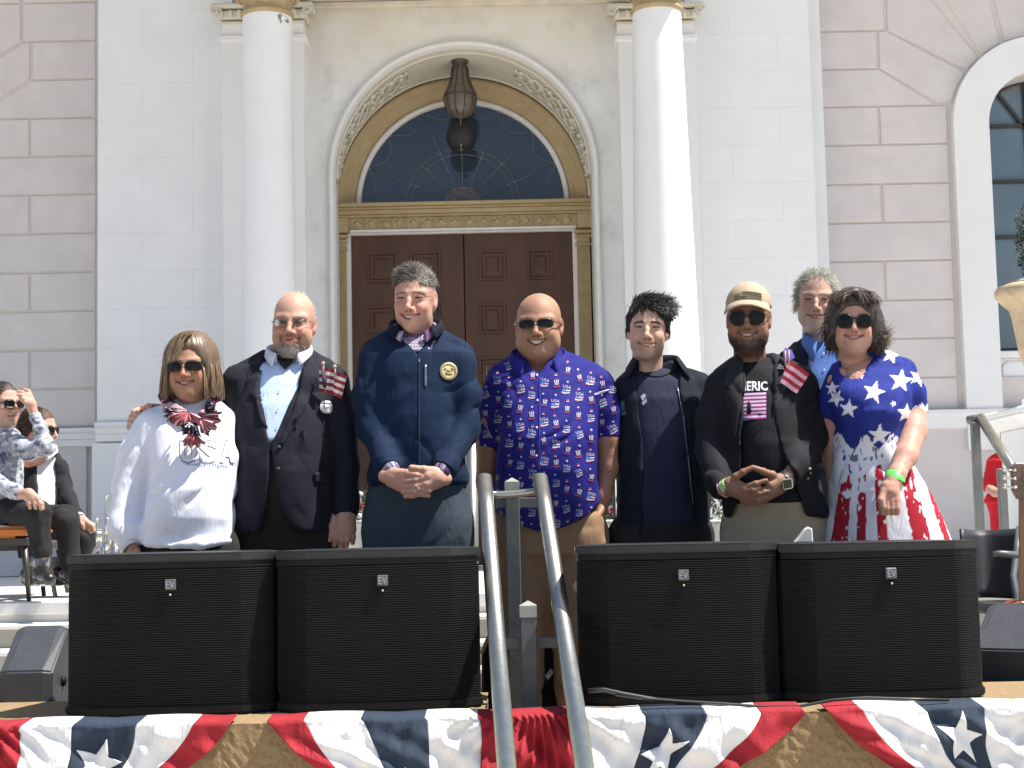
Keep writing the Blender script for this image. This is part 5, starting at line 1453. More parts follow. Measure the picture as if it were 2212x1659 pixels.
SHOE = mat('black_shoe_leather', (.015, .014, .014), .3, coat=.3)
def legs_px(xl, xr, d, y0=1150, r=(.098, .072, .052)):
    """leg chains from hip to the landing for hips centred at frame x xl and xr"""
    out = []
    for x in (xl, xr):
        h = at(x, y0, d); k = (h.x * .99, d - .01, LAND + .50); f = (h.x * .985, d + .01, LAND + .09)
        out.append([(h, r[0]), (Vector(k), r[1]), (Vector(f), r[2])])
    return out
def shoes(parent, legs, m=None, name='shoe'):
    for ch_ in legs:
        f = ch_[-1][0]; S = Sdf(.006); S.ell((f[0], f[1] - .02, LAND + .045), (.046, .07, .05), .02).ell((f[0], f[1] - .12, LAND + .03), (.045, .10, .034), .03)
        S.fn(lambda x, y, z: z - (LAND + .003) + 0 * x + 0 * y, (f[0] - .1, f[1] - .3, LAND - .1), (f[0] + .1, f[1] + .2, LAND + .002), .002)
        V, Q = S.poly(); link(name, npmesh(name, V, Q), m or SHOE, parent)
def trousers(parent, hip_rows, d, legs, color, material, creases=(), seed=0, amp=.004, name='trousers'):
    S = Sdf(.009); S.slabs(rows_px(hip_rows, d), .02, n=2.3)
    for l in legs: S.chain([(a, r + .012) for a, r in l], .03, flat=True)
    return garment(name, S, material, parent, color=color, amp=amp, seed=seed, creases=creases, grain=.12)
def person(label, p, d, torso, arms, legs, hands=(), base='fair', neck=None, extra=()):
    """builds the body (head, hands and core joined) and returns it with head data"""
    Vw, Q, Cc, Vl, M, info = make_head(p)
    parts = [(Vw, Q, Cc)]
    nb = M @ Vector((0, .040, -.150)); cb_ = torso
    parts.append(core_part([(z, cx, max(hw - .03, .02), cy, max(hd - .055, .02)) for z, cx, hw, cy, hd in torso], [[(a, r * .55) for a, r in l] for l in arms] + [[(nb, .056), (Vector((nb.x * .5 + torso[1][1] * .5, nb.y + .01, torso[1][0] - .02)), .05)]], [[(a, r * .62) for a, r in l] for l in legs], base, d))
    for S, sd, nails in hands: parts.append(skin_part(S, base, seed=sd, nails=nails))
    o = body_obj(parts, label, (at(0, 0, d).x * 0 + torso[0][1], d, LAND))
    if p.get('open', .0055) > .002: teeth(p, info, M, o)
    eyes(p, M, o)
    return o, Vl, M, info
def hand_px(d, palms, fingers, vox=.0025, k=.008, rr=1.0):
    """palms: capsules ((x,y,dy,r),(x,y,dy,r)); fingers: polylines of (x,y,dy,r)"""
    S = Sdf(vox)
    for a in palms: S.chain(limb(a, d), .014)
    for f in fingers:
        # each finger keeps its own crease from its neighbours: small blend
        S.chain([(at(x, y, d + dy), r * rr / ppm(d)) for x, y, dy, r in f], .0035, kk=.006)
        for (x, y, dy, r) in f[1:-1]: S.ell(at(x, y, d + dy), (r * rr * 1.06 / ppm(d),) * 3, .004)
    return S
def cuff(name, a, b, r, color, material, parent, paint=None, th=.004):
    a, b = Vector(a), Vector(b); u = (b - a).normalized(); s = u.cross(Vector((0, 0, 1))).normalized(); t = s.cross(u)
    rings = []
    for q, rr_ in ((0, r), (1, r * .98), (1, r * .98 - th), (.0, r - th)):
        c = a.lerp(b, q); rings.append([c + (s * math.cos(k * PI / 14) + t * math.sin(k * PI / 14)) * rr_ for k in range(28)])
    m = MB().loft(rings, closed=True); me = m.mesh(name)
    if paint: 
        V = np.array(m.v); px, py = vproj(V); cc = np.ones((len(V), 4), np.float32); cc[:, :3] = paint(V, None, px, py); at__ = me.color_attributes.new('Col', 'FLOAT_COLOR', 'POINT'); at__.data.foreach_set('color', cc.ravel())
    else: vcol_fill(me, color)
    return link(name, me, material, parent)
def vopen(S, poly, d, y1):
    """cut a hole of frame outline `poly` through the front half of a garment"""
    P = np.array(px_poly(poly, d)); lo = P.min(0); hi = P.max(0)
    def fn(x, y, z):
        X_, Z_ = np.broadcast_arrays(x, z); X2 = X_[:, :1, :].reshape(X_.shape[0], Z_.shape[2]); Z2 = Z_[:, :1, :].reshape(X_.shape[0], Z_.shape[2])
        best = np.full(X2.shape, 1e9); inside = np.zeros(X2.shape, bool); n = len(P); j = n - 1
        for i in range(n):
            ax_, az_ = P[j]; bx_, bz_ = P[i]; ex, ez = bx_ - ax_, bz_ - az_; L2 = ex * ex + ez * ez + 1e-12
            t = np.clip(((X2 - ax_) * ex + (Z2 - az_) * ez) / L2, 0, 1); best = np.minimum(best, np.hypot(X2 - ax_ - t * ex, Z2 - az_ - t * ez))
            inside ^= ((bz_ > Z2) != (az_ > Z2)) & (X2 < (ax_ - bx_) * (Z2 - bz_) / (az_ - bz_ + 1e-12) + bx_); j = i
        s = np.where(inside, -best, best)[:, None, :]
        return np.maximum(s, y - y1)
    S.fn(fn, (lo[0], -50, lo[1]), (hi[0], y1, hi[1]), .006)
    return S
def flag_part(name, quad, bvh, parent, n=7, canton=True, colors=((.45, .03, .05), (.72, .55, .58), (.03, .04, .16)), off=.012, wave=.004, cap_label=None):
    """small cloth flag as a mesh of stripes; quad: frame corners TL,TR,BR,BL"""
    q = [np.array(a, float) for a in quad]; l0, n0 = hit(bvh, *np.mean(q, 0)); dpt = l0.y - off; V = []; Fq = []; C_ = []; nx = 12; ny = n * 2
    for j in range(ny + 1):
        for i in range(nx + 1):
            u, v = i / nx, j / ny; p = (q[0] * (1 - u) + q[1] * u) * (1 - v) + (q[3] * (1 - u) + q[2] * u) * v
            P_ = at(p[0], p[1], dpt); P_.y += wave * math.sin(u * 9 + v * 2) - .008 * u; V.append(P_)
    me = bpy.data.meshes.new(name); fs = []; cs = []
    for j in range(ny):
        for i in range(nx):
            a = j * (nx + 1) + i; k = len(V)
            cc = colors[0] if (j // 2) % 2 == 0 else colors[1]
            if canton and i < nx * .42 and j < ny * .55: cc = colors[2] if (i + j) % 3 else colors[1]
            fs.append((a, a + 1, a + nx + 2, a + nx + 1)); cs.append(cc)
    m = MB(); VV = []; 
    for f, c in zip(fs, cs): m.add([V[i] for i in f], [(0, 1, 2, 3)])
    me = bpy.data.meshes.new(name); me.from_pydata(m.v, [], m.f); me.update()
    a = me.color_attributes.new('Col', 'FLOAT_COLOR', 'POINT'); a.data.foreach_set('color', np.repeat(np.c_[np.array(cs, np.float32), np.ones(len(cs), np.float32)], 4, axis=0).ravel())
    for p in me.polygons: p.use_smooth = False
    o = link(name, me, M_COTTON, parent); o.modifiers.new('thickness', 'SOLIDIFY').thickness = .001
    return o

# =============================== man in the navy zip jacket
def man_navy():
    d = 5.72; cl = (.0075, .018, .046)
    hm = lambda V: 1.0 * ((V[:, 2] > .052 - .55 * np.clip(-V[:, 1] - .062, -1, .0) * 0) & (V[:, 2] > np.interp(-V[:, 1], [-.12, -.01, .03, .055, .075, .10], [-.06, -.035, .0, .046, .062, .066])))
    p = dict(M=head_matrix(885, 644, d, -.17, .07, .02, 1.03), skin='pink', w=.905, jaw=.92, age=1.0, bags=.8, red=.45, open=.0062, mouthw=1.0, smile=1.3, browc=(.13, .085, .065), brows=.8, browt=1.1, eye=.7,
             hairmask=lambda V: .85 * hm(V), scalp=(.035, .030, .026), chinw=1.1)
    torso = [(705, 862, 930, .06, .02), (716, 838, 955, .08, .015), (733, 800, 998, .10, .01), (765, 785, 1018, .12, 0), (830, 806, 994, .135, 0), (900, 812, 990, .14, -.005), (980, 802, 1002, .145, -.01), (1030, 792, 1014, .145, -.01), (1050, 796, 1012, .14, -.01)]
    tr = rows_px(torso, d)
    aL = limb([(806, 782, -.01, 33), (796, 850, -.03, 34), (804, 925, -.05, 32), (838, 1003, -.17, 27), (843, 1012, -.185, 26)], d); aR = limb([(997, 785, -.01, 34), (1005, 850, -.03, 34), (1002, 928, -.05, 33), (962, 1004, -.17, 27), (955, 1016, -.19, 26)], d)
    legs = legs_px(850, 955, d, 1140, (.105, .078, .055))
    r = 5.7
    hand = hand_px(d, [((832, 1028, -.20, 15), (850, 1032, -.215, 17)), ((848, 1022, -.215, 12), (872, 1030, -.235, 11)), ((848, 1034, -.215, 13), (874, 1048, -.235, 11)), ((846, 1042, -.21, 10), (874, 1060, -.23, 8)),
                       ((961, 1034, -.20, 15), (945, 1034, -.22, 17)), ((945, 1024, -.22, 13), (922, 1026, -.24, 11)), ((945, 1036, -.22, 13), (920, 1046, -.24, 11)), ((945, 1044, -.215, 10), (915, 1060, -.235, 8))],
                   [[(925, 1030, -.245, r + .6), (897, 1036, -.252, r), (869, 1039.5, -.248, 5)], [(922, 1044, -.245, r), (897, 1050, -.25, r), (876, 1051.5, -.243, 5)], [(919, 1056, -.24, r), (894, 1062, -.248, r), (870, 1063.5, -.240, 5)], [(914, 1064, -.235, 5.6), (892, 1071, -.242, 5.4), (875, 1072.5, -.235, 4.4)],
                    [(872, 1043, -.236, r), (902, 1043.5, -.246, r), (927, 1048, -.243, 5)], [(873, 1054, -.236, r), (903, 1056, -.246, 6), (929, 1060.5, -.24, 5)], [(877, 1064, -.232, 5.6), (902, 1067, -.24, 5.6), (926, 1071, -.235, 4.6)],
                    [(940, 1018, -.225, 10), (915, 1014, -.245, 7.5), (889, 1010, -.25, 6.2)], [(850, 1020, -.225, 10), (880, 1022, -.245, 8), (900, 1026, -.25, 6.5), (909, 1027, -.25, 6)]])
    o, Vl, M, info = person('tall man in navy zip jacket with gold seal and jeans, hands clasped', p, d, tr, [aL, aR], legs, [(hand, 4, [])], 'pink')
    S = Sdf(.0048); S.slabs(tr, .02, n=2.35); S.chain(aL, .024, flat=True).chain(aR, .024, flat=True)
    shoulder(S, (800, 770, .01, 30), (870, 722, .02, 30), d); shoulder(S, (1000, 772, .01, 30), (925, 722, .02, 30), d)
    vopen(S, [(868, 690), (932, 690), (925, 720), (906, 772), (903, 772), (878, 722)], d, d + .012)
    cr = [([(905, 742), (903, 850), (906, 950), (907, 1046)], 2.2, .004), ([(925, 770), (1012, 768)], 1.6, .003), ([(912, 868), (990, 868)], 1.6, .0025), ([(915, 790), (916, 865)], 1.6, .003), ([(990, 770), (985, 830), (975, 880)], 6, .006),
          ([(960, 880), (955, 960), (945, 1010)], 5, .006), ([(935, 880), (925, 960)], 4, .005), ([(985, 880), (985, 960), (978, 1000)], 5, .006), ([(830, 900), (860, 950), (870, 1000)], 7, .007), ([(812, 800), (822, 860), (818, 930)], 7, .009), ([(1000, 800), (992, 860), (995, 930)], 6, .008),
          ([(790, 905), (812, 930), (835, 925)], 4, .006), ([(795, 935), (815, 955), (838, 952)], 4, .006), ([(1020, 905), (1000, 930), (975, 925)], 4, .006), ([(1018, 940), (995, 958), (975, 955)], 4, .006), ([(815, 975), (835, 985), (850, 975)], 3, .004), ([(985, 975), (970, 985), (955, 975)], 3, .004)]
    j = garment('jacket', S, M_SHELLJ, o, paint=paint_flat(cl, .15), amp=.0045, seed=11, creases=cr)
    B = bvh_of(j)
    c = M @ Vector((0, .040, -.150))
    collar('collar', (at(898, 716, d).x, d + .012, at(898, 712, d).z), .088, .072, .050, M_SHELLJ, o, (.006, .009, .020), leaf=.028, point=.055, gap=.62, drop=.05, flare=.010, topflare=.004)
    # shirt inside
    def plaid(V, N, px, py):
        a = (np.sin(px * .9) > .3) ^ (np.sin(py * .9) > .3); c = np.tile(np.array((.42, .40, .47), np.float32), (len(V), 1)); c[a] = (.12, .05, .12); c[(np.sin(px * .9 + 1) > .9)] = (.06, .06, .2); return c
    S2 = Sdf(.004); S2.slabs([(z, cx, hw * .55, cy - .008, hd * .93) for z, cx, hw, cy, hd in tr[:4]], .01)
    sh = garment('shirt', S2, M_COTTON, o, paint=plaid, amp=.001)
    collar('shirt_collar', (at(896, 712, d).x, d + .0, at(896, 712, d).z), .074, .066, .034, M_COTTON, o, (.6, .6, .65), leaf=.022, point=.045, gap=.50, drop=.05, flare=.003, paint=plaid)
    # open zip: dark facing wedge
    jb = bvh_of(j, sh)
    mz = mat('zip_metal', (.22, .23, .25), .35, metal=.7)
    patch('zip', [[(904.2, 775), (906.4, 775), (908.2, 1044), (905.8, 1044)]], B, mat('zip_tape', (.018, .03, .065), .4), o, off=.002, cuts=6)
    patch('pocket_zip', [[(917, 788), (921, 788), (921.5, 835), (917.5, 835)]], B, mz, o, off=.003, cuts=3)
    # round gilt seal on the chest
    ce = (969, 802)
    circ = lambda r_, n=36: [(ce[0] + r_ * math.cos(2 * PI * k / n), ce[1] + r_ * math.sin(2 * PI * k / n)) for k in range(n)]
    e = patch('embroidered_seal', [circ(19)], B, mat('seal_thread', (.66, .60, .36), .7, bump=1, bscale=500), o, off=.003, cuts=2)
    ring_ = [[(ce[0] + a_ * math.cos(t), ce[1] + a_ * math.sin(t)) for a_, t in ((14.2, t0), (15.6, t0), (15.6, t0 + .12), (14.2, t0 + .12))] for t0 in [k * .1309 * 1.0 for k in range(48)]]
    dots = [[(ce[0] + a_ * math.cos(t), ce[1] + a_ * math.sin(t)) for a_, t in ((16.6, t0), (18, t0), (18, t0 + .07), (16.6, t0 + .07))] for t0 in [k * .19 for k in range(33)]]
    inner = [star_px(ce[0], ce[1] - 1, 6, 0), [(ce[0] - 9, ce[1] + 3), (ce[0] + 9, ce[1] + 3), (ce[0] + 6, ce[1] + 8), (ce[0] - 6, ce[1] + 8)], [(ce[0] - 10, ce[1] - 6), (ce[0] - 5, ce[1] - 9), (ce[0] - 4, ce[1] - 6), (ce[0] - 9, ce[1] - 1)], [(ce[0] + 10, ce[1] - 6), (ce[0] + 5, ce[1] - 9), (ce[0] + 4, ce[1] - 6), (ce[0] + 9, ce[1] - 1)]]
    patch('seal_emblem', ring_ + dots + inner, B, mat('seal_brown_thread', (.36, .27, .10), .7), e if False else o, off=.0052, cuts=0)
    # cuffs
    cuff('shirt_cuff', aL[-1][0] + Vector((-.002, -.0, .004)), Vector(at(849, 1026, d - .205)), .033, None, M_COTTON, o, paint=plaid)
    cuff('shirt_cuff', aR[-1][0] + Vector((.002, 0, .004)), Vector(at(950, 1028, d - .21)), .033, None, M_COTTON, o, paint=plaid)
    t = trousers(o, [(1035, 800, 1008, .12, 0), (1060, 792, 1010, .13, 0), (1120, 788, 1012, .135, .0), (1170, 790, 1010, .13, .0), (1200, 795, 1005, .12, 0)], d, legs, (.024, .042, .062), M_DENIM,
                 creases=[([(905, 1070), (904, 1195)], 4, .022), ([(850, 1100), (895, 1120)], 5, .005), ([(960, 1098), (915, 1118)], 5, .005), ([(845, 1140), (860, 1185)], 6, .005)], seed=3)
    shoes(o, legs)
    # hair: short, combed back, greying
    m = hm(Vl) > 0
    n = 5200; R_ = skull_pick(Vl, m & (Vl[:, 1] < .09), n, 1)
    nrm = (R_ - SKC) / np.array([.0765, .094, .086]) ** 2; nrm /= np.linalg.norm(nrm, axis=1, keepdims=True)
    top = sstep(.045, .09, R_[:, 2])[:, None]
    Dd = nrm * (.32 + .5 * (R_[:, 1:2] < -.045)) + top * np.array([[-.75, .75, .10]]) * 1.2 + (1 - top) * np.array([[0, .35, -.75]])
    ln = .009 + .020 * top[:, 0] + .004 * (R_[:, 1] < 0)
    colr = varied(n, (.075, .062, .052), .4, (.30, .28, .26), .20, 2); side = np.abs(R_[:, 0]) > .05; colr[side] = colr[side] * .75 + np.array([.24, .22, .20]) * .25
    hair_mesh('hair', R_, Dd, ln, .0009, colr, M, o, seg=4, gw=.15, curl=.12, seed=3, jit=.5, collide=(SKC, np.array([.0795, .098, .0905])))
    return o
man_navy()

# =============================== shared pieces for blazers
def blazer(o, d, rows, aL, aR, color, vpoly, seed, creases=(), hem=None, amp=.004, name='jacket', vox=.0056, n=2.35, sh=(), material=None, y1=None):
    tr = rows_px(rows, d); S = Sdf(vox); S.slabs(tr, .02, n=n)
    for c in (aL, aR):
        if c: S.chain(c, .024, flat=True)
    for (a, b) in sh: shoulder(S, a, b, d)
    if vpoly: vopen(S, vpoly, d, y1 if y1 is not None else d + .02)
    if hem: vopen(S, hem, d, d + .3)
    rg = []

    return garment(name, S, material or M_WOOL, o, paint=paint_flat(color, .14, seed), amp=amp, seed=seed, creases=creases, rings=rg)
def lapels(o, B, left, right, color, off=.004):
    for q in (left, right):
        patch('lapel', [q], B, M_WOOL, o, off=off, thick=.003, cuts=4, color=color)
def shirt_under(o, d, rows, color, grow=-.013, seed=0, paint=None, name='shirt', amp=.0015, material=None, creases=(), vox=.0070, arms=()):
    S = Sdf(vox); S.slabs(rows_px(rows, d, grow, grow), .01, n=2.35)
    for a in arms: S.chain(a, .03, flat=True)
    return garment(name, S, material or M_COTTON, o, paint=paint or paint_flat(color, .05, seed), amp=amp, seed=seed, creases=creases)
def buttons(o, B, pts, r, color, mt='button', off=.004):
    m = mat(mt, color, .65)
    for (x, y) in pts: patch('button', [[(x + r * math.cos(k * PI / 5), y + r * math.sin(k * PI / 5)) for k in range(10)]], B, m, o, off=off, thick=.002, cuts=0)

# =============================== bearded man in the charcoal suit
def man_suit():
    d = 5.80; cl = (.013, .0135, .022)
    hmk = lambda V: sstep(.028, .045, V[:, 1]) * (V[:, 2] > -.05) * (V[:, 2] < .075) * .5
    p = dict(M=head_matrix(627, 696, d, -.03, .03, .03, 1.0), skin='pink', w=.955, jaw=1.03, age=.8, bags=1, red=.75, open=.0015, mouthw=1.0, smile=.9, lip=.6, browc=(.30, .2, .14), brows=.45, eye=.7, fat=.2,
             beard=((.16, .085, .055), .75, -.046, 'goatee'), beard2=(.50, .46, .42), beardthick=.7, hairmask=hmk, scalp=(.40, .30, .25))
    torso = [(762, 590, 665, .06, .02), (772, 560, 690, .085, .01), (788, 515, 728, .11, 0), (820, 494, 745, .13, 0), (880, 500, 726, .145, -.01), (950, 504, 718, .155, -.02), (1020, 505, 716, .165, -.025), (1090, 505, 716, .165, -.02), (1152, 508, 726, .155, -.015)]
    aL = limb([(512, 822, .02, 35), (455, 880, .12, 34), (390, 905, .19, 30), (335, 900, .15, 26), (322, 898, .12, 25)], d)
    aR = limb([(722, 822, -.01, 33), (741, 920, -.02, 31), (746, 1010, -.04, 29), (746, 1085, -.055, 28), (747, 1116, -.07, 27)], d)
    legs = legs_px(560, 680, d, 1160, (.105, .08, .055))
    h1 = hand_px(d, [((748, 1108, -.07, 15), (744, 1124, -.075, 19)), ((742, 1118, -.085, 17), (728, 1146, -.095, 10)), ((746, 1118, -.085, 17), (741, 1150, -.10, 11)), ((750, 1118, -.085, 17), (753, 1149, -.10, 11)), ((752, 1120, -.08, 14), (761, 1144, -.09, 9))],
                 [[(724, 1116, -.08, 9), (718, 1136, -.10, 7.5), (716, 1158, -.105, 6), (713, 1167, -.105, 5)], [(729, 1146, -.10, 7), (726, 1163, -.105, 6.6), (722, 1178, -.095, 5.4)], [(741, 1149, -.105, 7.2), (738, 1168, -.11, 6.8), (735, 1184, -.098, 5.6)], [(753, 1149, -.10, 7), (751, 1166, -.11, 6.6), (748, 1180, -.098, 5.4)], [(761, 1144, -.092, 6.4), (763, 1160, -.10, 6), (762, 1173, -.09, 5)]], rr=.95)
    h2 = hand_px(d, [((322, 905, .10, 14), (304, 900, -.02, 14)), ((300, 893, -.03, 10), (300, 912, -.04, 10))],
                 [[(297, 886, -.05, 7), (290, 890, -.12, 6.6), (301, 898, -.165, 6), (306, 901, -.17, 5)], [(292, 897, -.05, 7), (285, 902, -.12, 6.6), (297, 907, -.17, 6), (303, 909, -.175, 5)], [(290, 906, -.05, 7), (282, 913, -.12, 6.6), (290, 917, -.17, 6), (296, 919, -.175, 5)], [(288, 914, -.05, 6.4), (280, 923, -.12, 6), (284, 927, -.16, 5.4), (289, 929, -.165, 4.8)], [(304, 892, -.03, 8), (312, 882, -.08, 7), (322, 876, -.10, 6)]])
    o, Vl, M, info = person('bald grey-bearded man in glasses and charcoal suit, arm round the woman in white', p, d, rows_px(torso, d), [aL, aR], legs, [(h1, 4, []), (h2, 6, [])], 'pink')
    V_ = [(574, 750), (590, 758), (660, 758), (668, 752), (648, 840), (632, 890), (603, 957), (598, 957), (580, 905), (566, 840)]
    hem = [(600, 972), (612, 1040), (622, 1100), (645, 1138), (690, 1158), (640, 1200), (540, 1200), (570, 1150), (590, 1100), (598, 1040)]
    cr = [([(690, 850), (670, 920), (640, 970)], 7, .006), ([(690, 960), (660, 1010), (640, 1060)], 6, .005), ([(540, 960), (560, 1020), (575, 1080)], 6, .005), ([(735, 960), (755, 985), (772, 980)], 4, .007), ([(728, 990), (748, 1008), (768, 1003)], 4, .006), ([(726, 1035), (748, 1050), (770, 1043)], 4, .005), ([(716, 850), (712, 930), (716, 1000), (712, 1060)], 4, .009)]
    j = blazer(o, d, torso, aL, aR, cl, V_, 21, cr, hem, sh=[((515, 815, .01, 28), (575, 778, .02, 26)), ((720, 815, .01, 26), (665, 776, .02, 26))])
    tor2 = [(t[0], t[1] + 8, t[2] - 8, t[3], t[4]) for t in torso[:6]] + [(962, 512, 722, .155, -.02)]
    s_ = shirt_under(o, d, tor2, (.50, .62, .88), -.012, 5, creases=[([(603, 800), (601, 955)], 2, .002), ([(580, 830), (596, 870)], 4, .003), ([(630, 820), (610, 880)], 4, .003)])
    B = bvh_of(j); BS = bvh_of(j, s_)
    lapels(o, B, [(580, 752), (566, 790), (548, 838), (540, 852), (552, 862), (560, 905), (596, 956), (580, 900), (567, 840), (572, 790)], [(664, 752), (680, 785), (692, 805), (676, 818), (684, 828), (660, 880), (612, 962), (604, 958), (632, 890), (648, 838)], (.0145, .015, .024))
    collar('shirt_collar', (at(624, 762, d).x, d + .005, at(624, 760, d).z), .078, .07, .038, M_COTTON, o, (.68, .70, .80), leaf=.028, point=.056, gap=.50, drop=.050, flare=.004)
    patch('undershirt', [[(598, 776), (638, 776), (630, 790), (617, 803), (606, 792)]], BS, mat('black_tee', (.012, .012, .014), .8), o, off=.012, cuts=2)
    buttons(o, BS, [(603, 846), (601, 884), (599, 922)], 2.0, (.6, .6, .65), 'white_button'); buttons(o, B, [(603, 966), (601, 1013)], 4, (.03, .03, .035), 'dark_button')
    patch('pocket_flap', [[(677, 1020), (707, 1022), (707, 1045), (680, 1043)]], B, M_WOOL, o, off=.004, thick=.003, cuts=2, color=(.016, .017, .028))
    c = (703, 880); pc = lambda r_: [(c[0] + r_ * math.cos(k * PI / 14), c[1] + r_ * math.sin(k * PI / 14)) for k in range(28)]
    bd = patch('round_badge', [pc(14)], B, mat('white_badge', (.70, .71, .68), .3, coat=.5), o, off=.010, thick=.004, cuts=1)
    patch('badge_lettering', text_px('Vote', 693.5, 885, 8.5, 20, -.05, .01) + [[(692, 871), (714, 870), (714, 872), (692, 873)]], B, mat('badge_ink', (.08, .12, .2), .6), o, off=.0150, thick=0, cuts=0)
    f1 = flag_part('pocket_flag', [(689, 792), (722, 798), (720, 852), (690, 846)], B, o, canton=False, colors=((.20, .025, .035), (.62, .52, .52), (.02, .02, .06)), off=.035)
    f2 = flag_part('pocket_flag', [(716, 800), (750, 812), (738, 862), (712, 850)], B, o, canton=False, colors=((.22, .03, .035), (.62, .52, .50), (.02, .02, .06)), off=.045)
    ps = mat('navy_flag_cloth', (.03, .025, .06), .8); patch('flag_canton', [[(690, 806), (702, 808), (700, 842), (690, 838)]] , B, ps, o, off=.046, thick=.001, cuts=1)
    for (x, y) in ((700, 790), (725, 797)):
        m = MB(); m.tube([at(x, y + 14, d - .18), at(x - 2, y - 4, d - .18)], .003, 6).ball(at(x - 2, y - 5, d - .18), .007, 8, 6); m.build('flag_stick', mat('pale_stick', (.55, .38, .32), .5), o)
    trousers(o, [(945, 516, 722, .142, -.02), (1060, 512, 722, .152, -.02), (1150, 512, 722, .14, 0), (1200, 515, 718, .13, 0)], d, legs, (.022, .017, .016), M_WOOL, seed=5)
    shoes(o, legs)
    spectacles(dict(cx=.0325, w=.0255, h=.0135, dz=-.003, rim=False, toprim=True, sq=2.8, name='spectacles', fmat=M_WIRE, r=.0010, wrap=3.2, y=-.101, lmat=mat('clear_lens', (.95, .97, .97), .02, trans=1.0, spec=.15)), M, o, p)
    # thin white hair round the back and wisps on top
    m = (Vl[:, 1] > .03) & (Vl[:, 2] > -.045) & (Vl[:, 2] < .085); n = 900
    R_ = skull_pick(Vl, m, n, 3); nr = R_ - SKC; nr /= np.linalg.norm(nr, axis=1, keepdims=True)
    m2 = (Vl[:, 2] > .105); R2 = skull_pick(Vl, m2, 60, 4); n2 = R2 - SKC; n2 /= np.linalg.norm(n2, axis=1, keepdims=True)
    RR = np.r_[R_, R2]; DD = np.r_[nr * .5 + [0, .3, -.5], n2 * .8 + [-.4, .2, .1]]
    hair_mesh('hair', RR, DD, np.r_[np.full(n, .012), np.full(60, .016)], .0006, varied(n + 60, (.55, .50, .46), .2), M, o, seg=5, gw=.1, jit=.6, seed=5)
    # beard bristles
    x, y, z = Vl[:, 0], Vl[:, 1], Vl[:, 2]
    m = (z < -.078) & (z > -.125) & (y < -.04) & (np.abs(x) < .05); R_ = skull_pick(Vl, m, 1300, 7); D_ = R_ * np.array([1, 1, 0]) * 6 + np.array([0, -.3, -.8])
    cc = varied(1300, (.50, .46, .42), .25, (.18, .12, .09), .15); hair_mesh('beard', R_, D_, np.full(1300, .006), .0005, cc, M, o, seg=4, gw=.2, jit=.5, seed=9)
    return o
man_suit()

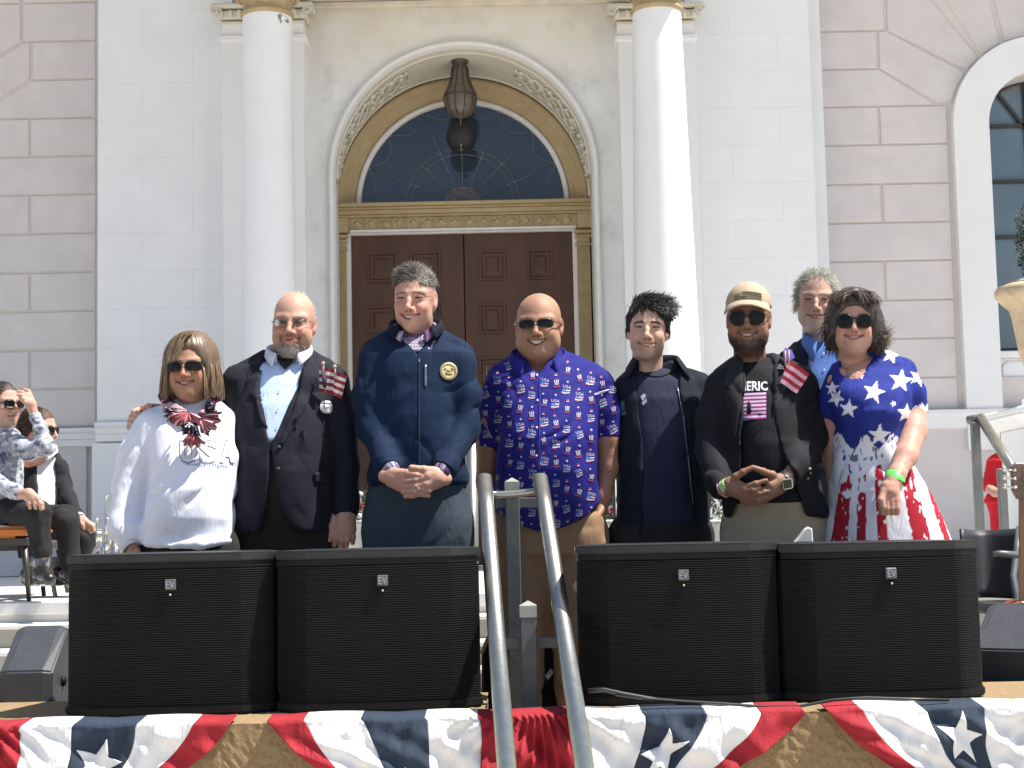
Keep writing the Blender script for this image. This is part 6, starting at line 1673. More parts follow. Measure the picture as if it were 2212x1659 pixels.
# =============================== woman in the white sweatshirt
def woman_white():
    d = 5.62; wc_ = (.74, .76, .84)
    p = dict(M=head_matrix(399, 790, d, -.06, .02, -.01, .93), skin='tan', w=.92, jaw=.97, fat=.45, age=.4, red=.75, open=.0050, mouthw=1.0, smile=1.0, cheek=1.2, lipc=(.85, .45, .48), browc=(.12, .07, .05), brows=.5, nose=.95, neck=.95,
             hairmask=lambda V: .9 * (V[:, 2] > .065) * 1.0, scalp=(.14, .09, .06))
    torso = [(858, 372, 442, .06, .03), (870, 345, 468, .095, .02), (893, 320, 492, .12, .01), (930, 326, 502, .15, -.005), (1000, 330, 505, .17, -.02), (1060, 326, 506, .18, -.03), (1120, 318, 505, .18, -.03), (1160, 312, 504, .17, -.02), (1176, 310, 503, .16, -.02)]
    aL = limb([(330, 925, 0, 40), (300, 985, .0, 42), (284, 1060, -.01, 40), (272, 1130, -.05, 35), (280, 1176, -.09, 25)], d)
    aR = limb([(476, 932, .01, 27), (488, 985, .03, 23), (488, 1060, .05, 21), (482, 1150, .08, 20)], d)
    legs = legs_px(360, 450, d, 1190, (.10, .075, .05))
    h1 = hand_px(d, [((282, 1170, -.09, 13), (288, 1196, -.10, 16))], [[(276 + 7 * i, 1205, -.11, 6), (277 + 7 * i, 1228, -.115, 5.5), (279 + 6 * i, 1246, -.105, 4.6)] for i in range(4)] + [[(298, 1190, -.12, 7), (303, 1210, -.13, 6), (303, 1224, -.13, 5)]], rr=.92)
    o, Vl, M, info = person('woman with brown bob and sunglasses in white sweatshirt and flag scarf', p, d, rows_px(torso, d), [aL, aR], legs, [(h1, 4, [])], 'tan')
    S = Sdf(.0052); S.slabs(rows_px(torso, d), .02, n=2.3); S.chain(aL, .014, flat=True).chain(aR, .03)
    shoulder(S, (336, 915, .01, 34), (380, 882, .02, 30), d); shoulder(S, (484, 912, .01, 28), (440, 880, .02, 28), d)
    S.ell(at(278, 1148, d - .06), (.066, .06, .045), .03)
    S.chain(limb([(318, 1173, -.15, 8), (370, 1178, -.19, 8), (430, 1176, -.19, 8), (494, 1168, -.15, 8)], d), .02)
    cr = [([(320, 935), (338, 975), (345, 1000)], 5, .010), ([(345, 985), (332, 1060), (318, 1130)], 5, .010), ([(300, 1000), (330, 1020), (345, 1010)], 5, .006), ([(262, 1120), (290, 1112), (312, 1095)], 4, .008), ([(255, 1140), (285, 1134), (310, 1118)], 4, .008), ([(262, 1168), (285, 1160), (305, 1150)], 4, .007),
          ([(470, 1010), (430, 1060), (380, 1120)], 9, .006), ([(495, 1060), (450, 1110), (400, 1145)], 8, .006), ([(360, 1040), (375, 1090), (400, 1120)], 7, .005), ([(310, 1160), (400, 1166), (500, 1156)], 3, .005), ([(360, 930), (352, 960), (350, 990)], 5, .006), ([(485, 960), (490, 1020), (480, 1080)], 5, .006)]
    sw = garment('sweatshirt', S, M_COTTON, o, paint=paint_flat(wc_, .03), amp=.0065, seed=31, creases=cr, fscale=.8)
    B = bvh_of(sw)
    ink = mat('pale_navy_ink', (.16, .19, .30), .8); pal = mat('pale_patchwork', (.60, .57, .66), .8, noise=.5, nscale=45, color2=(.72, .66, .70))
    patch('lettering', text_px('EST. 1776', 428, 1009.5, 8.2, 45, .02, .02), B, ink, o, off=.0025, thick=0, cuts=0)
    for i, (x, r_) in enumerate(((405, 2.2), (411, 2.4), (417, 2.6), (423, 3), (477, 3), (482, 2.6), (487, 2.4))): patch('star_print', [star_px(x, 1005 + (x - 440) * .03, r_)], B, ink, o, off=.0025, thick=0, cuts=0)
    for ch_, x, w in (('U', 389, 35), ('S', 431, 37), ('A', 474, 30)):
        a = patch('letter_applique', text_px(ch_, x - 1.2, 998, 44, w + 2.4, 0, .06), B, ink, o, off=.0022, thick=0, cuts=2)
        patch('letter_patchwork', text_px(ch_, x, 996.8, 41, w, 0, .04), B, pal, o, off=.0036, thick=0, cuts=2)
    # neckband
    cuff('wrist_band', limb([(272, 1168, -.08, 1)], d)[0][0], limb([(284, 1186, -.10, 1)], d)[0][0], .034, wc_, M_COTTON, o, th=.006)
    # scarf: wound collar and ruffles
    def stripes(kind):
        def f(V, N, px, py):
            ang = np.arctan2(py - 885, px - 418) * 9 + fbm(V, 25, 3) * 5
            c = np.where((np.sin(ang) > -.05)[:, None], np.array([.60, .42, .42]), np.array([.16, .02, .035]))
            if kind == 'navy': c = np.where((vnoise(V, 170, 2) > .72)[:, None], np.array([.50, .48, .5]), np.array([.018, .015, .028]))
            if kind == 'dark': c = np.where((np.sin(ang * .7) > .55)[:, None], np.array([.40, .28, .28]), np.array([.075, .012, .03]))
            return c.astype(np.float32)
        return f
    Sc = Sdf(.0042)
    Sc.chain(limb([(362, 868, -.03, 11), (380, 884, -.075, 12), (404, 900, -.11, 10)], d), .01); Sc.chain(limb([(352, 862, .0, 11), (366, 882, -.06, 12), (392, 898, -.10, 11)], d), .01)
    Sc.chain(limb([(352, 858, .02, 12), (375, 848, .09, 12), (440, 848, .09, 12), (462, 864, .02, 11), (446, 888, -.075, 9), (428, 902, -.11, 9)], d), .01)
    sc = garment('scarf', Sc, M_COTTON, o, paint=stripes('dark'), amp=.004, seed=41, fscale=2.6)
    def ruffle(cx, cy, r, a0, a1, kind, dy, pl=9, seed=0, droop=.3):
        rows = []; rs_ = random.Random(seed); n = 60; mrows = 9
        for j in range(mrows + 1):
            q = j / mrows; row = []
            for i in range(n + 1):
                t = i / n; a = a0 + (a1 - a0) * t; rr_ = r * (.08 + .92 * q) * (1 + .10 * math.sin(t * 23 + seed))
                P_ = at(cx + rr_ * math.sin(a), cy + rr_ * math.cos(a) * .95, d + dy); P_.y += (.012 * math.sin(t * pl * 6.283 + seed) * q - .030 * math.sin(q * PI * .8)) ; row.append(P_)
            rows.append(row)
        m = MB().loft(rows); me = m.mesh('scarf_ruffle'); V = np.array(m.v); cc = np.ones((len(V), 4), np.float32)
        t = np.tile(np.arange(n + 1) / n, mrows + 1)
        if kind == 'red': k = np.sin(t * pl * 6.283 * 1.0 + seed) > -.1; cc[:, :3] = np.where(k[:, None], np.array([.78, .58, .58]), np.array([.30, .05, .07]))
        elif kind == 'navy': cc[:, :3] = np.where((vnoise(V, 150, seed) > .70)[:, None], np.array([.55, .52, .55]), np.array([.02, .016, .03]))
        else: k = np.sin(t * pl * 9 + seed) > .35; cc[:, :3] = np.where(k[:, None], np.array([.60, .40, .42]), np.array([.15, .03, .06]))
        a = me.color_attributes.new('Col', 'FLOAT_COLOR', 'POINT'); a.data.foreach_set('color', cc.ravel())
        ob = link('scarf_ruffle', me, M_COTTON, o); ob.modifiers.new('thickness', 'SOLIDIFY').thickness = .0012
    ruffle(407, 890, 36, -1.4, 1.15, 'red', -.165, 8, 1); ruffle(388, 892, 30, -2.0, -.6, 'navy', -.155, 5, 2); ruffle(424, 905, 44, -.9, .3, 'navy', -.172, 5, 3); ruffle(432, 898, 46, .15, 1.75, 'dark', -.165, 9, 4)
    ruffle(420, 930, 38, -.7, .75, 'red', -.180, 6, 5); ruffle(440, 888, 30, .9, 2.6, 'navy', -.150, 5, 6); ruffle(402, 900, 34, -1.9, -.9, 'red', -.15, 6, 7); ruffle(436, 905, 30, .3, 1.3, 'red', -.195, 4, 8); ruffle(412, 912, 22, -1.2, .9, 'navy', -.205, 4, 9)
    trousers(o, [(1150, 315, 498, .13, 0), (1190, 312, 498, .14, 0), (1230, 315, 495, .13, 0)], d, legs, (.012, .012, .014), M_DENIM, seed=5); shoes(o, legs)
    spectacles(dict(cx=.036, w=.030, h=.0185, dz=-.004, wrap=5.0, sq=2.7, y=-.1065, r=.0016, tr=.003), M, o, p)
    # bob: volume shell and strands
    Sh = Sdf(.005)
    Sh.ell((0, .022, .045), (.092, .108, .094), .02).ell((-.072, .010, -.03), (.028, .062, .095), .03).ell((.072, .010, -.03), (.028, .062, .095), .03).ell((0, .075, -.045), (.080, .045, .090), .03)
    Sh.ell((0, -.075, -.035), (.066, .075, .088), .02, '-').ell((.012, -.10, .040), (.045, .055, .030), .015, '-').ell((0, -.02, -.13), (.055, .09, .06), .02, '-')
    V, Q = Sh.poly(); V = laplace(V, Q, 3); ang = np.arctan2(V[:, 0], -V[:, 1] + .02) * 30
    N = vnormals(V, Q); V = V + N * (.0035 * np.sin(ang + 4 * vnoise(V, 18, 2)) * vnoise(V, (20, 20, 6), 5))[:, None]
    cc = np.array([.135, .088, .055]) * (1 + .5 * (vnoise(V, (120, 120, 12), 4) - .5))[:, None]
    Vi = V - vnormals(V, Q) * .007
    link('hair_volume', npmesh('hair_volume', (np.c_[Vi, np.ones(len(V))] @ np.array(M).T)[:, :3], Q, cc), M_HAIR, o)
    n = 5200; idx = np.random.default_rng(2).choice(np.nonzero((V[:, 2] > .0) & (N[:, 2] > -.2) & ((V[:, 1] > -.045) | (V[:, 2] > .108)))[0], n); R_ = V[idx] + N[idx] * .002
    part = np.array([.015, 0, .14]); D_ = np.c_[R_[:, 0] - .012, (R_[:, 1] - .03) * .6, -np.abs(R_[:, 0]) * 1.0 - .03]; D_ /= np.linalg.norm(D_, axis=1, keepdims=True)
    D_ = D_ + N[idx] * .15
    col = varied(n, (.17, .108, .066), .5, (.36, .255, .16), .30, 3)
    hair_mesh('hair', R_, D_, (R_[:, 2] + .118 + .04 * (R_[:, 2] > .09)) * (.86 + .14 * np.random.default_rng(3).random(n)), .0013, col, M, o, seg=8, gw=2.4, jit=.18, seed=4, collide=(np.array([0, .020, .025]), np.array([.105, .116, .118])), keep=lambda A: ~((np.abs(A[:, :, 0]) < .066) & (A[:, :, 1] < -.035) & (A[:, :, 2] < .085 - 6 * A[:, :, 0] ** 2)).any(1))
    # bangs sweeping across the forehead and right lens
    n = 700; rg = np.random.default_rng(8); t = rg.random(n); R_ = np.c_[.026 - .03 * t, -.050 - .040 * rg.random(n), .119 + .012 * rg.random(n)]
    D_ = np.c_[-.95 - .5 * rg.random(n), -.50 + .2 * rg.random(n), .02 + 0 * t]
    hair_mesh('bangs', R_, D_, .070 + .065 * rg.random(n), .0012, varied(n, (.21, .14, .085), .4, (.46, .34, .22), .4, 5), M, o, seg=9, gw=1.75, jit=.35, seed=6, collide=(np.array([0, -.012, -.005]), np.array([.080, .106, .128])), keep=lambda A: ~((A[:, :, 2] < -.040) & (A[:, :, 0] > -.060)).any(1) & ~((A[:, :, 0] > -.004) & (A[:, :, 2] < .03)).any(1))
    n = 45; R_ = skull_pick(V, (V[:, 2] > .02), n, 5) ; D_ = rg.normal(size=(n, 3)) * .5 + np.c_[R_[:, 0] * 8, R_[:, 1] * 4, np.full(n, .2)]
    hair_mesh('flyaways', R_, D_, .04 + .04 * rg.random(n), .0007, varied(n, (.30, .22, .14), .4), M, o, seg=8, gw=1.2, curl=.3, jit=.6, seed=26, keep=lambda A: ~((np.abs(A[:, :, 0]) < .06) & (A[:, :, 1] < -.04)).any(1))
    return o
woman_white()

# =============================== bald man in the patterned blue shirt
def man_bald():
    d = 5.86; cl = (.014, .014, .165)
    p = dict(M=head_matrix(1158.5, 700, d, -.13, .02, .0, 1.02), skin='tan', w=1.05, jaw=1.13, fat=.75, age=.25, red=.35, open=.0088, mouthw=1.0, smile=1.2, cheek=1.15, nose=1.15, browc=(.06, .04, .03), brows=.25, lipc=(.85, .55, .55), neck=1.10, chinw=1.2)
    torso = [(757, 1122, 1210, .07, .02), (770, 1098, 1245, .10, .01), (788, 1070, 1290, .125, 0), (830, 1058, 1305, .155, -.01), (890, 1074, 1290, .18, -.03), (950, 1074, 1288, .20, -.045), (1020, 1068, 1290, .205, -.05), (1080, 1066, 1292, .195, -.04), (1125, 1064, 1296, .18, -.03), (1148, 1066, 1296, .17, -.02)]
    sL = limb([(1078, 822, 0, 31), (1066, 890, .0, 31), (1056, 968, .0, 30)], d); sR = limb([(1297, 832, 0, 33), (1306, 885, .0, 32), (1310, 946, .0, 30)], d)
    aL = limb([(1070, 850, 0, 26), (1055, 960, .0, 25), (1050, 1040, .02, 21), (1058, 1110, .02, 17)], d); aR = limb([(1300, 850, 0, 27), (1309, 945, .0, 26), (1312, 1010, .01, 23), (1302, 1075, .0, 18), (1290, 1112, -.01, 15)], d)
    legs = legs_px(1122, 1240, d, 1150, (.112, .082, .058))
    legs[0] = [(at(1128, 1150, d), .112), (at(1124, 1360, d), .080), (Vector((at(1128, 1560, d).x, d + .01, LAND + .09)), .056)]
    S1 = Sdf(.003); S1.chain(aR, .02); S1.chain(limb([(1292, 1108, -.01, 16), (1280, 1140, -.04, 17)], d), .02); S1.chain(limb([(1300, 1098, -.03, 8), (1288, 1120, -.07, 7), (1278, 1130, -.09, 6)], d), .006)
    S2 = Sdf(.003); S2.chain(aL, .02); S2.chain(limb([(1058, 1110, .02, 16), (1070, 1145, -.0, 17)], d), .02)
    for i in range(4): S2.chain(limb([(1060 + i * 6, 1150, -.01, 6), (1062 + i * 6, 1175, -.02, 5.5), (1066 + i * 5, 1190, -.01, 5)], d), .004)
    o, Vl, M, info = person('bald smiling man in sunglasses and blue printed short-sleeved shirt behind the handrails', p, d, rows_px(torso, d), [aL[:2], aR[:2]], legs, [(S1, 3, []), (S2, 4, [])], 'tan')
    S = Sdf(.0048); S.slabs(rows_px(torso, d), .02, n=2.3); S.chain(sL, .024, flat=True).chain(sR, .024, flat=True)
    shoulder(S, (1082, 815, .01, 27), (1135, 778, .02, 26), d); shoulder(S, (1292, 825, .01, 28), (1215, 782, .02, 26), d)
    S.fn(lambda x, y, z: z - (at(1180, 1146, d).z + .10 * np.clip(np.abs(x - at(1178, 1140, d).x) / .20, 0, 1.1) ** 2.2) + 0 * y, (at(1000, 1000, d).x, d - .4, LAND), (at(1400, 1000, d).x, d + .3, at(1180, 1060, d).z), .004)
    vopen(S, [(1128, 735), (1202, 735), (1196, 768), (1166, 808), (1158, 808), (1132, 772)], d, d + .012)
    cr = [([(1195, 800), (1170, 850), (1150, 900), (1110, 930)], 6, .007), ([(1190, 850), (1150, 910), (1105, 950)], 5, .006), ([(1250, 800), (1235, 870), (1215, 950)], 9, .006), ([(1085, 830), (1092, 890), (1086, 960)], 6, .010), ([(1288, 840), (1284, 900), (1280, 950)], 6, .010), ([(1170, 960), (1160, 1050), (1165, 1130)], 7, .004), ([(1235, 990), (1245, 1060), (1290, 1105)], 5, .006), ([(1100, 980), (1095, 1060), (1100, 1130)], 6, .005), ([(1165, 790), (1163, 900), (1160, 1020), (1158, 1130)], 2, .003)]
    sh = garment('shirt', S, M_COTTON, o, paint=paint_flat(cl, .10), amp=.005, seed=51, creases=cr)
    B = bvh_of(sh)
    collar('shirt_collar', (at(1163, 762, d).x, d - .004, at(1163, 766, d).z), .098, .088, .035, M_COTTON, o, (.016, .016, .18), leaf=.036, point=.085, gap=.55, drop=.072, flare=.010)
    tee = patch('undershirt', [[(1142, 789), (1160, 801), (1182, 790), (1166, 812), (1160, 812)]], B, mat('navy_tee', (.03, .035, .09), .8), o, off=.006, cuts=2) if False else None
    white = mat('print_white', (.46, .44, .52), .8); red = mat('print_red', (.32, .03, .06), .8); sky_ = mat('print_blue', (.045, .13, .36), .8)
    PW, PR, PB = [], [], []
    rs_ = random.Random(4)
    def motif(k, x, y, tw, s=1.0):
        c, sn = math.cos(tw), math.sin(tw); T = lambda pts: [(x + (a * c - b * sn) * s, y + (a * sn + b * c) * s) for a, b in pts]
        if k == 0:      # USA over a small waving flag
            for tri in text_px('USA', -9, -3, 6.5, 18, 0, .0): PW.append(T(tri))
            PB.append(T([(-8, -1), (0, 0), (0, 6), (-8, 5)])); PW.append(T([(0, 0), (9, -1), (9, 1.5), (0, 2.5)])); PW.append(T([(-8, 6.5), (0, 7), (9, 4), (9, 6.5), (0, 9.5), (-8, 9)])); PR.append(T([(0, 3.5), (9, 2), (9, 3.5), (0, 5.5)])); PR.append(T([(-8, 10), (-1, 10.5), (-1, 12), (-8, 12)]))
        elif k == 1:    # striped top hat
            PW.append(T([(-5, -7), (-2.5, -7), (-1.2, 4), (-3, 4)])); PW.append(T([(-.5, -7.5), (2, -7.5), (1.6, 4), (0, 4)])); PW.append(T([(3.5, -7.5), (6, -8), (4.6, 4), (2.8, 4)])); PR.append(T([(-8, 5), (-4, 7), (4, 7), (8, 4.5), (6, 9), (-5, 9.5)])); PR.append(T([(-2, -9), (1, -11), (2, -8.5)]))
        elif k == 2: PW.append(T(star_px(0, 0, 3.6, .3))); 
        else: PR.append(T([(-3, -2), (2.5, -3), (3, 0), (-2.5, 1)])); PW.append(T([(-3, 1.6), (3, .6), (3, 2.6), (-3, 3.4)]))
    gx = 0
    for ci, cx in enumerate(range(1050, 1345, 25)):
        y = 770 + (ci % 2) * 12 + rs_.uniform(-3, 3); k = ci % 4; seq = [(0, 2, 1, 3), (1, 3, 0, 2), (2, 0, 3, 1), (3, 1, 2, 0)][ci % 4] ; i = 0
        while y < 1150:
            mot = seq[i % 4]; i += 1
            xx = cx + rs_.uniform(-2, 2) - (y - 900) * .03 * (1 if cx < 1180 else -1) * 0
            ok = inpoly(np.array([xx]), np.array([y]), [(1100, 775), (1060, 800), (1040, 840), (1030, 962), (1078, 968), (1068, 1120), (1160, 1146), (1292, 1112), (1288, 946), (1336, 938), (1330, 850), (1300, 800), (1225, 778), (1175, 815), (1155, 815)])[0]
            if ok and abs(xx - 1163) > 4: motif(mot, xx, y, rs_.uniform(-.35, .35), rs_.uniform(.82, 1.0))
            y += (24 if mot in (0, 1) else 17) + rs_.uniform(-1, 2)
    for nm_, P_, m_, of_ in (('white_print', PW, white, .0022), ('red_print', PR, red, .0026), ('blue_print', PB, sky_, .0018)): patch(nm_, P_, B, m_, o, off=of_, thick=0, cuts=1, maxlen=7)['kind'] = 'stuff'
    buttons(o, B, [(1160, 812), (1161, 866), (1160, 925), (1159, 985), (1158, 1045)], 2.6, (.5, .5, .6), 'shirt_button')
    patch('placket_edge', [[(1166, 815), (1167.6, 815), (1165.4, 1130), (1163.8, 1130)]], B, mat('placket_blue', (.03, .035, .36), .8), o, off=.004, thick=.001, cuts=6)
    trousers(o, [(1110, 1072, 1300, .15, -.01), (1150, 1068, 1306, .155, -.01), (1200, 1066, 1306, .145, 0)], d, legs, (.27, .17, .10), M_COTTON, seed=8, amp=.005, creases=[([(1100, 1180), (1130, 1260), (1120, 1340)], 6, .006), ([(1150, 1330), (1110, 1370), (1100, 1400)], 5, .008), ([(1150, 1420), (1115, 1450), (1105, 1480)], 5, .007)])
    shoes(o, legs, mat('brown_shoe', (.08, .045, .03), .4))
    spectacles(dict(cx=.0335, w=.029, h=.0165, dz=-.001, wrap=4.2, sq=3.0, y=-.1075, r=.0020, tr=.0042, tflat=.4, fmat=mat('tortoise_frame', (.09, .05, .03), .2)), M, o, p)
    return o
man_bald()

# =============================== young man in the open dark jacket
def man_young():
    d = 5.90
    def hmy(V):
        x, y, z = V.T; lim = np.interp(-y, [-.12, -.01, .03, .060, .080, .10], [-.05, -.02, .015, .050, .066, .072]); return z > lim
    p = dict(M=head_matrix(1398, 707, d, -.11, .02, .05, 1.0), skin='light', w=.925, jaw=.95, age=0, red=.4, open=.0050, mouthw=.98, smile=1.2, cheek=1.1, browc=(.035, .024, .02), brows=.95, browt=1.2, eye=.7, nose=1.06, hairmask=lambda V: .95 * hmy(V), scalp=(.03, .025, .022), beard=((.10, .07, .055), .28, -.060, 'full'), mous=.6)
    torso = [(786, 1378, 1452, .06, .02), (797, 1355, 1480, .085, .01), (818, 1336, 1515, .11, 0), (860, 1332, 1530, .125, 0), (930, 1332, 1530, .13, 0), (1020, 1333, 1532, .135, 0), (1100, 1332, 1533, .135, 0), (1160, 1333, 1533, .13, 0)]
    aL = limb([(1352, 845, .02, 28), (1350, 960, .05, 26), (1356, 1080, .10, 22), (1375, 1130, .15, 20)], d); aR = limb([(1512, 838, .02, 30), (1522, 960, .05, 28), (1512, 1080, .10, 23), (1490, 1130, .15, 20)], d)
    legs = legs_px(1375, 1480, d, 1160, (.10, .075, .052))
    hb = Sdf(.004); hb.chain(limb([(1375, 1130, .15, 14), (1410, 1150, .17, 16)], d), .01).chain(limb([(1490, 1130, .15, 14), (1440, 1152, .18, 16)], d), .01)
    for i in range(4): hb.chain(limb([(1405, 1142 + i * 7, .18, 5), (1428, 1144 + i * 7, .20, 5)], d), .003); hb.chain(limb([(1445, 1145 + i * 7, .19, 5), (1424, 1148 + i * 7, .21, 5)], d), .003)
    o, Vl, M, info = person('smiling young man with black wavy hair, dark tee and open navy jacket', p, d, rows_px(torso, d), [aL, aR], legs, [(hb, 2, [])], 'light')
    V_ = [(1378, 770), (1456, 770), (1466, 800), (1462, 850), (1474, 900), (1484, 980), (1496, 1060), (1500, 1200), (1385, 1200), (1382, 1060), (1384, 960), (1378, 880), (1372, 820)]
    cr = [([(1470, 850), (1482, 920), (1490, 980)], 5, .006), ([(1350, 880), (1362, 960), (1366, 1040)], 5, .006), ([(1500, 900), (1510, 980), (1506, 1060)], 5, .006), ([(1480, 836), (1528, 842)], 2, .003)]
    j = blazer(o, d, torso, aL, aR, (.012, .016, .026), V_, 61, cr, sh=[((1358, 838, .01, 24), (1392, 800, .02, 22)), ((1508, 832, .01, 26), (1452, 798, .02, 22))], material=M_SHELLJ)
    t2 = [(t[0] + 4, t[1] + 12, t[2] - 12, t[3], t[4]) for t in torso]; t2[-1] = (1140, 1345, 1522, .13, 0)
    s_ = shirt_under(o, d, t2, (.020, .022, .048), -.006, 6, name='tee_shirt', amp=.003, creases=[([(1385, 880), (1420, 876), (1460, 866)], 4, .004), ([(1388, 915), (1425, 912), (1465, 900)], 4, .004), ([(1390, 850), (1420, 850), (1455, 840)], 4, .003), ([(1390, 1000), (1430, 1010), (1470, 1000)], 5, .003)])
    B = bvh_of(j); BS = bvh_of(s_)
    patch('tee_collar', [[(1378 + i * 4.0, 799 + 12 * math.sin(PI * i / 20)) for i in range(21)] + [(1458 - i * 4.0, 803 + 12 * math.sin(PI * i / 20)) for i in range(21)]], BS, mat('dark_rib', (.006, .006, .009), .9), o, off=.002, cuts=2)
    collar('collar', (at(1418, 790, d).x, d + .015, at(1418, 792, d).z), .082, .068, .05, M_SHELLJ, o, (.012, .015, .028), leaf=.035, point=.085, gap=1.0, drop=.035, flare=.022)
    patch('tee_logo', [[(1384, 857), (1392, 850), (1396, 856), (1388, 866)], [(1386, 870), (1396, 860), (1398, 868), (1390, 876)]], BS, mat('pale_logo', (.35, .38, .42), .7), o, off=.003, thick=0, cuts=0)
    patch('jacket_emblem', [[(1341, 868), (1349, 866), (1350, 884), (1343, 890)], [(1343, 892), (1352, 886), (1352, 896), (1345, 898)]], B, mat('teal_emblem', (.06, .14, .15), .7), o, off=.003, thick=0, cuts=1)
    patch('jacket_logo', text_px('SF', 1494, 865, 6, 12), B, mat('dim_logo', (.07, .075, .085), .7), o, off=.003, thick=0, cuts=0)
    patch('zip', [[(1462, 838), (1464.5, 838), (1476, 895), (1473.5, 895)], [(1474, 897), (1476.5, 897), (1486, 980), (1483, 980)], [(1484, 982), (1487, 982), (1498, 1090), (1495, 1090)]], bvh_of(j, s_), mat('zip_metal', (.22, .23, .25), .35, metal=.7), o, off=.004, cuts=3)
    trousers(o, [(1120, 1345, 1522, .125, 0), (1160, 1342, 1524, .13, 0), (1200, 1345, 1520, .12, 0)], d, legs, (.008, .008, .011), M_DENIM, seed=5); shoes(o, legs)
    # wavy black hair, swept and blown to the right
    m = hmy(Vl); n = 3800; R_ = skull_pick(Vl, m, n, 2); nr = (R_ - SKC) / np.array([.0765, .094, .086]) ** 2; nr /= np.linalg.norm(nr, axis=1, keepdims=True)
    top = sstep(.04, .085, R_[:, 2])[:, None]
    rg = np.random.default_rng(5)
    D_ = nr * (.30 + .1 * top) + top * (np.array([[.75, -.05, .02]]) + rg.normal(size=(n, 3)) * .22) + (1 - top) * np.array([[0, .25, -.8]])
    hair_mesh('hair', R_, D_, .016 + .026 * top[:, 0] + .020 * top[:, 0] * (R_[:, 0] > .02) * rg.random(n), .0022, varied(n, (.016, .013, .011), .4, (.055, .042, .035), .2), M, o, seg=6, gw=.35, curl=.42, curlf=3, jit=.22, seed=6, collide=(SKC, np.array([.080, .098, .091])))
    n = 260; R_ = skull_pick(Vl, (Vl[:, 2] > .08) & (Vl[:, 0] > .035), n, 6); D_ = rg.normal(size=(n, 3)) * .22 + np.array([.9, -.05, .22])
    hair_mesh('blown_curls', R_, D_, .045 + .040 * rg.random(n), .0011, varied(n, (.02, .016, .013), .4), M, o, seg=10, gw=.3, curl=1.1, curlf=7, jit=.35, seed=7)
    return o
man_young()

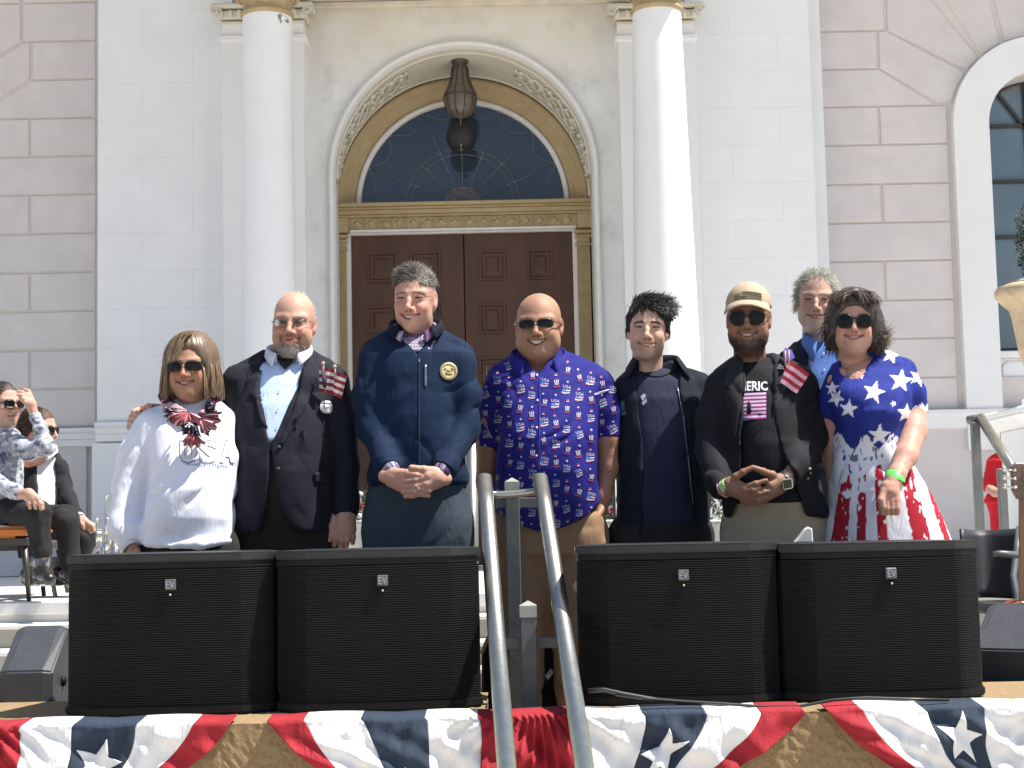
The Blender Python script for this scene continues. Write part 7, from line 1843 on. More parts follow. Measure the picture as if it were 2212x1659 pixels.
# =============================== man in tan cap, aviators and grey blazer
def man_cap():
    d = 5.68; cl = (.0125, .0125, .016)
    p = dict(M=head_matrix(1614, 684, d, -.21, .02, .02, 1.0), skin='brown', w=.955, jaw=1.02, age=.2, red=.4, open=.0055, mouthw=1.02, smile=1.1, lip=1.3, cheek=1.1, lipc=(.95, .62, .62), browc=(.03, .02, .015), nose=1.08, fat=.15,
             beard=((.026, .020, .016), .72, -.074, 'full'), mous=.6, beardthick=.15, hairmask=lambda V: .9 * ((V[:, 2] > .03) & (V[:, 1] > -.02) | (V[:, 2] > .055) & (V[:, 1] > -.0)), scalp=(.03, .025, .02))
    torso = [(762, 1602, 1668, .06, .02), (773, 1580, 1700, .085, .01), (795, 1550, 1735, .11, 0), (830, 1540, 1752, .13, 0), (890, 1558, 1736, .145, -.01), (960, 1560, 1738, .155, -.02), (1030, 1552, 1764, .16, -.02), (1090, 1560, 1782, .155, -.02), (1120, 1562, 1792, .15, -.015)]
    aL = limb([(1556, 835, 0, 34), (1538, 910, .0, 36), (1536, 970, -.02, 34), (1552, 1040, -.15, 27), (1560, 1062, -.19, 24)], d)
    aR = limb([(1734, 832, 0, 34), (1750, 900, .0, 35), (1754, 945, -.02, 34), (1722, 1000, -.15, 28), (1702, 1026, -.20, 26)], d)
    legs = legs_px(1625, 1725, d, 1150, (.105, .08, .055))
    hand = hand_px(d, [((1562, 1056, -.20, 13), (1578, 1050, -.22, 15)), ((1578, 1044, -.225, 14), (1604, 1054, -.245, 11)), ((1578, 1054, -.225, 14), (1606, 1066, -.24, 11)), ((1576, 1058, -.22, 11), (1604, 1074, -.235, 8)),
                       ((1702, 1042, -.20, 14), (1686, 1044, -.22, 17)), ((1686, 1036, -.225, 13), (1664, 1048, -.245, 11)), ((1684, 1050, -.225, 14), (1662, 1062, -.24, 11)), ((1680, 1060, -.22, 10), (1660, 1072, -.235, 8))],
                   [[(1580, 1042, -.225, 11), (1590, 1030, -.245, 8.5), (1605, 1020, -.255, 7.2), (1623, 1011, -.26, 5.6)], [(1680, 1036, -.225, 11), (1668, 1026, -.245, 9), (1648, 1018, -.255, 7.4), (1627, 1010, -.26, 5.8)],
                    [(1606, 1052, -.25, 6.6), (1632, 1045, -.262, 6.4), (1655, 1038, -.262, 5.2)], [(1606, 1061, -.25, 6.6), (1626, 1058, -.262, 6.4), (1641, 1054, -.26, 5.4)], [(1608, 1070, -.245, 6.6), (1638, 1066, -.258, 6.4), (1660, 1061, -.256, 5.2)], [(1604, 1076, -.24, 6), (1634, 1077, -.25, 5.8), (1655, 1074, -.248, 4.8)],
                    [(1664, 1050, -.235, 6.2), (1645, 1060, -.25, 6), (1630, 1062, -.245, 5)], [(1662, 1064, -.24, 6.4), (1636, 1073, -.245, 6), (1606, 1075, -.238, 5)], [(1662, 1073, -.235, 6), (1634, 1083, -.245, 5.8), (1603, 1083, -.235, 4.8)], [(1655, 1080, -.23, 5.6), (1632, 1088, -.24, 5.2), (1612, 1090.5, -.235, 4.6)]], rr=.92)
    o, Vl, M, info = person('bearded man in tan cap and aviators, dark blazer, fingertips together', p, d, rows_px(torso, d), [aL, aR], legs, [(hand, 4, [])], 'brown')
    V_ = [(1596, 745), (1668, 745), (1668, 790), (1660, 850), (1656, 905), (1672, 980), (1700, 1060), (1722, 1110), (1760, 1200), (1560, 1200), (1585, 1090), (1590, 990), (1589, 940), (1600, 880), (1606, 820)]
    hem = [(1590, 1050), (1700, 1050), (1716, 1105), (1738, 1128), (1700, 1200), (1560, 1200), (1575, 1120)]
    cr = [([(1738, 870), (1764, 895), (1785, 885)], 5, .010), ([(1726, 925), (1755, 940), (1782, 925)], 5, .012), ([(1722, 960), (1748, 975), (1772, 955)], 4, .010), ([(1708, 985), (1730, 1005), (1752, 990)], 4, .008), ([(1700, 860), (1705, 930), (1690, 1000)], 7, .010), ([(1715, 870), (1722, 930), (1712, 985)], 4, .010), ([(1680, 880), (1672, 930), (1684, 980)], 6, .006), ([(1560, 900), (1570, 980), (1572, 1040)], 6, .006), ([(1530, 940), (1550, 965), (1565, 960)], 4, .006), ([(1740, 1030), (1750, 1080), (1752, 1115)], 4, .006)]
    j = blazer(o, d, torso, aL, aR, cl, V_, 71, cr, hem, sh=[((1562, 825, .01, 26), (1598, 790, .02, 22)), ((1728, 822, .01, 26), (1674, 785, .02, 22))], amp=.0045)
    t2 = [(t[0] + 2, t[1] + 12, t[2] - 12, t[3], t[4]) for t in torso]; t2 = t2[:-2] + [(1088, 1560, 1768, .158, -.02)]
    s_ = shirt_under(o, d, t2, (.010, .010, .013), -.010, 8, name='tee_shirt', amp=.003)
    B = bvh_of(j); BS = bvh_of(s_); BB = bvh_of(j, s_)
    lapels(o, B, [(1598, 755), (1576, 790), (1562, 830), (1575, 842), (1566, 856), (1580, 900), (1590, 945), (1596, 900), (1604, 850), (1604, 790)], [(1668, 756), (1690, 782), (1706, 812), (1694, 822), (1700, 834), (1682, 878), (1660, 915), (1656, 905), (1660, 850), (1667, 790)], (.018, .018, .023))
    white = mat('tee_white_ink', (.62, .60, .64), .8)
    patch('lettering', text_px('MERIC', 1596, 844, 19, 62, -.01, .03), BS, white, o, off=.0025, thick=0, cuts=1)
    st_r, st_w = [], []
    for k in range(9):
        y = 850 + k * 5.6; q = [(1606, y), (1655, y - 1), (1655, y + 2.6), (1606, y + 3.6)]; (st_w if k % 2 == 0 else st_r).append(q); 
    for k in range(9): st_r.append([(1606, 853.6 + k * 5.6), (1655, 851.6 + k * 5.6), (1655, 854.4 + k * 5.6), (1606, 855.6 + k * 5.6)])
    patch('flag_print', [[(1606, 850 + k * 8.2), (1655, 848 + k * 8.2), (1655, 852.5 + k * 8.2), (1606, 854.5 + k * 8.2)] for k in range(7)], BS, mat('tee_pink_ink', (.58, .40, .60), .8), o, off=.0024, thick=0, cuts=1)
    patch('flag_print', [[(1606, 854.6 + k * 8.2), (1655, 852.6 + k * 8.2), (1655, 856 + k * 8.2), (1606, 858 + k * 8.2)] for k in range(7)], BS, mat('tee_plum_ink', (.20, .02, .10), .8), o, off=.0024, thick=0, cuts=1)
    patch('flag_print', [[(1592, 905), (1622, 902), (1622, 907), (1592, 911)]], BS, mat('tee_blue_ink', (.06, .22, .50), .8), o, off=.0026, thick=0, cuts=1); patch('flag_print', [[(1593, 898), (1606, 897), (1606, 900), (1593, 902)], [(1596, 860), (1605, 856), (1604, 862), (1596, 868)], [(1594, 872), (1604, 866), (1604, 880), (1594, 890)]], BS, mat('tee_rose_ink', (.5, .25, .35), .8), o, off=.0026, thick=0, cuts=1)
    fl = flag_part('pocket_flag', [(1704, 776), (1748, 808), (1720, 851), (1686, 826)], B, o, n=6, canton=False, colors=((.40, .03, .05), (.70, .42, .50), (.03, .03, .20)), off=.04)
    patch('flag_canton', [[(1684, 776), (1706, 774), (1712, 792), (1692, 800)]], B, mat('royal_flag_cloth', (.035, .03, .22), .8), o, off=.045, thick=.001, cuts=1)
    for x in (1697, 1705): MB().tube([at(x, 792, d - .17), at(x - 1, 757, d - .17)], .0028, 6).build('flag_stick', mat('golden_stick', (.60, .36, .14), .4), o)
    patch('lapel_pin', [[(1670, 796), (1682, 797), (1684, 791), (1690, 795), (1694, 802), (1680, 800), (1672, 801)]], B, mat('silver_pin', (.75, .62, .58), .2, metal=.7), o, off=.010, thick=.002, cuts=0)
    buttons(o, B, [(1747, 1012), (1749, 1021), (1743, 1032)], 2.6, (.5, .35, .33), 'cuff_button', off=.006)
    trousers(o, [(1035, 1572, 1770, .13, -.01), (1075, 1568, 1776, .15, -.01), (1120, 1568, 1784, .14, 0), (1170, 1566, 1788, .135, 0), (1200, 1570, 1784, .125, 0)], d, legs, (.36, .30, .22), M_COTTON, seed=9, amp=.004, creases=[([(1660, 1100), (1672, 1140), (1678, 1180)], 4, .010), ([(1600, 1100), (1650, 1120)], 5, .005), ([(1740, 1125), (1690, 1135)], 5, .005), ([(1590, 1100), (1640, 1098), (1700, 1094)], 3, .003)]); shoes(o, legs)
    # watch, wristbands
    wm = mat('watch_strap', (.01, .01, .012), .5); a, b = at(1697, 1036, d - .225), at(1700, 1042, d - .21)
    u = (aR[-1][0] - at(1686, 1044, d - .22)).normalized(); cw = at(1697, 1037, d - .212)
    ws = cuff('wristwatch', cw - u * .010, cw + u * .010, .034, (.01, .01, .012), wm, o, th=.003)
    fc = at(1701, 1046, d - .262); m = MB()
    pr = [(-13, -11), (11, -15), (14, 9), (-9, 14)]; Z3 = lambda k, off: [at(1701 + x * k, 1046 + y * k, d - off) for x, y in pr]
    m = MB(); f_, b_ = Z3(.9, .262), Z3(.95, .240); m.add(f_ + b_, [(0, 1, 2, 3), (7, 6, 5, 4), (0, 4, 5, 1), (1, 5, 6, 2), (2, 6, 7, 3), (3, 7, 4, 0)]); wc2 = m.build('watch_case', mat('silver_case', (.62, .60, .58), .25, metal=.8), o, bevel=.003, seg=2)
    m = MB(); f_, b_ = Z3(.76, .2645), Z3(.76, .262); m.add(f_ + b_, [(0, 1, 2, 3), (7, 6, 5, 4), (0, 4, 5, 1), (1, 5, 6, 2), (2, 6, 7, 3), (3, 7, 4, 0)]); m.build('watch_face', mat('black_glass', (.008, .006, .006), .08, coat=.5), wc2, bevel=.001)
    u = (at(1578, 1050, d - .22) - aL[-1][0]).normalized(); c0 = at(1568, 1053, d - .21)
    cuff('green_wristband', c0 + u * .006, c0 + u * .020, .0290, None, mat('lime_band', (.30, .55, .16), .4), o, paint=lambda V, N, x, y: np.tile(np.array((.3, .6, .2)), (len(V), 1)), th=.0015)
    cuff('cream_wristband', c0 - u * .004, c0 + u * .005, .0285, None, mat('cream_band', (.62, .56, .38), .4), o, paint=lambda V, N, x, y: np.tile(np.array((.6, .5, .4)), (len(V), 1)), th=.0015)
    bd_ = MB(); s_ = u.cross(Vector((0, 0, 1))).normalized(); t_ = s_.cross(u); cb2_ = c0 - u * .012
    for k in range(22): a = k * 2 * PI / 22; bd_.ball(cb2_ + (s_ * math.cos(a) + t_ * math.sin(a)) * .029, .0042, 6, 4)
    bd_.build('bead_bracelet', mat('red_white_beads', (.45, .10, .09), .4, noise=.9, nscale=160, color2=(.7, .65, .6)), o)
    spectacles(dict(cx=.0340, w=.0300, h=.0250, dz=-.006, wrap=3.4, sq=2.3, avi=True, y=-.106, r=.0011, tr=.0012, fmat=mat('bronze_wire', (.10, .07, .05), .3, metal=.8), bar2=True), M, o, p)
    # cap
    S = Sdf(.0035); S.ell((0, .015, .050), (.084, .106, .088), .004); S.fn(lambda x, y, z: (.042 + .02 * np.clip((-y - .0) / .1, -1, 1)) - z + 0 * x, (-.15, -.15, -.1), (.15, .2, .07), .006, '+') if False else None
    S.fn(lambda x, y, z: z - (.040 - .10 * y * .22) + 0 * x, (-.15, -.15, -.1), (.15, .2, .075), .004)
    S.ell((0, .018, .038), (.079, .097, .088), .003, '-')
    V, Q = S.poly(); V = laplace(V, Q, 1); N = vnormals(V, Q)
    for a in (0, PI / 3, -PI / 3): 
        dd = np.abs(np.cos(a) * V[:, 0] - np.sin(a) * (V[:, 1] - .015)); V = V - N * (.0012 * gauss(dd, .0022) * (V[:, 2] > .06))[:, None]
    tan_ = np.array([.42, .34, .235]); x, y, z = V.T
    cc = np.tile(tan_, (len(V), 1)) * (1 + .08 * (vnoise(V, 200, 3) - .5))[:, None]
    capm = npmesh('baseball_cap', (np.c_[V, np.ones(len(V))] @ np.array(M).T)[:, :3], Q, cc); cap = link('baseball_cap', capm, M_COTTON, o)
    rows = []
    for j_ in range(8):
        q = j_ / 7; row = []
        for i in range(25):
            t = -1 + 2 * i / 24; a = t * .98; rr_ = .084 + .058 * q * (math.cos(a * .95) ** .55)
            xx, yy = rr_ * math.sin(a) * (1 - .20 * q), .012 - (rr_ + .012) * math.cos(a)
            row.append(M @ Vector((xx, yy, .062 - .010 * q - .30 * xx * xx * 12 * (.5 + .5 * q) - .014 * q * q)))
        rows.append(row)
    m = MB().loft(rows); me = m.mesh('brim'); vcol_fill(me, tuple(tan_)); br_ = link('brim', me, M_COTTON, cap); br_.modifiers.new('thickness', 'SOLIDIFY').thickness = .004
    Bc = BVHTree.FromPolygons([tuple(v) for v in (np.c_[V, np.ones(len(V))] @ np.array(M).T)[:, :3]], [tuple(q) for q in Q])
    dk = mat('olive_embroidery', (.075, .065, .04), .8); lines = []
    for k in range(7):
        y0 = 630 + k * 4.6; a_ = [(1605 + 26 * k_ / 6 + (9 if k < 3 else 0) * (1 - k_ / 6) * 0, y0 + (k_ - 3) ** 2 * .22) for k_ in range(7)]
        xs = [(1603 + (1645 - 1603) * q_ / 7) for q_ in range(8)]; yy = [y0 + ((x_ - 1612) / 26) ** 2 * 3.0 for x_ in xs]
        for q_ in range(7): lines.append([(xs[q_], yy[q_]), (xs[q_ + 1], yy[q_ + 1]), (xs[q_ + 1], yy[q_ + 1] + 2.3), (xs[q_], yy[q_] + 2.3)])
    patch('embroidered_flag', lines, Bc, dk, cap, off=.002, thick=.0008, cuts=0)
    patch('embroidered_canton', [[(1589, 634), (1604, 630), (1604, 644), (1586, 650)]], Bc, mat('olive_light', (.17, .15, .09), .8, noise=.5, nscale=200), cap, off=.002, thick=.0008, cuts=2)
    # beard bristles
    x, y, z = Vl.T; m = (z < -.078) & (z > -.120) & (y < .0) & ((np.abs(x) > .036) | (z < -.096)); R_ = skull_pick(Vl, m, 1200, 7); D_ = R_ * np.array([5, 5, 0]) + np.array([0, -.2, -.6])
    hair_mesh('beard', R_, D_, np.full(1200, .0035), .0006, varied(1200, (.018, .014, .012), .4), M, o, seg=3, gw=.2, jit=.5, seed=9)
    return o
man_cap()

# =============================== grey-haired man behind
def man_behind():
    d = 6.20
    def hmb(V):
        x, y, z = V.T; lim = np.interp(-y, [-.12, -.01, .03, .052, .07, .09], [-.06, -.03, .0, .050, .090, .108]); return z > lim
    p = dict(vox=.003, M=head_matrix(1763, 647, d, -.22, .03, .04, 1.0), skin='fair', w=.96, jaw=1.0, age=.8, bags=.6, red=.6, open=.0042, mouthw=1.0, smile=.9, browc=(.16, .11, .08), brows=.5, beard=((.42, .38, .33), .45, -.052, 'full'), beardthick=.5, hairmask=lambda V: .8 * hmb(V), scalp=(.30, .27, .22), fat=.2)
    torso = [(722, 1745, 1832, .06, .02), (735, 1718, 1858, .09, .01), (758, 1695, 1880, .12, 0), (820, 1688, 1888, .14, 0), (950, 1692, 1884, .15, 0), (1100, 1690, 1886, .15, 0), (1180, 1690, 1886, .15, 0)]
    aL = limb([(1702, 790, 0, 30), (1695, 900, .02, 29), (1698, 1040, .0, 24)], d); aR = limb([(1876, 790, 0, 30), (1884, 900, .02, 29), (1880, 1040, .0, 24)], d)
    legs = legs_px(1740, 1835, d, 1180, (.10, .075, .052))
    hb = Sdf(.004)
    for x in (1698, 1880):
        hb.chain(limb([(x, 1040, 0, 14), (x, 1072, 0, 17)], d), .01)
        for i in range(4): hb.chain(limb([(x - 10 + 6.5 * i, 1078, 0, 5), (x - 9 + 6 * i, 1100, -.01, 4.6), (x - 8 + 6 * i, 1116, .0, 4)], d), .003)
    o, Vl, M, info = person('grey-haired man in blue shirt and dark jacket standing behind the others', p, d, rows_px(torso, d), [aL, aR], legs, [(hb, 2, [])], 'fair')
    V_ = [(1752, 700), (1822, 700), (1832, 740), (1822, 860), (1800, 930), (1780, 930), (1752, 840), (1742, 760)]
    j = blazer(o, d, torso, aL, aR, (.012, .016, .026), V_, 81, vox=.008)
    s_ = shirt_under(o, d, [(t[0], t[1] + 6, t[2] - 6, t[3], t[4]) for t in torso], (.09, .17, .45), -.010, 3, name='shirt', amp=.003, creases=[([(1783, 745), (1781, 900)], 2, .002)])
    BS = bvh_of(s_); buttons(o, BS, [(1779, 765), (1780, 800)], 2, (.6, .62, .7), 'white_button')
    collar('shirt_collar', (at(1785, 728, d).x, d + .0, at(1785, 732, d).z), .082, .074, .042, M_COTTON, o, (.12, .21, .50), leaf=.036, point=.10, gap=.62, drop=.055, flare=.012)
    trousers(o, [(1150, 1700, 1876, .12, 0), (1200, 1698, 1878, .13, 0)], d, legs, (.02, .02, .025), M_WOOL, seed=5); shoes(o, legs)
    m = hmb(Vl); n = 3800; R_ = skull_pick(Vl, m, n, 2); nr = (R_ - SKC) / np.array([.0765, .094, .086]) ** 2; nr /= np.linalg.norm(nr, axis=1, keepdims=True)
    rg = np.random.default_rng(15); D_ = nr * .6 + rg.normal(size=(n, 3)) * .25 + np.array([[.1, .5, -.05]])
    hair_mesh('hair', R_, D_, .018 + .020 * rg.random(n), .0009, varied(n, (.52, .50, .44), .25, (.22, .19, .15), .25), M, o, seg=5, gw=.5, curl=.45, curlf=5, jit=.5, seed=6, collide=(SKC, np.array([.080, .098, .090])))
    return o
man_behind()

# =============================== woman in the flag dress
def woman_flag():
    d = 5.62
    p = dict(M=head_matrix(1845, 692, d, -.17, .02, .05, .93), skin='pink', w=.96, jaw=1.0, fat=.40, age=.2, red=.6, open=.0050, mouthw=1.02, smile=1.2, cheek=1.15, lipc=(.85, .42, .45), browc=(.08, .05, .04), nose=.95, neck=.95, hairmask=lambda V: .9 * (V[:, 2] > .060) * 1.0, scalp=(.06, .045, .035))
    torso = [(752, 1856, 1905, .055, .03), (766, 1838, 1934, .085, .02), (782, 1812, 1958, .11, .01), (812, 1798, 1968, .14, 0), (850, 1795, 1962, .165, -.02), (895, 1796, 1952, .175, -.03), (935, 1798, 1942, .165, -.02), (962, 1798, 1942, .16, -.01), (1010, 1794, 1972, .175, 0), (1080, 1788, 2012, .19, 0), (1170, 1780, 2052, .20, 0), (1300, 1772, 2078, .22, 0), (1430, 1768, 2090, .23, 0)]
    sR = limb([(1952, 806, 0, 33), (1966, 850, 0, 33), (1973, 897, .0, 33)], d); sL = limb([(1815, 812, 0, 33), (1806, 860, .02, 34), (1804, 905, .03, 34)], d)
    aR = limb([(1956, 815, 0, 28), (1970, 885, 0, 29), (1972, 930, -.05, 28), (1957, 985, -.16, 23), (1937, 1025, -.225, 17), (1930, 1042, -.235, 16)], d)
    aL = limb([(1812, 820, 0, 26), (1802, 900, .03, 26), (1798, 985, .05, 20), (1806, 1060, .02, 15)], d)
    legs = [[(at(1870, 1180, d), .09), (Vector((at(1870, 1180, d).x, d, LAND + .45)), .062), (Vector((at(1870, 1180, d).x, d, LAND + .09)), .042)], [(at(1970, 1180, d), .09), (Vector((at(1965, 1180, d).x, d, LAND + .45)), .062), (Vector((at(1965, 1180, d).x, d, LAND + .09)), .042)]]
    S1 = Sdf(.0028); S1.chain(aR, .02)
    S1.chain(limb([(1928, 1044, -.24, 15), (1922, 1062, -.25, 18)], d), .012)
    for a, b in ((1908, 1904), (1917, 1914), (1927, 1926), (1937, 1937)): S1.chain(limb([(1920 + (a - 1920) * .5, 1052, -.25, 12), (b, 1080, -.262, 8)], d), .008)
    for i, x in enumerate((1905, 1915, 1926, 1936)): S1.chain(limb([(x, 1080, -.265, 7.2), (x + 1, 1098, -.268, 6.6), (x + 1.5, 1107, -.25, 6), (x + 2, 1102, -.23, 5.5)], d), .0035)
    S1.chain(limb([(1909, 1062, -.262, 8), (1903, 1080, -.275, 7), (1906, 1094, -.275, 6)], d), .005)
    S2 = Sdf(.004); S2.chain(aL, .02); S2.chain(limb([(1806, 1060, .02, 14), (1812, 1090, .0, 15)], d), .012)
    for i in range(4): S2.chain(limb([(1804 + i * 5, 1095, 0, 5), (1806 + i * 5, 1118, 0, 4.4)], d), .003)
    S3 = Sdf(.0045); S3.slabs(rows_px(torso, d, -.028, -.024)[:6], .02)
    o, Vl, M, info = person('dark-haired woman in round sunglasses and stars-and-stripes dress', p, d, rows_px(torso[:8], d), [aL[:2], aR[:2]], legs, [(S1, 3, []), (S2, 4, []), (S3, 5, [])], 'pink')
    S = Sdf(.0082); S.slabs(rows_px(torso, d), .03, n=2.2); S.chain(sR, .035, flat=True).chain(sL, .03, flat=True); shoulder(S, (1945, 800, .01, 27), (1900, 772, .02, 24), d)
    S.ell(at(1843, 872, d - .10), (.07, .06, .055), .06).ell(at(1913, 872, d - .09), (.07, .06, .055), .06)
    vopen(S, [(1806, 700), (1806, 770), (1811, 808), (1822, 824), (1838, 822), (1856, 804), (1878, 784), (1900, 762), (1904, 740), (1900, 700)], d, d + .012)
    navy = np.array([.018, .030, .215]); wht = np.array([.74, .74, .80]); redc = np.array([.36, .015, .03])
    stars = [(1833, 883, 22, .12), (1888, 847, 26, .25), (1900, 940, 26, .05), (1946, 822, 27, .15), (1984, 815, 22, .3), (1806, 860, 20, .5), (1925, 766, 22, .3), (1958, 893, 22, .1), (1996, 885, 17, -.3), (1860, 812, 8, .2), (1930, 872, 8, .9), (1798, 838, 16, 0), (1940, 755, 16, .1)]
    def paint(V, N, px, py):
        c = np.tile(navy, (len(V), 1)); nz = fbm(V, 16, 7, 4); nz2 = fbm(V, (60, 60, 30), 2)
        for (x, y, r, a) in stars:
            P_ = star_px(x, y, r, a, .42); m = inpoly(px, py, P_); c[m] = wht
        hemS = (np.linalg.norm(V - np.array(sR[-1][0]), axis=1) < .066) & (py > 872 + 6 * np.sin(px * .4)); c[hemS] = wht
        wl = 952 + 14 * np.sin(px * .11) + (nz - .5) * 40                # ragged paint-like edge of the blue
        body = ~((px > 1940) & (py < 915)); sk = (py > wl) & body
        band = sk & (py < wl + 55)
        c[sk] = wht
        c[band & (nz2 > .66)] = navy * 1.3; c[band & (nz2 < .33)] = np.array([.16, .16, .20])
        cxs = 1800 + (px - 1800) * 1.0; u = (px - 1872) / (1 + (py - 960) * .0031)      # stripes fan outwards
        fn_ = (1 + (py - 960) * .0031) / (1 + 190 * .0031); red_ = np.zeros(len(V), bool); top_ = 985 + 60 * vnoise(V, (38, 38, 6), 4); jag = (vnoise(V, (90, 90, 26), 6) - .5) * 3.5
        for c_, h_ in ((1815, 17), (1860, 10.5), (1906, 11), (1988, 19), (2040, 7)): red_ |= np.abs(px - (1872 + (c_ - 1872) * fn_) + jag) < h_ * fn_
        red_ &= (py > top_) & sk; wear = (vnoise(V, (130, 130, 60), 9) > .84) | ((py < top_ + 45) & (vnoise(V, (90, 90, 30), 12) > .55))
        c[red_ & ~wear] = redc
        c[sk & (px > 1990) & (py < 1000)] = navy
        return c * (1 + .10 * (fbm(V, 30, 2) - .5))[:, None]
    pl = [([(1862 + k * 22 - 60, 965), (1858 + k * 30 - 84, 1060), (1852 + k * 38 - 108, 1180)], 5, .013) for k in range(8)]
    cr = pl + [([(1812, 880), (1845, 905), (1880, 900)], 6, .004), ([(1930, 800), (1938, 850), (1935, 900)], 5, .010), ([(1950, 870), (1970, 878), (1995, 872)], 4, .004), ([(1800, 940), (1860, 952), (1940, 948)], 4, .004), ([(1800, 962), (1860, 970), (1942, 962)], 3, .005), ([(1850, 790), (1880, 800), (1910, 795)], 5, .003)]
    # fine mesh so that the printed stars have crisp points
    V, Q = S.poly()
    dr = garment('dress', S, M_COTTON, o, paint=paint, amp=.0045, seed=91, creases=cr)
    me = dr.data; bm = bmesh.new(); bm.from_mesh(me); bmesh.ops.subdivide_edges(bm, edges=[e for e in bm.edges], cuts=1, use_grid_fill=True); bm.to_mesh(me); bm.free()
    n = len(me.vertices); VV = np.empty(n * 3, np.float32); me.vertices.foreach_get('co', VV); VV = VV.reshape(-1, 3) + np.array(ORG[dr.name], np.float32); px, py = vproj(VV)
    cc = np.ones((n, 4), np.float32); cc[:, :3] = paint(VV, None, px, py); me.color_attributes['Col'].data.foreach_set('color', cc.ravel())
    for q in me.polygons: q.use_smooth = True
    c0, c1 = at(1933, 1036, d - .232), at(1937, 1025, d - .225)
    cuff('green_wristband', c0 - Vector((.0, 0, .006)), c1 + Vector((0, 0, .006)), .0325, None, mat('neon_green_band', (.12, .75, .10), .45), o, paint=lambda V, N, x, y: np.tile(np.array((.1, .8, .1)), (len(V), 1)), th=.0015)
    spectacles(dict(cx=.0360, w=.0300, h=.0262, dz=-.006, wrap=4.2, sq=2.0, cat=True, y=-.1075, r=.0026, tr=.0022), M, o, p)
    shoes(o, legs, mat('tan_sandal', (.25, .14, .08), .6))
    # wavy dark hair
    Sh = Sdf(.005)
    Sh.ell((0, .022, .040), (.088, .104, .088), .02).ell((-.066, .0, -.020), (.028, .060, .065), .03).ell((.076, .012, -.028), (.032, .060, .070), .03).ell((0, .075, -.03), (.080, .045, .080), .03)
    Sh.ell((0, -.080, -.040), (.070, .072, .090), .02, '-').ell((0, -.10, .038), (.052, .055, .026), .015, '-').ell((0, -.02, -.13), (.055, .09, .06), .02, '-')
    V, Q = Sh.poly(); V = laplace(V, Q, 3); N = vnormals(V, Q); V = V + N * (.012 * (fbm(V, 38, 6) - .5))[:, None]
    cc2 = np.array([.035, .024, .018]) * (1 + .8 * (vnoise(V, (110, 110, 30), 4) - .5))[:, None]
    N = vnormals(V, Q); link('hair_volume', npmesh('hair_volume', (np.c_[V - N * .015, np.ones(len(V))] @ np.array(M).T)[:, :3], Q, cc2), M_HAIR, o)
    n = 5000; rg = np.random.default_rng(12); idx = rg.choice(np.nonzero((V[:, 2] > -.07) & ((V[:, 1] > -.06) | (V[:, 2] > .06)))[0], n); R_ = V[idx] - N[idx] * .004
    D_ = N[idx] * .25 + np.c_[R_[:, 0] * 3, R_[:, 1] * 2, -.5 + 0 * R_[:, 0]] + rg.normal(size=(n, 3)) * .2
    hair_mesh('hair', R_, D_, .030 + .04 * rg.random(n), .0016, varied(n, (.035, .024, .018), .5, (.14, .095, .06), .2), M, o, seg=6, gw=.9, curl=.45, curlf=4, jit=.3, seed=14, collide=(np.array([0, .018, .02]), np.array([.088, .106, .110])), keep=lambda A: ~((np.abs(A[:, :, 0]) < .062) & (A[:, :, 1] < -.04) & (A[:, :, 2] < .058)).any(1))
    n = 500; R_ = skull_pick(V, (V[:, 2] < -.03) & (V[:, 0] > .06), n, 3); D_ = rg.normal(size=(n, 3)) * .3 + np.array([.8, -.1, -.1])
    hair_mesh('flicked_curls', R_, D_, .03 + .035 * rg.random(n), .0010, varied(n, (.06, .04, .028), .5, (.22, .15, .09), .35), M, o, seg=9, gw=-.2, curl=.9, curlf=6, jit=.4, seed=15)
    n = 900; R_ = np.c_[-.06 + .12 * rg.random(n), -.055 - .025 * rg.random(n), .096 + .018 * rg.random(n)]; D_ = np.c_[np.sign(R_[:, 0] + .01) * .7, -.5 + 0 * R_[:, 0], .3 * rg.random(n)]
    hair_mesh('fringe', R_, D_, .05 + .03 * rg.random(n), .0011, varied(n, (.045, .030, .022), .5, (.2, .14, .1), .25), M, o, seg=8, gw=1.0, curl=.4, jit=.4, seed=16, collide=(np.array([0, -.010, -.005]), np.array([.082, .098, .122])), keep=lambda A: ~((np.abs(A[:, :, 0]) < .055) & (A[:, :, 2] < .046)).any(1))
    er = M @ Vector((.083, .004, -.045)); MB().ball(er, .005, 8, 6).ball(er - Vector((0, 0, .010)), .0035, 8, 6).build('earring', mat('pink_bead', (.75, .5, .45), .3), o)
    return o
woman_flag()

# =============================== seated musicians
def seated_legs(o, d, chains, color, foot):
    S = Sdf(.007)
    for c in chains: S.chain(c, .03, flat=True)
    g = garment('trousers', S, M_COTTON, o, paint=paint_flat(color, .12), amp=.006, seed=17)
    for (x, y, dy, ang) in foot:
        b = at(x, y, d + dy); R = Matrix.Rotation(ang, 3, 'Z'); S = Sdf(.005); f = lambda v: b + R @ Vector(v)
        S.cap(f((0, .02, .05)), f((0, -.03, .05)), .042, .045, .02).cap(f((0, -.03, .035)), f((0, -.17, .028)), .042, .032, .03); z0 = b.z
        S.fn(lambda x_, y_, z_: z_ - (FLOOR + .003) + 0 * x_ + 0 * y_, (b.x - .3, b.y - .3, z0 - .15), (b.x + .3, b.y + .3, FLOOR + .002), .002)
        V, Q = S.poly(); link('shoe', npmesh('shoe', V, Q), SHOE, o)
        MB().lathe([(.034, b.z + .03), (.036, b.z + .10), (.040, b.z + .15)], (b.x, b.y + .01, 0), 16).build('sock', mat('patterned_sock', (.30, .32, .36), .9, noise=.9, nscale=70, color2=(.015, .015, .02)), o)
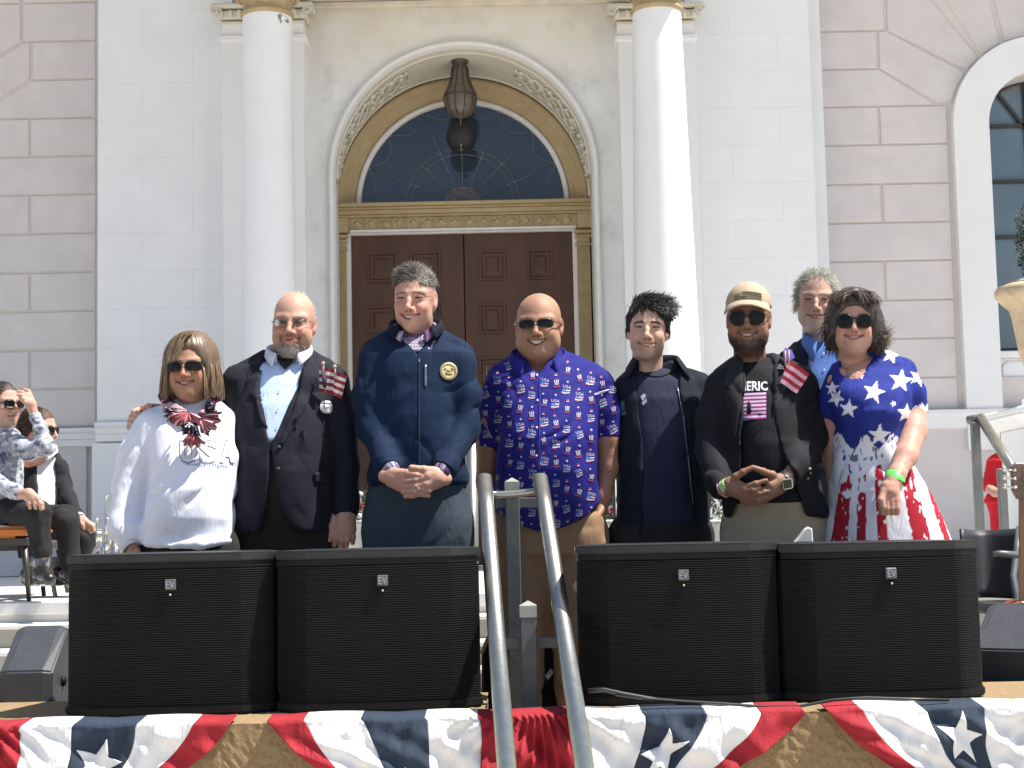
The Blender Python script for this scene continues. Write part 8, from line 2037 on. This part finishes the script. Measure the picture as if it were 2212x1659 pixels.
def seated_a():
    d = 8.2
    def hm_(V): x, y, z = V.T; return z > np.interp(-y, [-.12, -.01, .03, .052, .07, .09], [-.06, -.03, .0, .040, .070, .080])
    p = dict(vox=.004, M=head_matrix(28, 872, d, .95, -.03, 0, .98), skin='fair', w=.98, jaw=1.0, age=.4, red=.5, open=.002, mouthw=.85, smile=.1, lip=.9, beard=((.25, .20, .17), .45, -.056, 'goatee'), hairmask=lambda V: .9 * hm_(V), scalp=(.03, .025, .02), browc=(.04, .03, .02))
    torso = [(922, -38, 22, .05, .02), (932, -56, 36, .085, .01), (952, -68, 44, .11, 0), (990, -68, 48, .13, 0), (1030, -66, 49, .14, 0), (1068, -66, 48, .14, 0), (1085, -66, 40, .14, 0)]
    aU = limb([(20, 950, -.06, 22), (62, 972, -.14, 22), (100, 964, -.18, 19), (88, 928, -.16, 15), (75, 896, -.13, 12.5)], d)
    aD = limb([(-48, 960, -.05, 22), (-30, 1030, -.16, 21), (30, 1062, -.26, 15), (44, 1066, -.28, 13)], d)
    h1 = hand_px(d, [((73, 893, -.13, 10), (66, 874, -.13, 11)), ((68, 872, -.13, 10), (58, 856, -.13, 9))], [[(60, 856, -.14, 5), (48, 848, -.15, 4.6), (40, 846, -.15, 4)], [(60, 862, -.145, 5), (47, 855, -.16, 4.6), (40, 853, -.16, 4)], [(62, 867, -.15, 5), (50, 862, -.165, 4.4), (44, 860, -.16, 4)], [(64, 872, -.15, 4.5), (54, 869, -.165, 4), (49, 867, -.16, 3.6)], [(70, 866, -.12, 5.5), (62, 846, -.11, 4.6), (53, 842, -.11, 4)]], vox=.003)
    h2 = hand_px(d, [((46, 1067, -.28, 11), (62, 1068, -.30, 12)), ((62, 1066, -.30, 10), (82, 1078, -.31, 7)), ((60, 1072, -.30, 9), (68, 1080, -.31, 7))], [[(62, 1076, -.31, 5), (63, 1088, -.32, 4.6), (65, 1097, -.31, 3.8)], [(72, 1077, -.315, 5), (76, 1088, -.32, 4.6), (77, 1097, -.315, 3.8)], [(80, 1078, -.315, 5), (87, 1088, -.32, 4.6), (89, 1099, -.315, 3.8)], [(83, 1078, -.30, 4.5), (91, 1088, -.30, 4), (93, 1099, -.295, 3.4)], [(56, 1074, -.30, 5), (62, 1084, -.30, 4.4)]], vox=.003)
    lg = [[(at(-20, 1100, d - .02), .070), (at(80, 1112, d - .22), .068), (at(92, 1204, d - .20), .052)], [(at(-40, 1100, d + .10), .070), (at(55, 1112, d + .06), .066), (at(62, 1204, d + .08), .052)]]
    o, Vl, M, info = person('seated man in sunglasses and grey patterned shirt shading his brow with his hand', p, d, rows_px(torso, d), [aU, aD], lg, [(h1, 4, []), (h2, 5, [])], 'fair')
    S = Sdf(.006); S.slabs(rows_px(torso, d), .03, n=2.3); S.chain(aU, .03, flat=True).chain(aD, .03, flat=True)
    def pt(V, N, px, py):
        c = np.tile(np.array([.30, .31, .35]), (len(V), 1)); n_ = fbm(V, (46, 46, 70), 4); c[n_ > .64] = (.10, .11, .15); c[(n_ < .42)] = (.48, .50, .56); return c
    g = garment('shirt', S, M_COTTON, o, paint=pt, amp=.008, seed=71, fscale=1.2, creases=[([(38, 960), (44, 1000), (46, 1060)], 4, .008)])
    collar('shirt_collar', (at(-6, 920, d).x, d, at(-6, 922, d).z), .072, .066, .035, M_COTTON, o, (.45, .48, .55), leaf=.035, point=.07, gap=.5, drop=.03, flare=.008)
    seated_legs(o, d, lg, (.022, .022, .024), [(90, 1262, -.20, .5), (62, 1262, .08, .4)])
    spectacles(dict(cx=.034, w=.028, h=.019, dz=-.004, wrap=4, sq=2.8, y=-.105, r=.0028, tr=.003), M, o, p)
    R_ = skull_pick(Vl, hm_(Vl), 2000, 2); nr = (R_ - SKC); nr /= np.linalg.norm(nr, axis=1, keepdims=True)
    hair_mesh('hair', R_, nr * .35 + np.array([0, .8, .1]), np.full(2000, .028), .0011, varied(2000, (.03, .024, .02), .5, (.16, .14, .12), .15), M, o, seg=5, gw=.3, jit=.4, seed=5)
def seated_b():
    d = 8.85
    def hm_(V): x, y, z = V.T; return z > np.interp(-y, [-.12, -.01, .03, .052, .07, .09], [-.06, -.03, .0, .040, .060, .070])
    p = dict(vox=.004, M=head_matrix(112, 928, d, 1.30, .05, 0, .98), skin='pink', w=.98, jaw=1.0, age=.6, red=.5, open=.0015, mouthw=.85, smile=.1, lip=.7, fat=.3, hairmask=lambda V: .9 * hm_(V), scalp=(.06, .035, .025), browc=(.06, .04, .03))
    torso = [(972, 62, 118, .06, .02), (984, 50, 130, .09, .01), (1004, 40, 138, .12, 0), (1040, 42, 140, .14, 0), (1080, 44, 142, .15, 0), (1105, 46, 140, .15, 0)]
    aR = limb([(130, 1008, 0, 19), (138, 1050, -.02, 18), (148, 1080, -.08, 17), (166, 1112, -.20, 13), (169, 1117, -.21, 12)], d); aL = limb([(52, 1008, 0, 19), (48, 1070, -.02, 18), (70, 1110, -.18, 14)], d)
    h = hand_px(d, [((168, 1120, -.21, 10), (178, 1126, -.23, 11)), ((178, 1124, -.23, 9), (192, 1132, -.25, 7))], [[(174, 1126, -.25, 5.5), (178, 1134, -.26, 5), (181, 1141, -.26, 4)], [(190, 1130, -.255, 4.6), (200, 1137, -.26, 4.2), (203, 1146, -.26, 3.6)], [(190, 1133, -.25, 4.4), (196, 1140, -.255, 4), (200, 1147, -.25, 3.4)], [(188, 1135, -.24, 4.4), (192, 1142, -.24, 4), (195, 1149, -.24, 3.4)], [(190, 1128, -.24, 4.2), (203, 1134, -.245, 4), (209, 1143, -.24, 3.4)]], vox=.003)
    lg = [[(at(70, 1118, d - .02), .085), (at(140, 1122, d - .30), .075), (at(152, 1205, d - .28), .050), (at(153, 1240, d - .28), .048)], [(at(90, 1120, d + .05), .085), (at(178, 1158, d - .1), .080), (at(172, 1225, d - .1), .055), (at(170, 1245, d - .1), .05)]]
    o, Vl, M, info = person('seated man in black suit and white shirt seen in profile behind the patterned shirt', p, d, rows_px(torso, d), [aR, aL], lg, [(h, 4, [])], 'pink')
    V_ = [(78, 972), (108, 970), (118, 990), (128, 1040), (132, 1100), (96, 1110), (94, 1060), (86, 1010)]
    j = blazer(o, d, torso, aL, aR, (.018, .018, .022), V_, 91, amp=.005, vox=.008)
    shirt_under(o, d, torso, (.78, .79, .82), -.012, 3)
    collar('shirt_collar', (at(92, 972, d).x, d, at(92, 974, d).z), .072, .066, .035, M_COTTON, o, (.78, .79, .82), leaf=.035, point=.07, gap=.5, drop=.03, flare=.008)
    cuff('shirt_cuff', at(165, 1114, d - .205), at(171, 1121, d - .22), .036, (.8, .8, .8), M_COTTON, o)
    seated_legs(o, d, lg, (.022, .022, .024), [(150, 1262, -.28, 1.0), (120, 1262, -.1, .9)])
    spectacles(dict(cx=.034, w=.028, h=.019, dz=-.004, wrap=4, sq=2.8, y=-.105, r=.0022, tr=.002), M, o, p)
    R_ = skull_pick(Vl, hm_(Vl), 2400, 2); nr = (R_ - SKC); nr /= np.linalg.norm(nr, axis=1, keepdims=True)
    hair_mesh('hair', R_, nr * .45 + np.array([0, .8, -.1]), np.full(2400, .035), .0012, varied(2400, (.05, .028, .02), .4, (.12, .08, .06), .2), M, o, seg=5, gw=.4, jit=.4, seed=5)
seated_a(); seated_b()
# =============================== person in red far right
def red_person():
    d = 11.2; zf = FLOOR
    p = dict(M=head_matrix(2186, 948, d, -.3, 0, 0, 1.0), skin='fair', hairmask=lambda V: .9 * ((V[:, 2] > .05) | (V[:, 1] > .03)), scalp=(.1, .07, .05), vox=.005)
    torso = [(972, 2170, 2202, .05, 0), (980, 2148, 2222, .09, 0), (995, 2138, 2234, .11, 0), (1040, 2140, 2232, .13, 0), (1075, 2140, 2232, .13, 0)]
    aL = limb([(2146, 1000, 0, 15), (2134, 1050, -.02, 14), (2134, 1060, -.03, 10)], d); fL = limb([(2134, 1052, -.03, 10), (2150, 1064, -.12, 9), (2168, 1066, -.20, 8)], d)
    aR = limb([(2226, 1000, 0, 15), (2238, 1060, .0, 12)], d)
    x0, x1 = at(2160, 1100, d).x, at(2212, 1100, d).x
    legs = [[(Vector((x, d, at(2186, 1085, d).z)), .10), (Vector((x, d, zf + .42)), .07), (Vector((x, d, zf + .08)), .05)] for x in (x0, x1)]
    S1 = Sdf(.005); S1.chain(fL, .02); S1.chain(limb([(2168, 1066, -.20, 8), (2176, 1066, -.22, 9)], d), .01)
    for i in range(4): S1.chain(limb([(2174, 1062 + i * 3, -.22, 3), (2184, 1063 + i * 3, -.23, 2.6)], d), .002)
    o, Vl, M, info = person('distant person in red shirt and trousers half hidden by the white pedestal', p, d, rows_px(torso, d), [aL, aR], legs, [(S1, 3, [])], 'fair')
    S = Sdf(.009); S.slabs(rows_px(torso, d), .03).chain(aL, .03, flat=True).chain(aR, .03, flat=True); garment('shirt', S, M_COTTON, o, paint=paint_flat((.55, .02, .03), .1), amp=.006)
    S = Sdf(.009); S.slabs(rows_px([(1066, 2142, 2230, .12, 0), (1095, 2142, 2230, .12, 0)], d), .03)
    for l in legs: S.chain([(a, r + .012) for a, r in l], .03, flat=True)
    garment('trousers', S, M_COTTON, o, paint=paint_flat((.50, .015, .03), .1), amp=.005)
    for l in legs:
        f = l[-1][0]; S = Sdf(.009); S.cap((f[0], f[1], zf + .045), (f[0], f[1] - .14, zf + .04), .045, .04); V, Q = S.poly(); link('shoe', npmesh('shoe', V, Q), SHOE, o)
red_person()
# small pale hand-held thing in front of the beige trousers: a folded paper standing on the speaker
a = at(1742, 1152, 5.3)
tag(MB().prism([(at(x, y, 5.3).x, at(x, y, 5.3).z) for x, y in ((1716, 1172), (1726, 1160), (1738, 1144), (1746, 1138), (1755, 1142), (1757, 1172))], 5.30, 5.33, bev=.004).build('folded_paper', mat('off_white_paper', (.66, .63, .58), .8)), 'small off-white folded paper standing up behind the third speaker', 'paper')
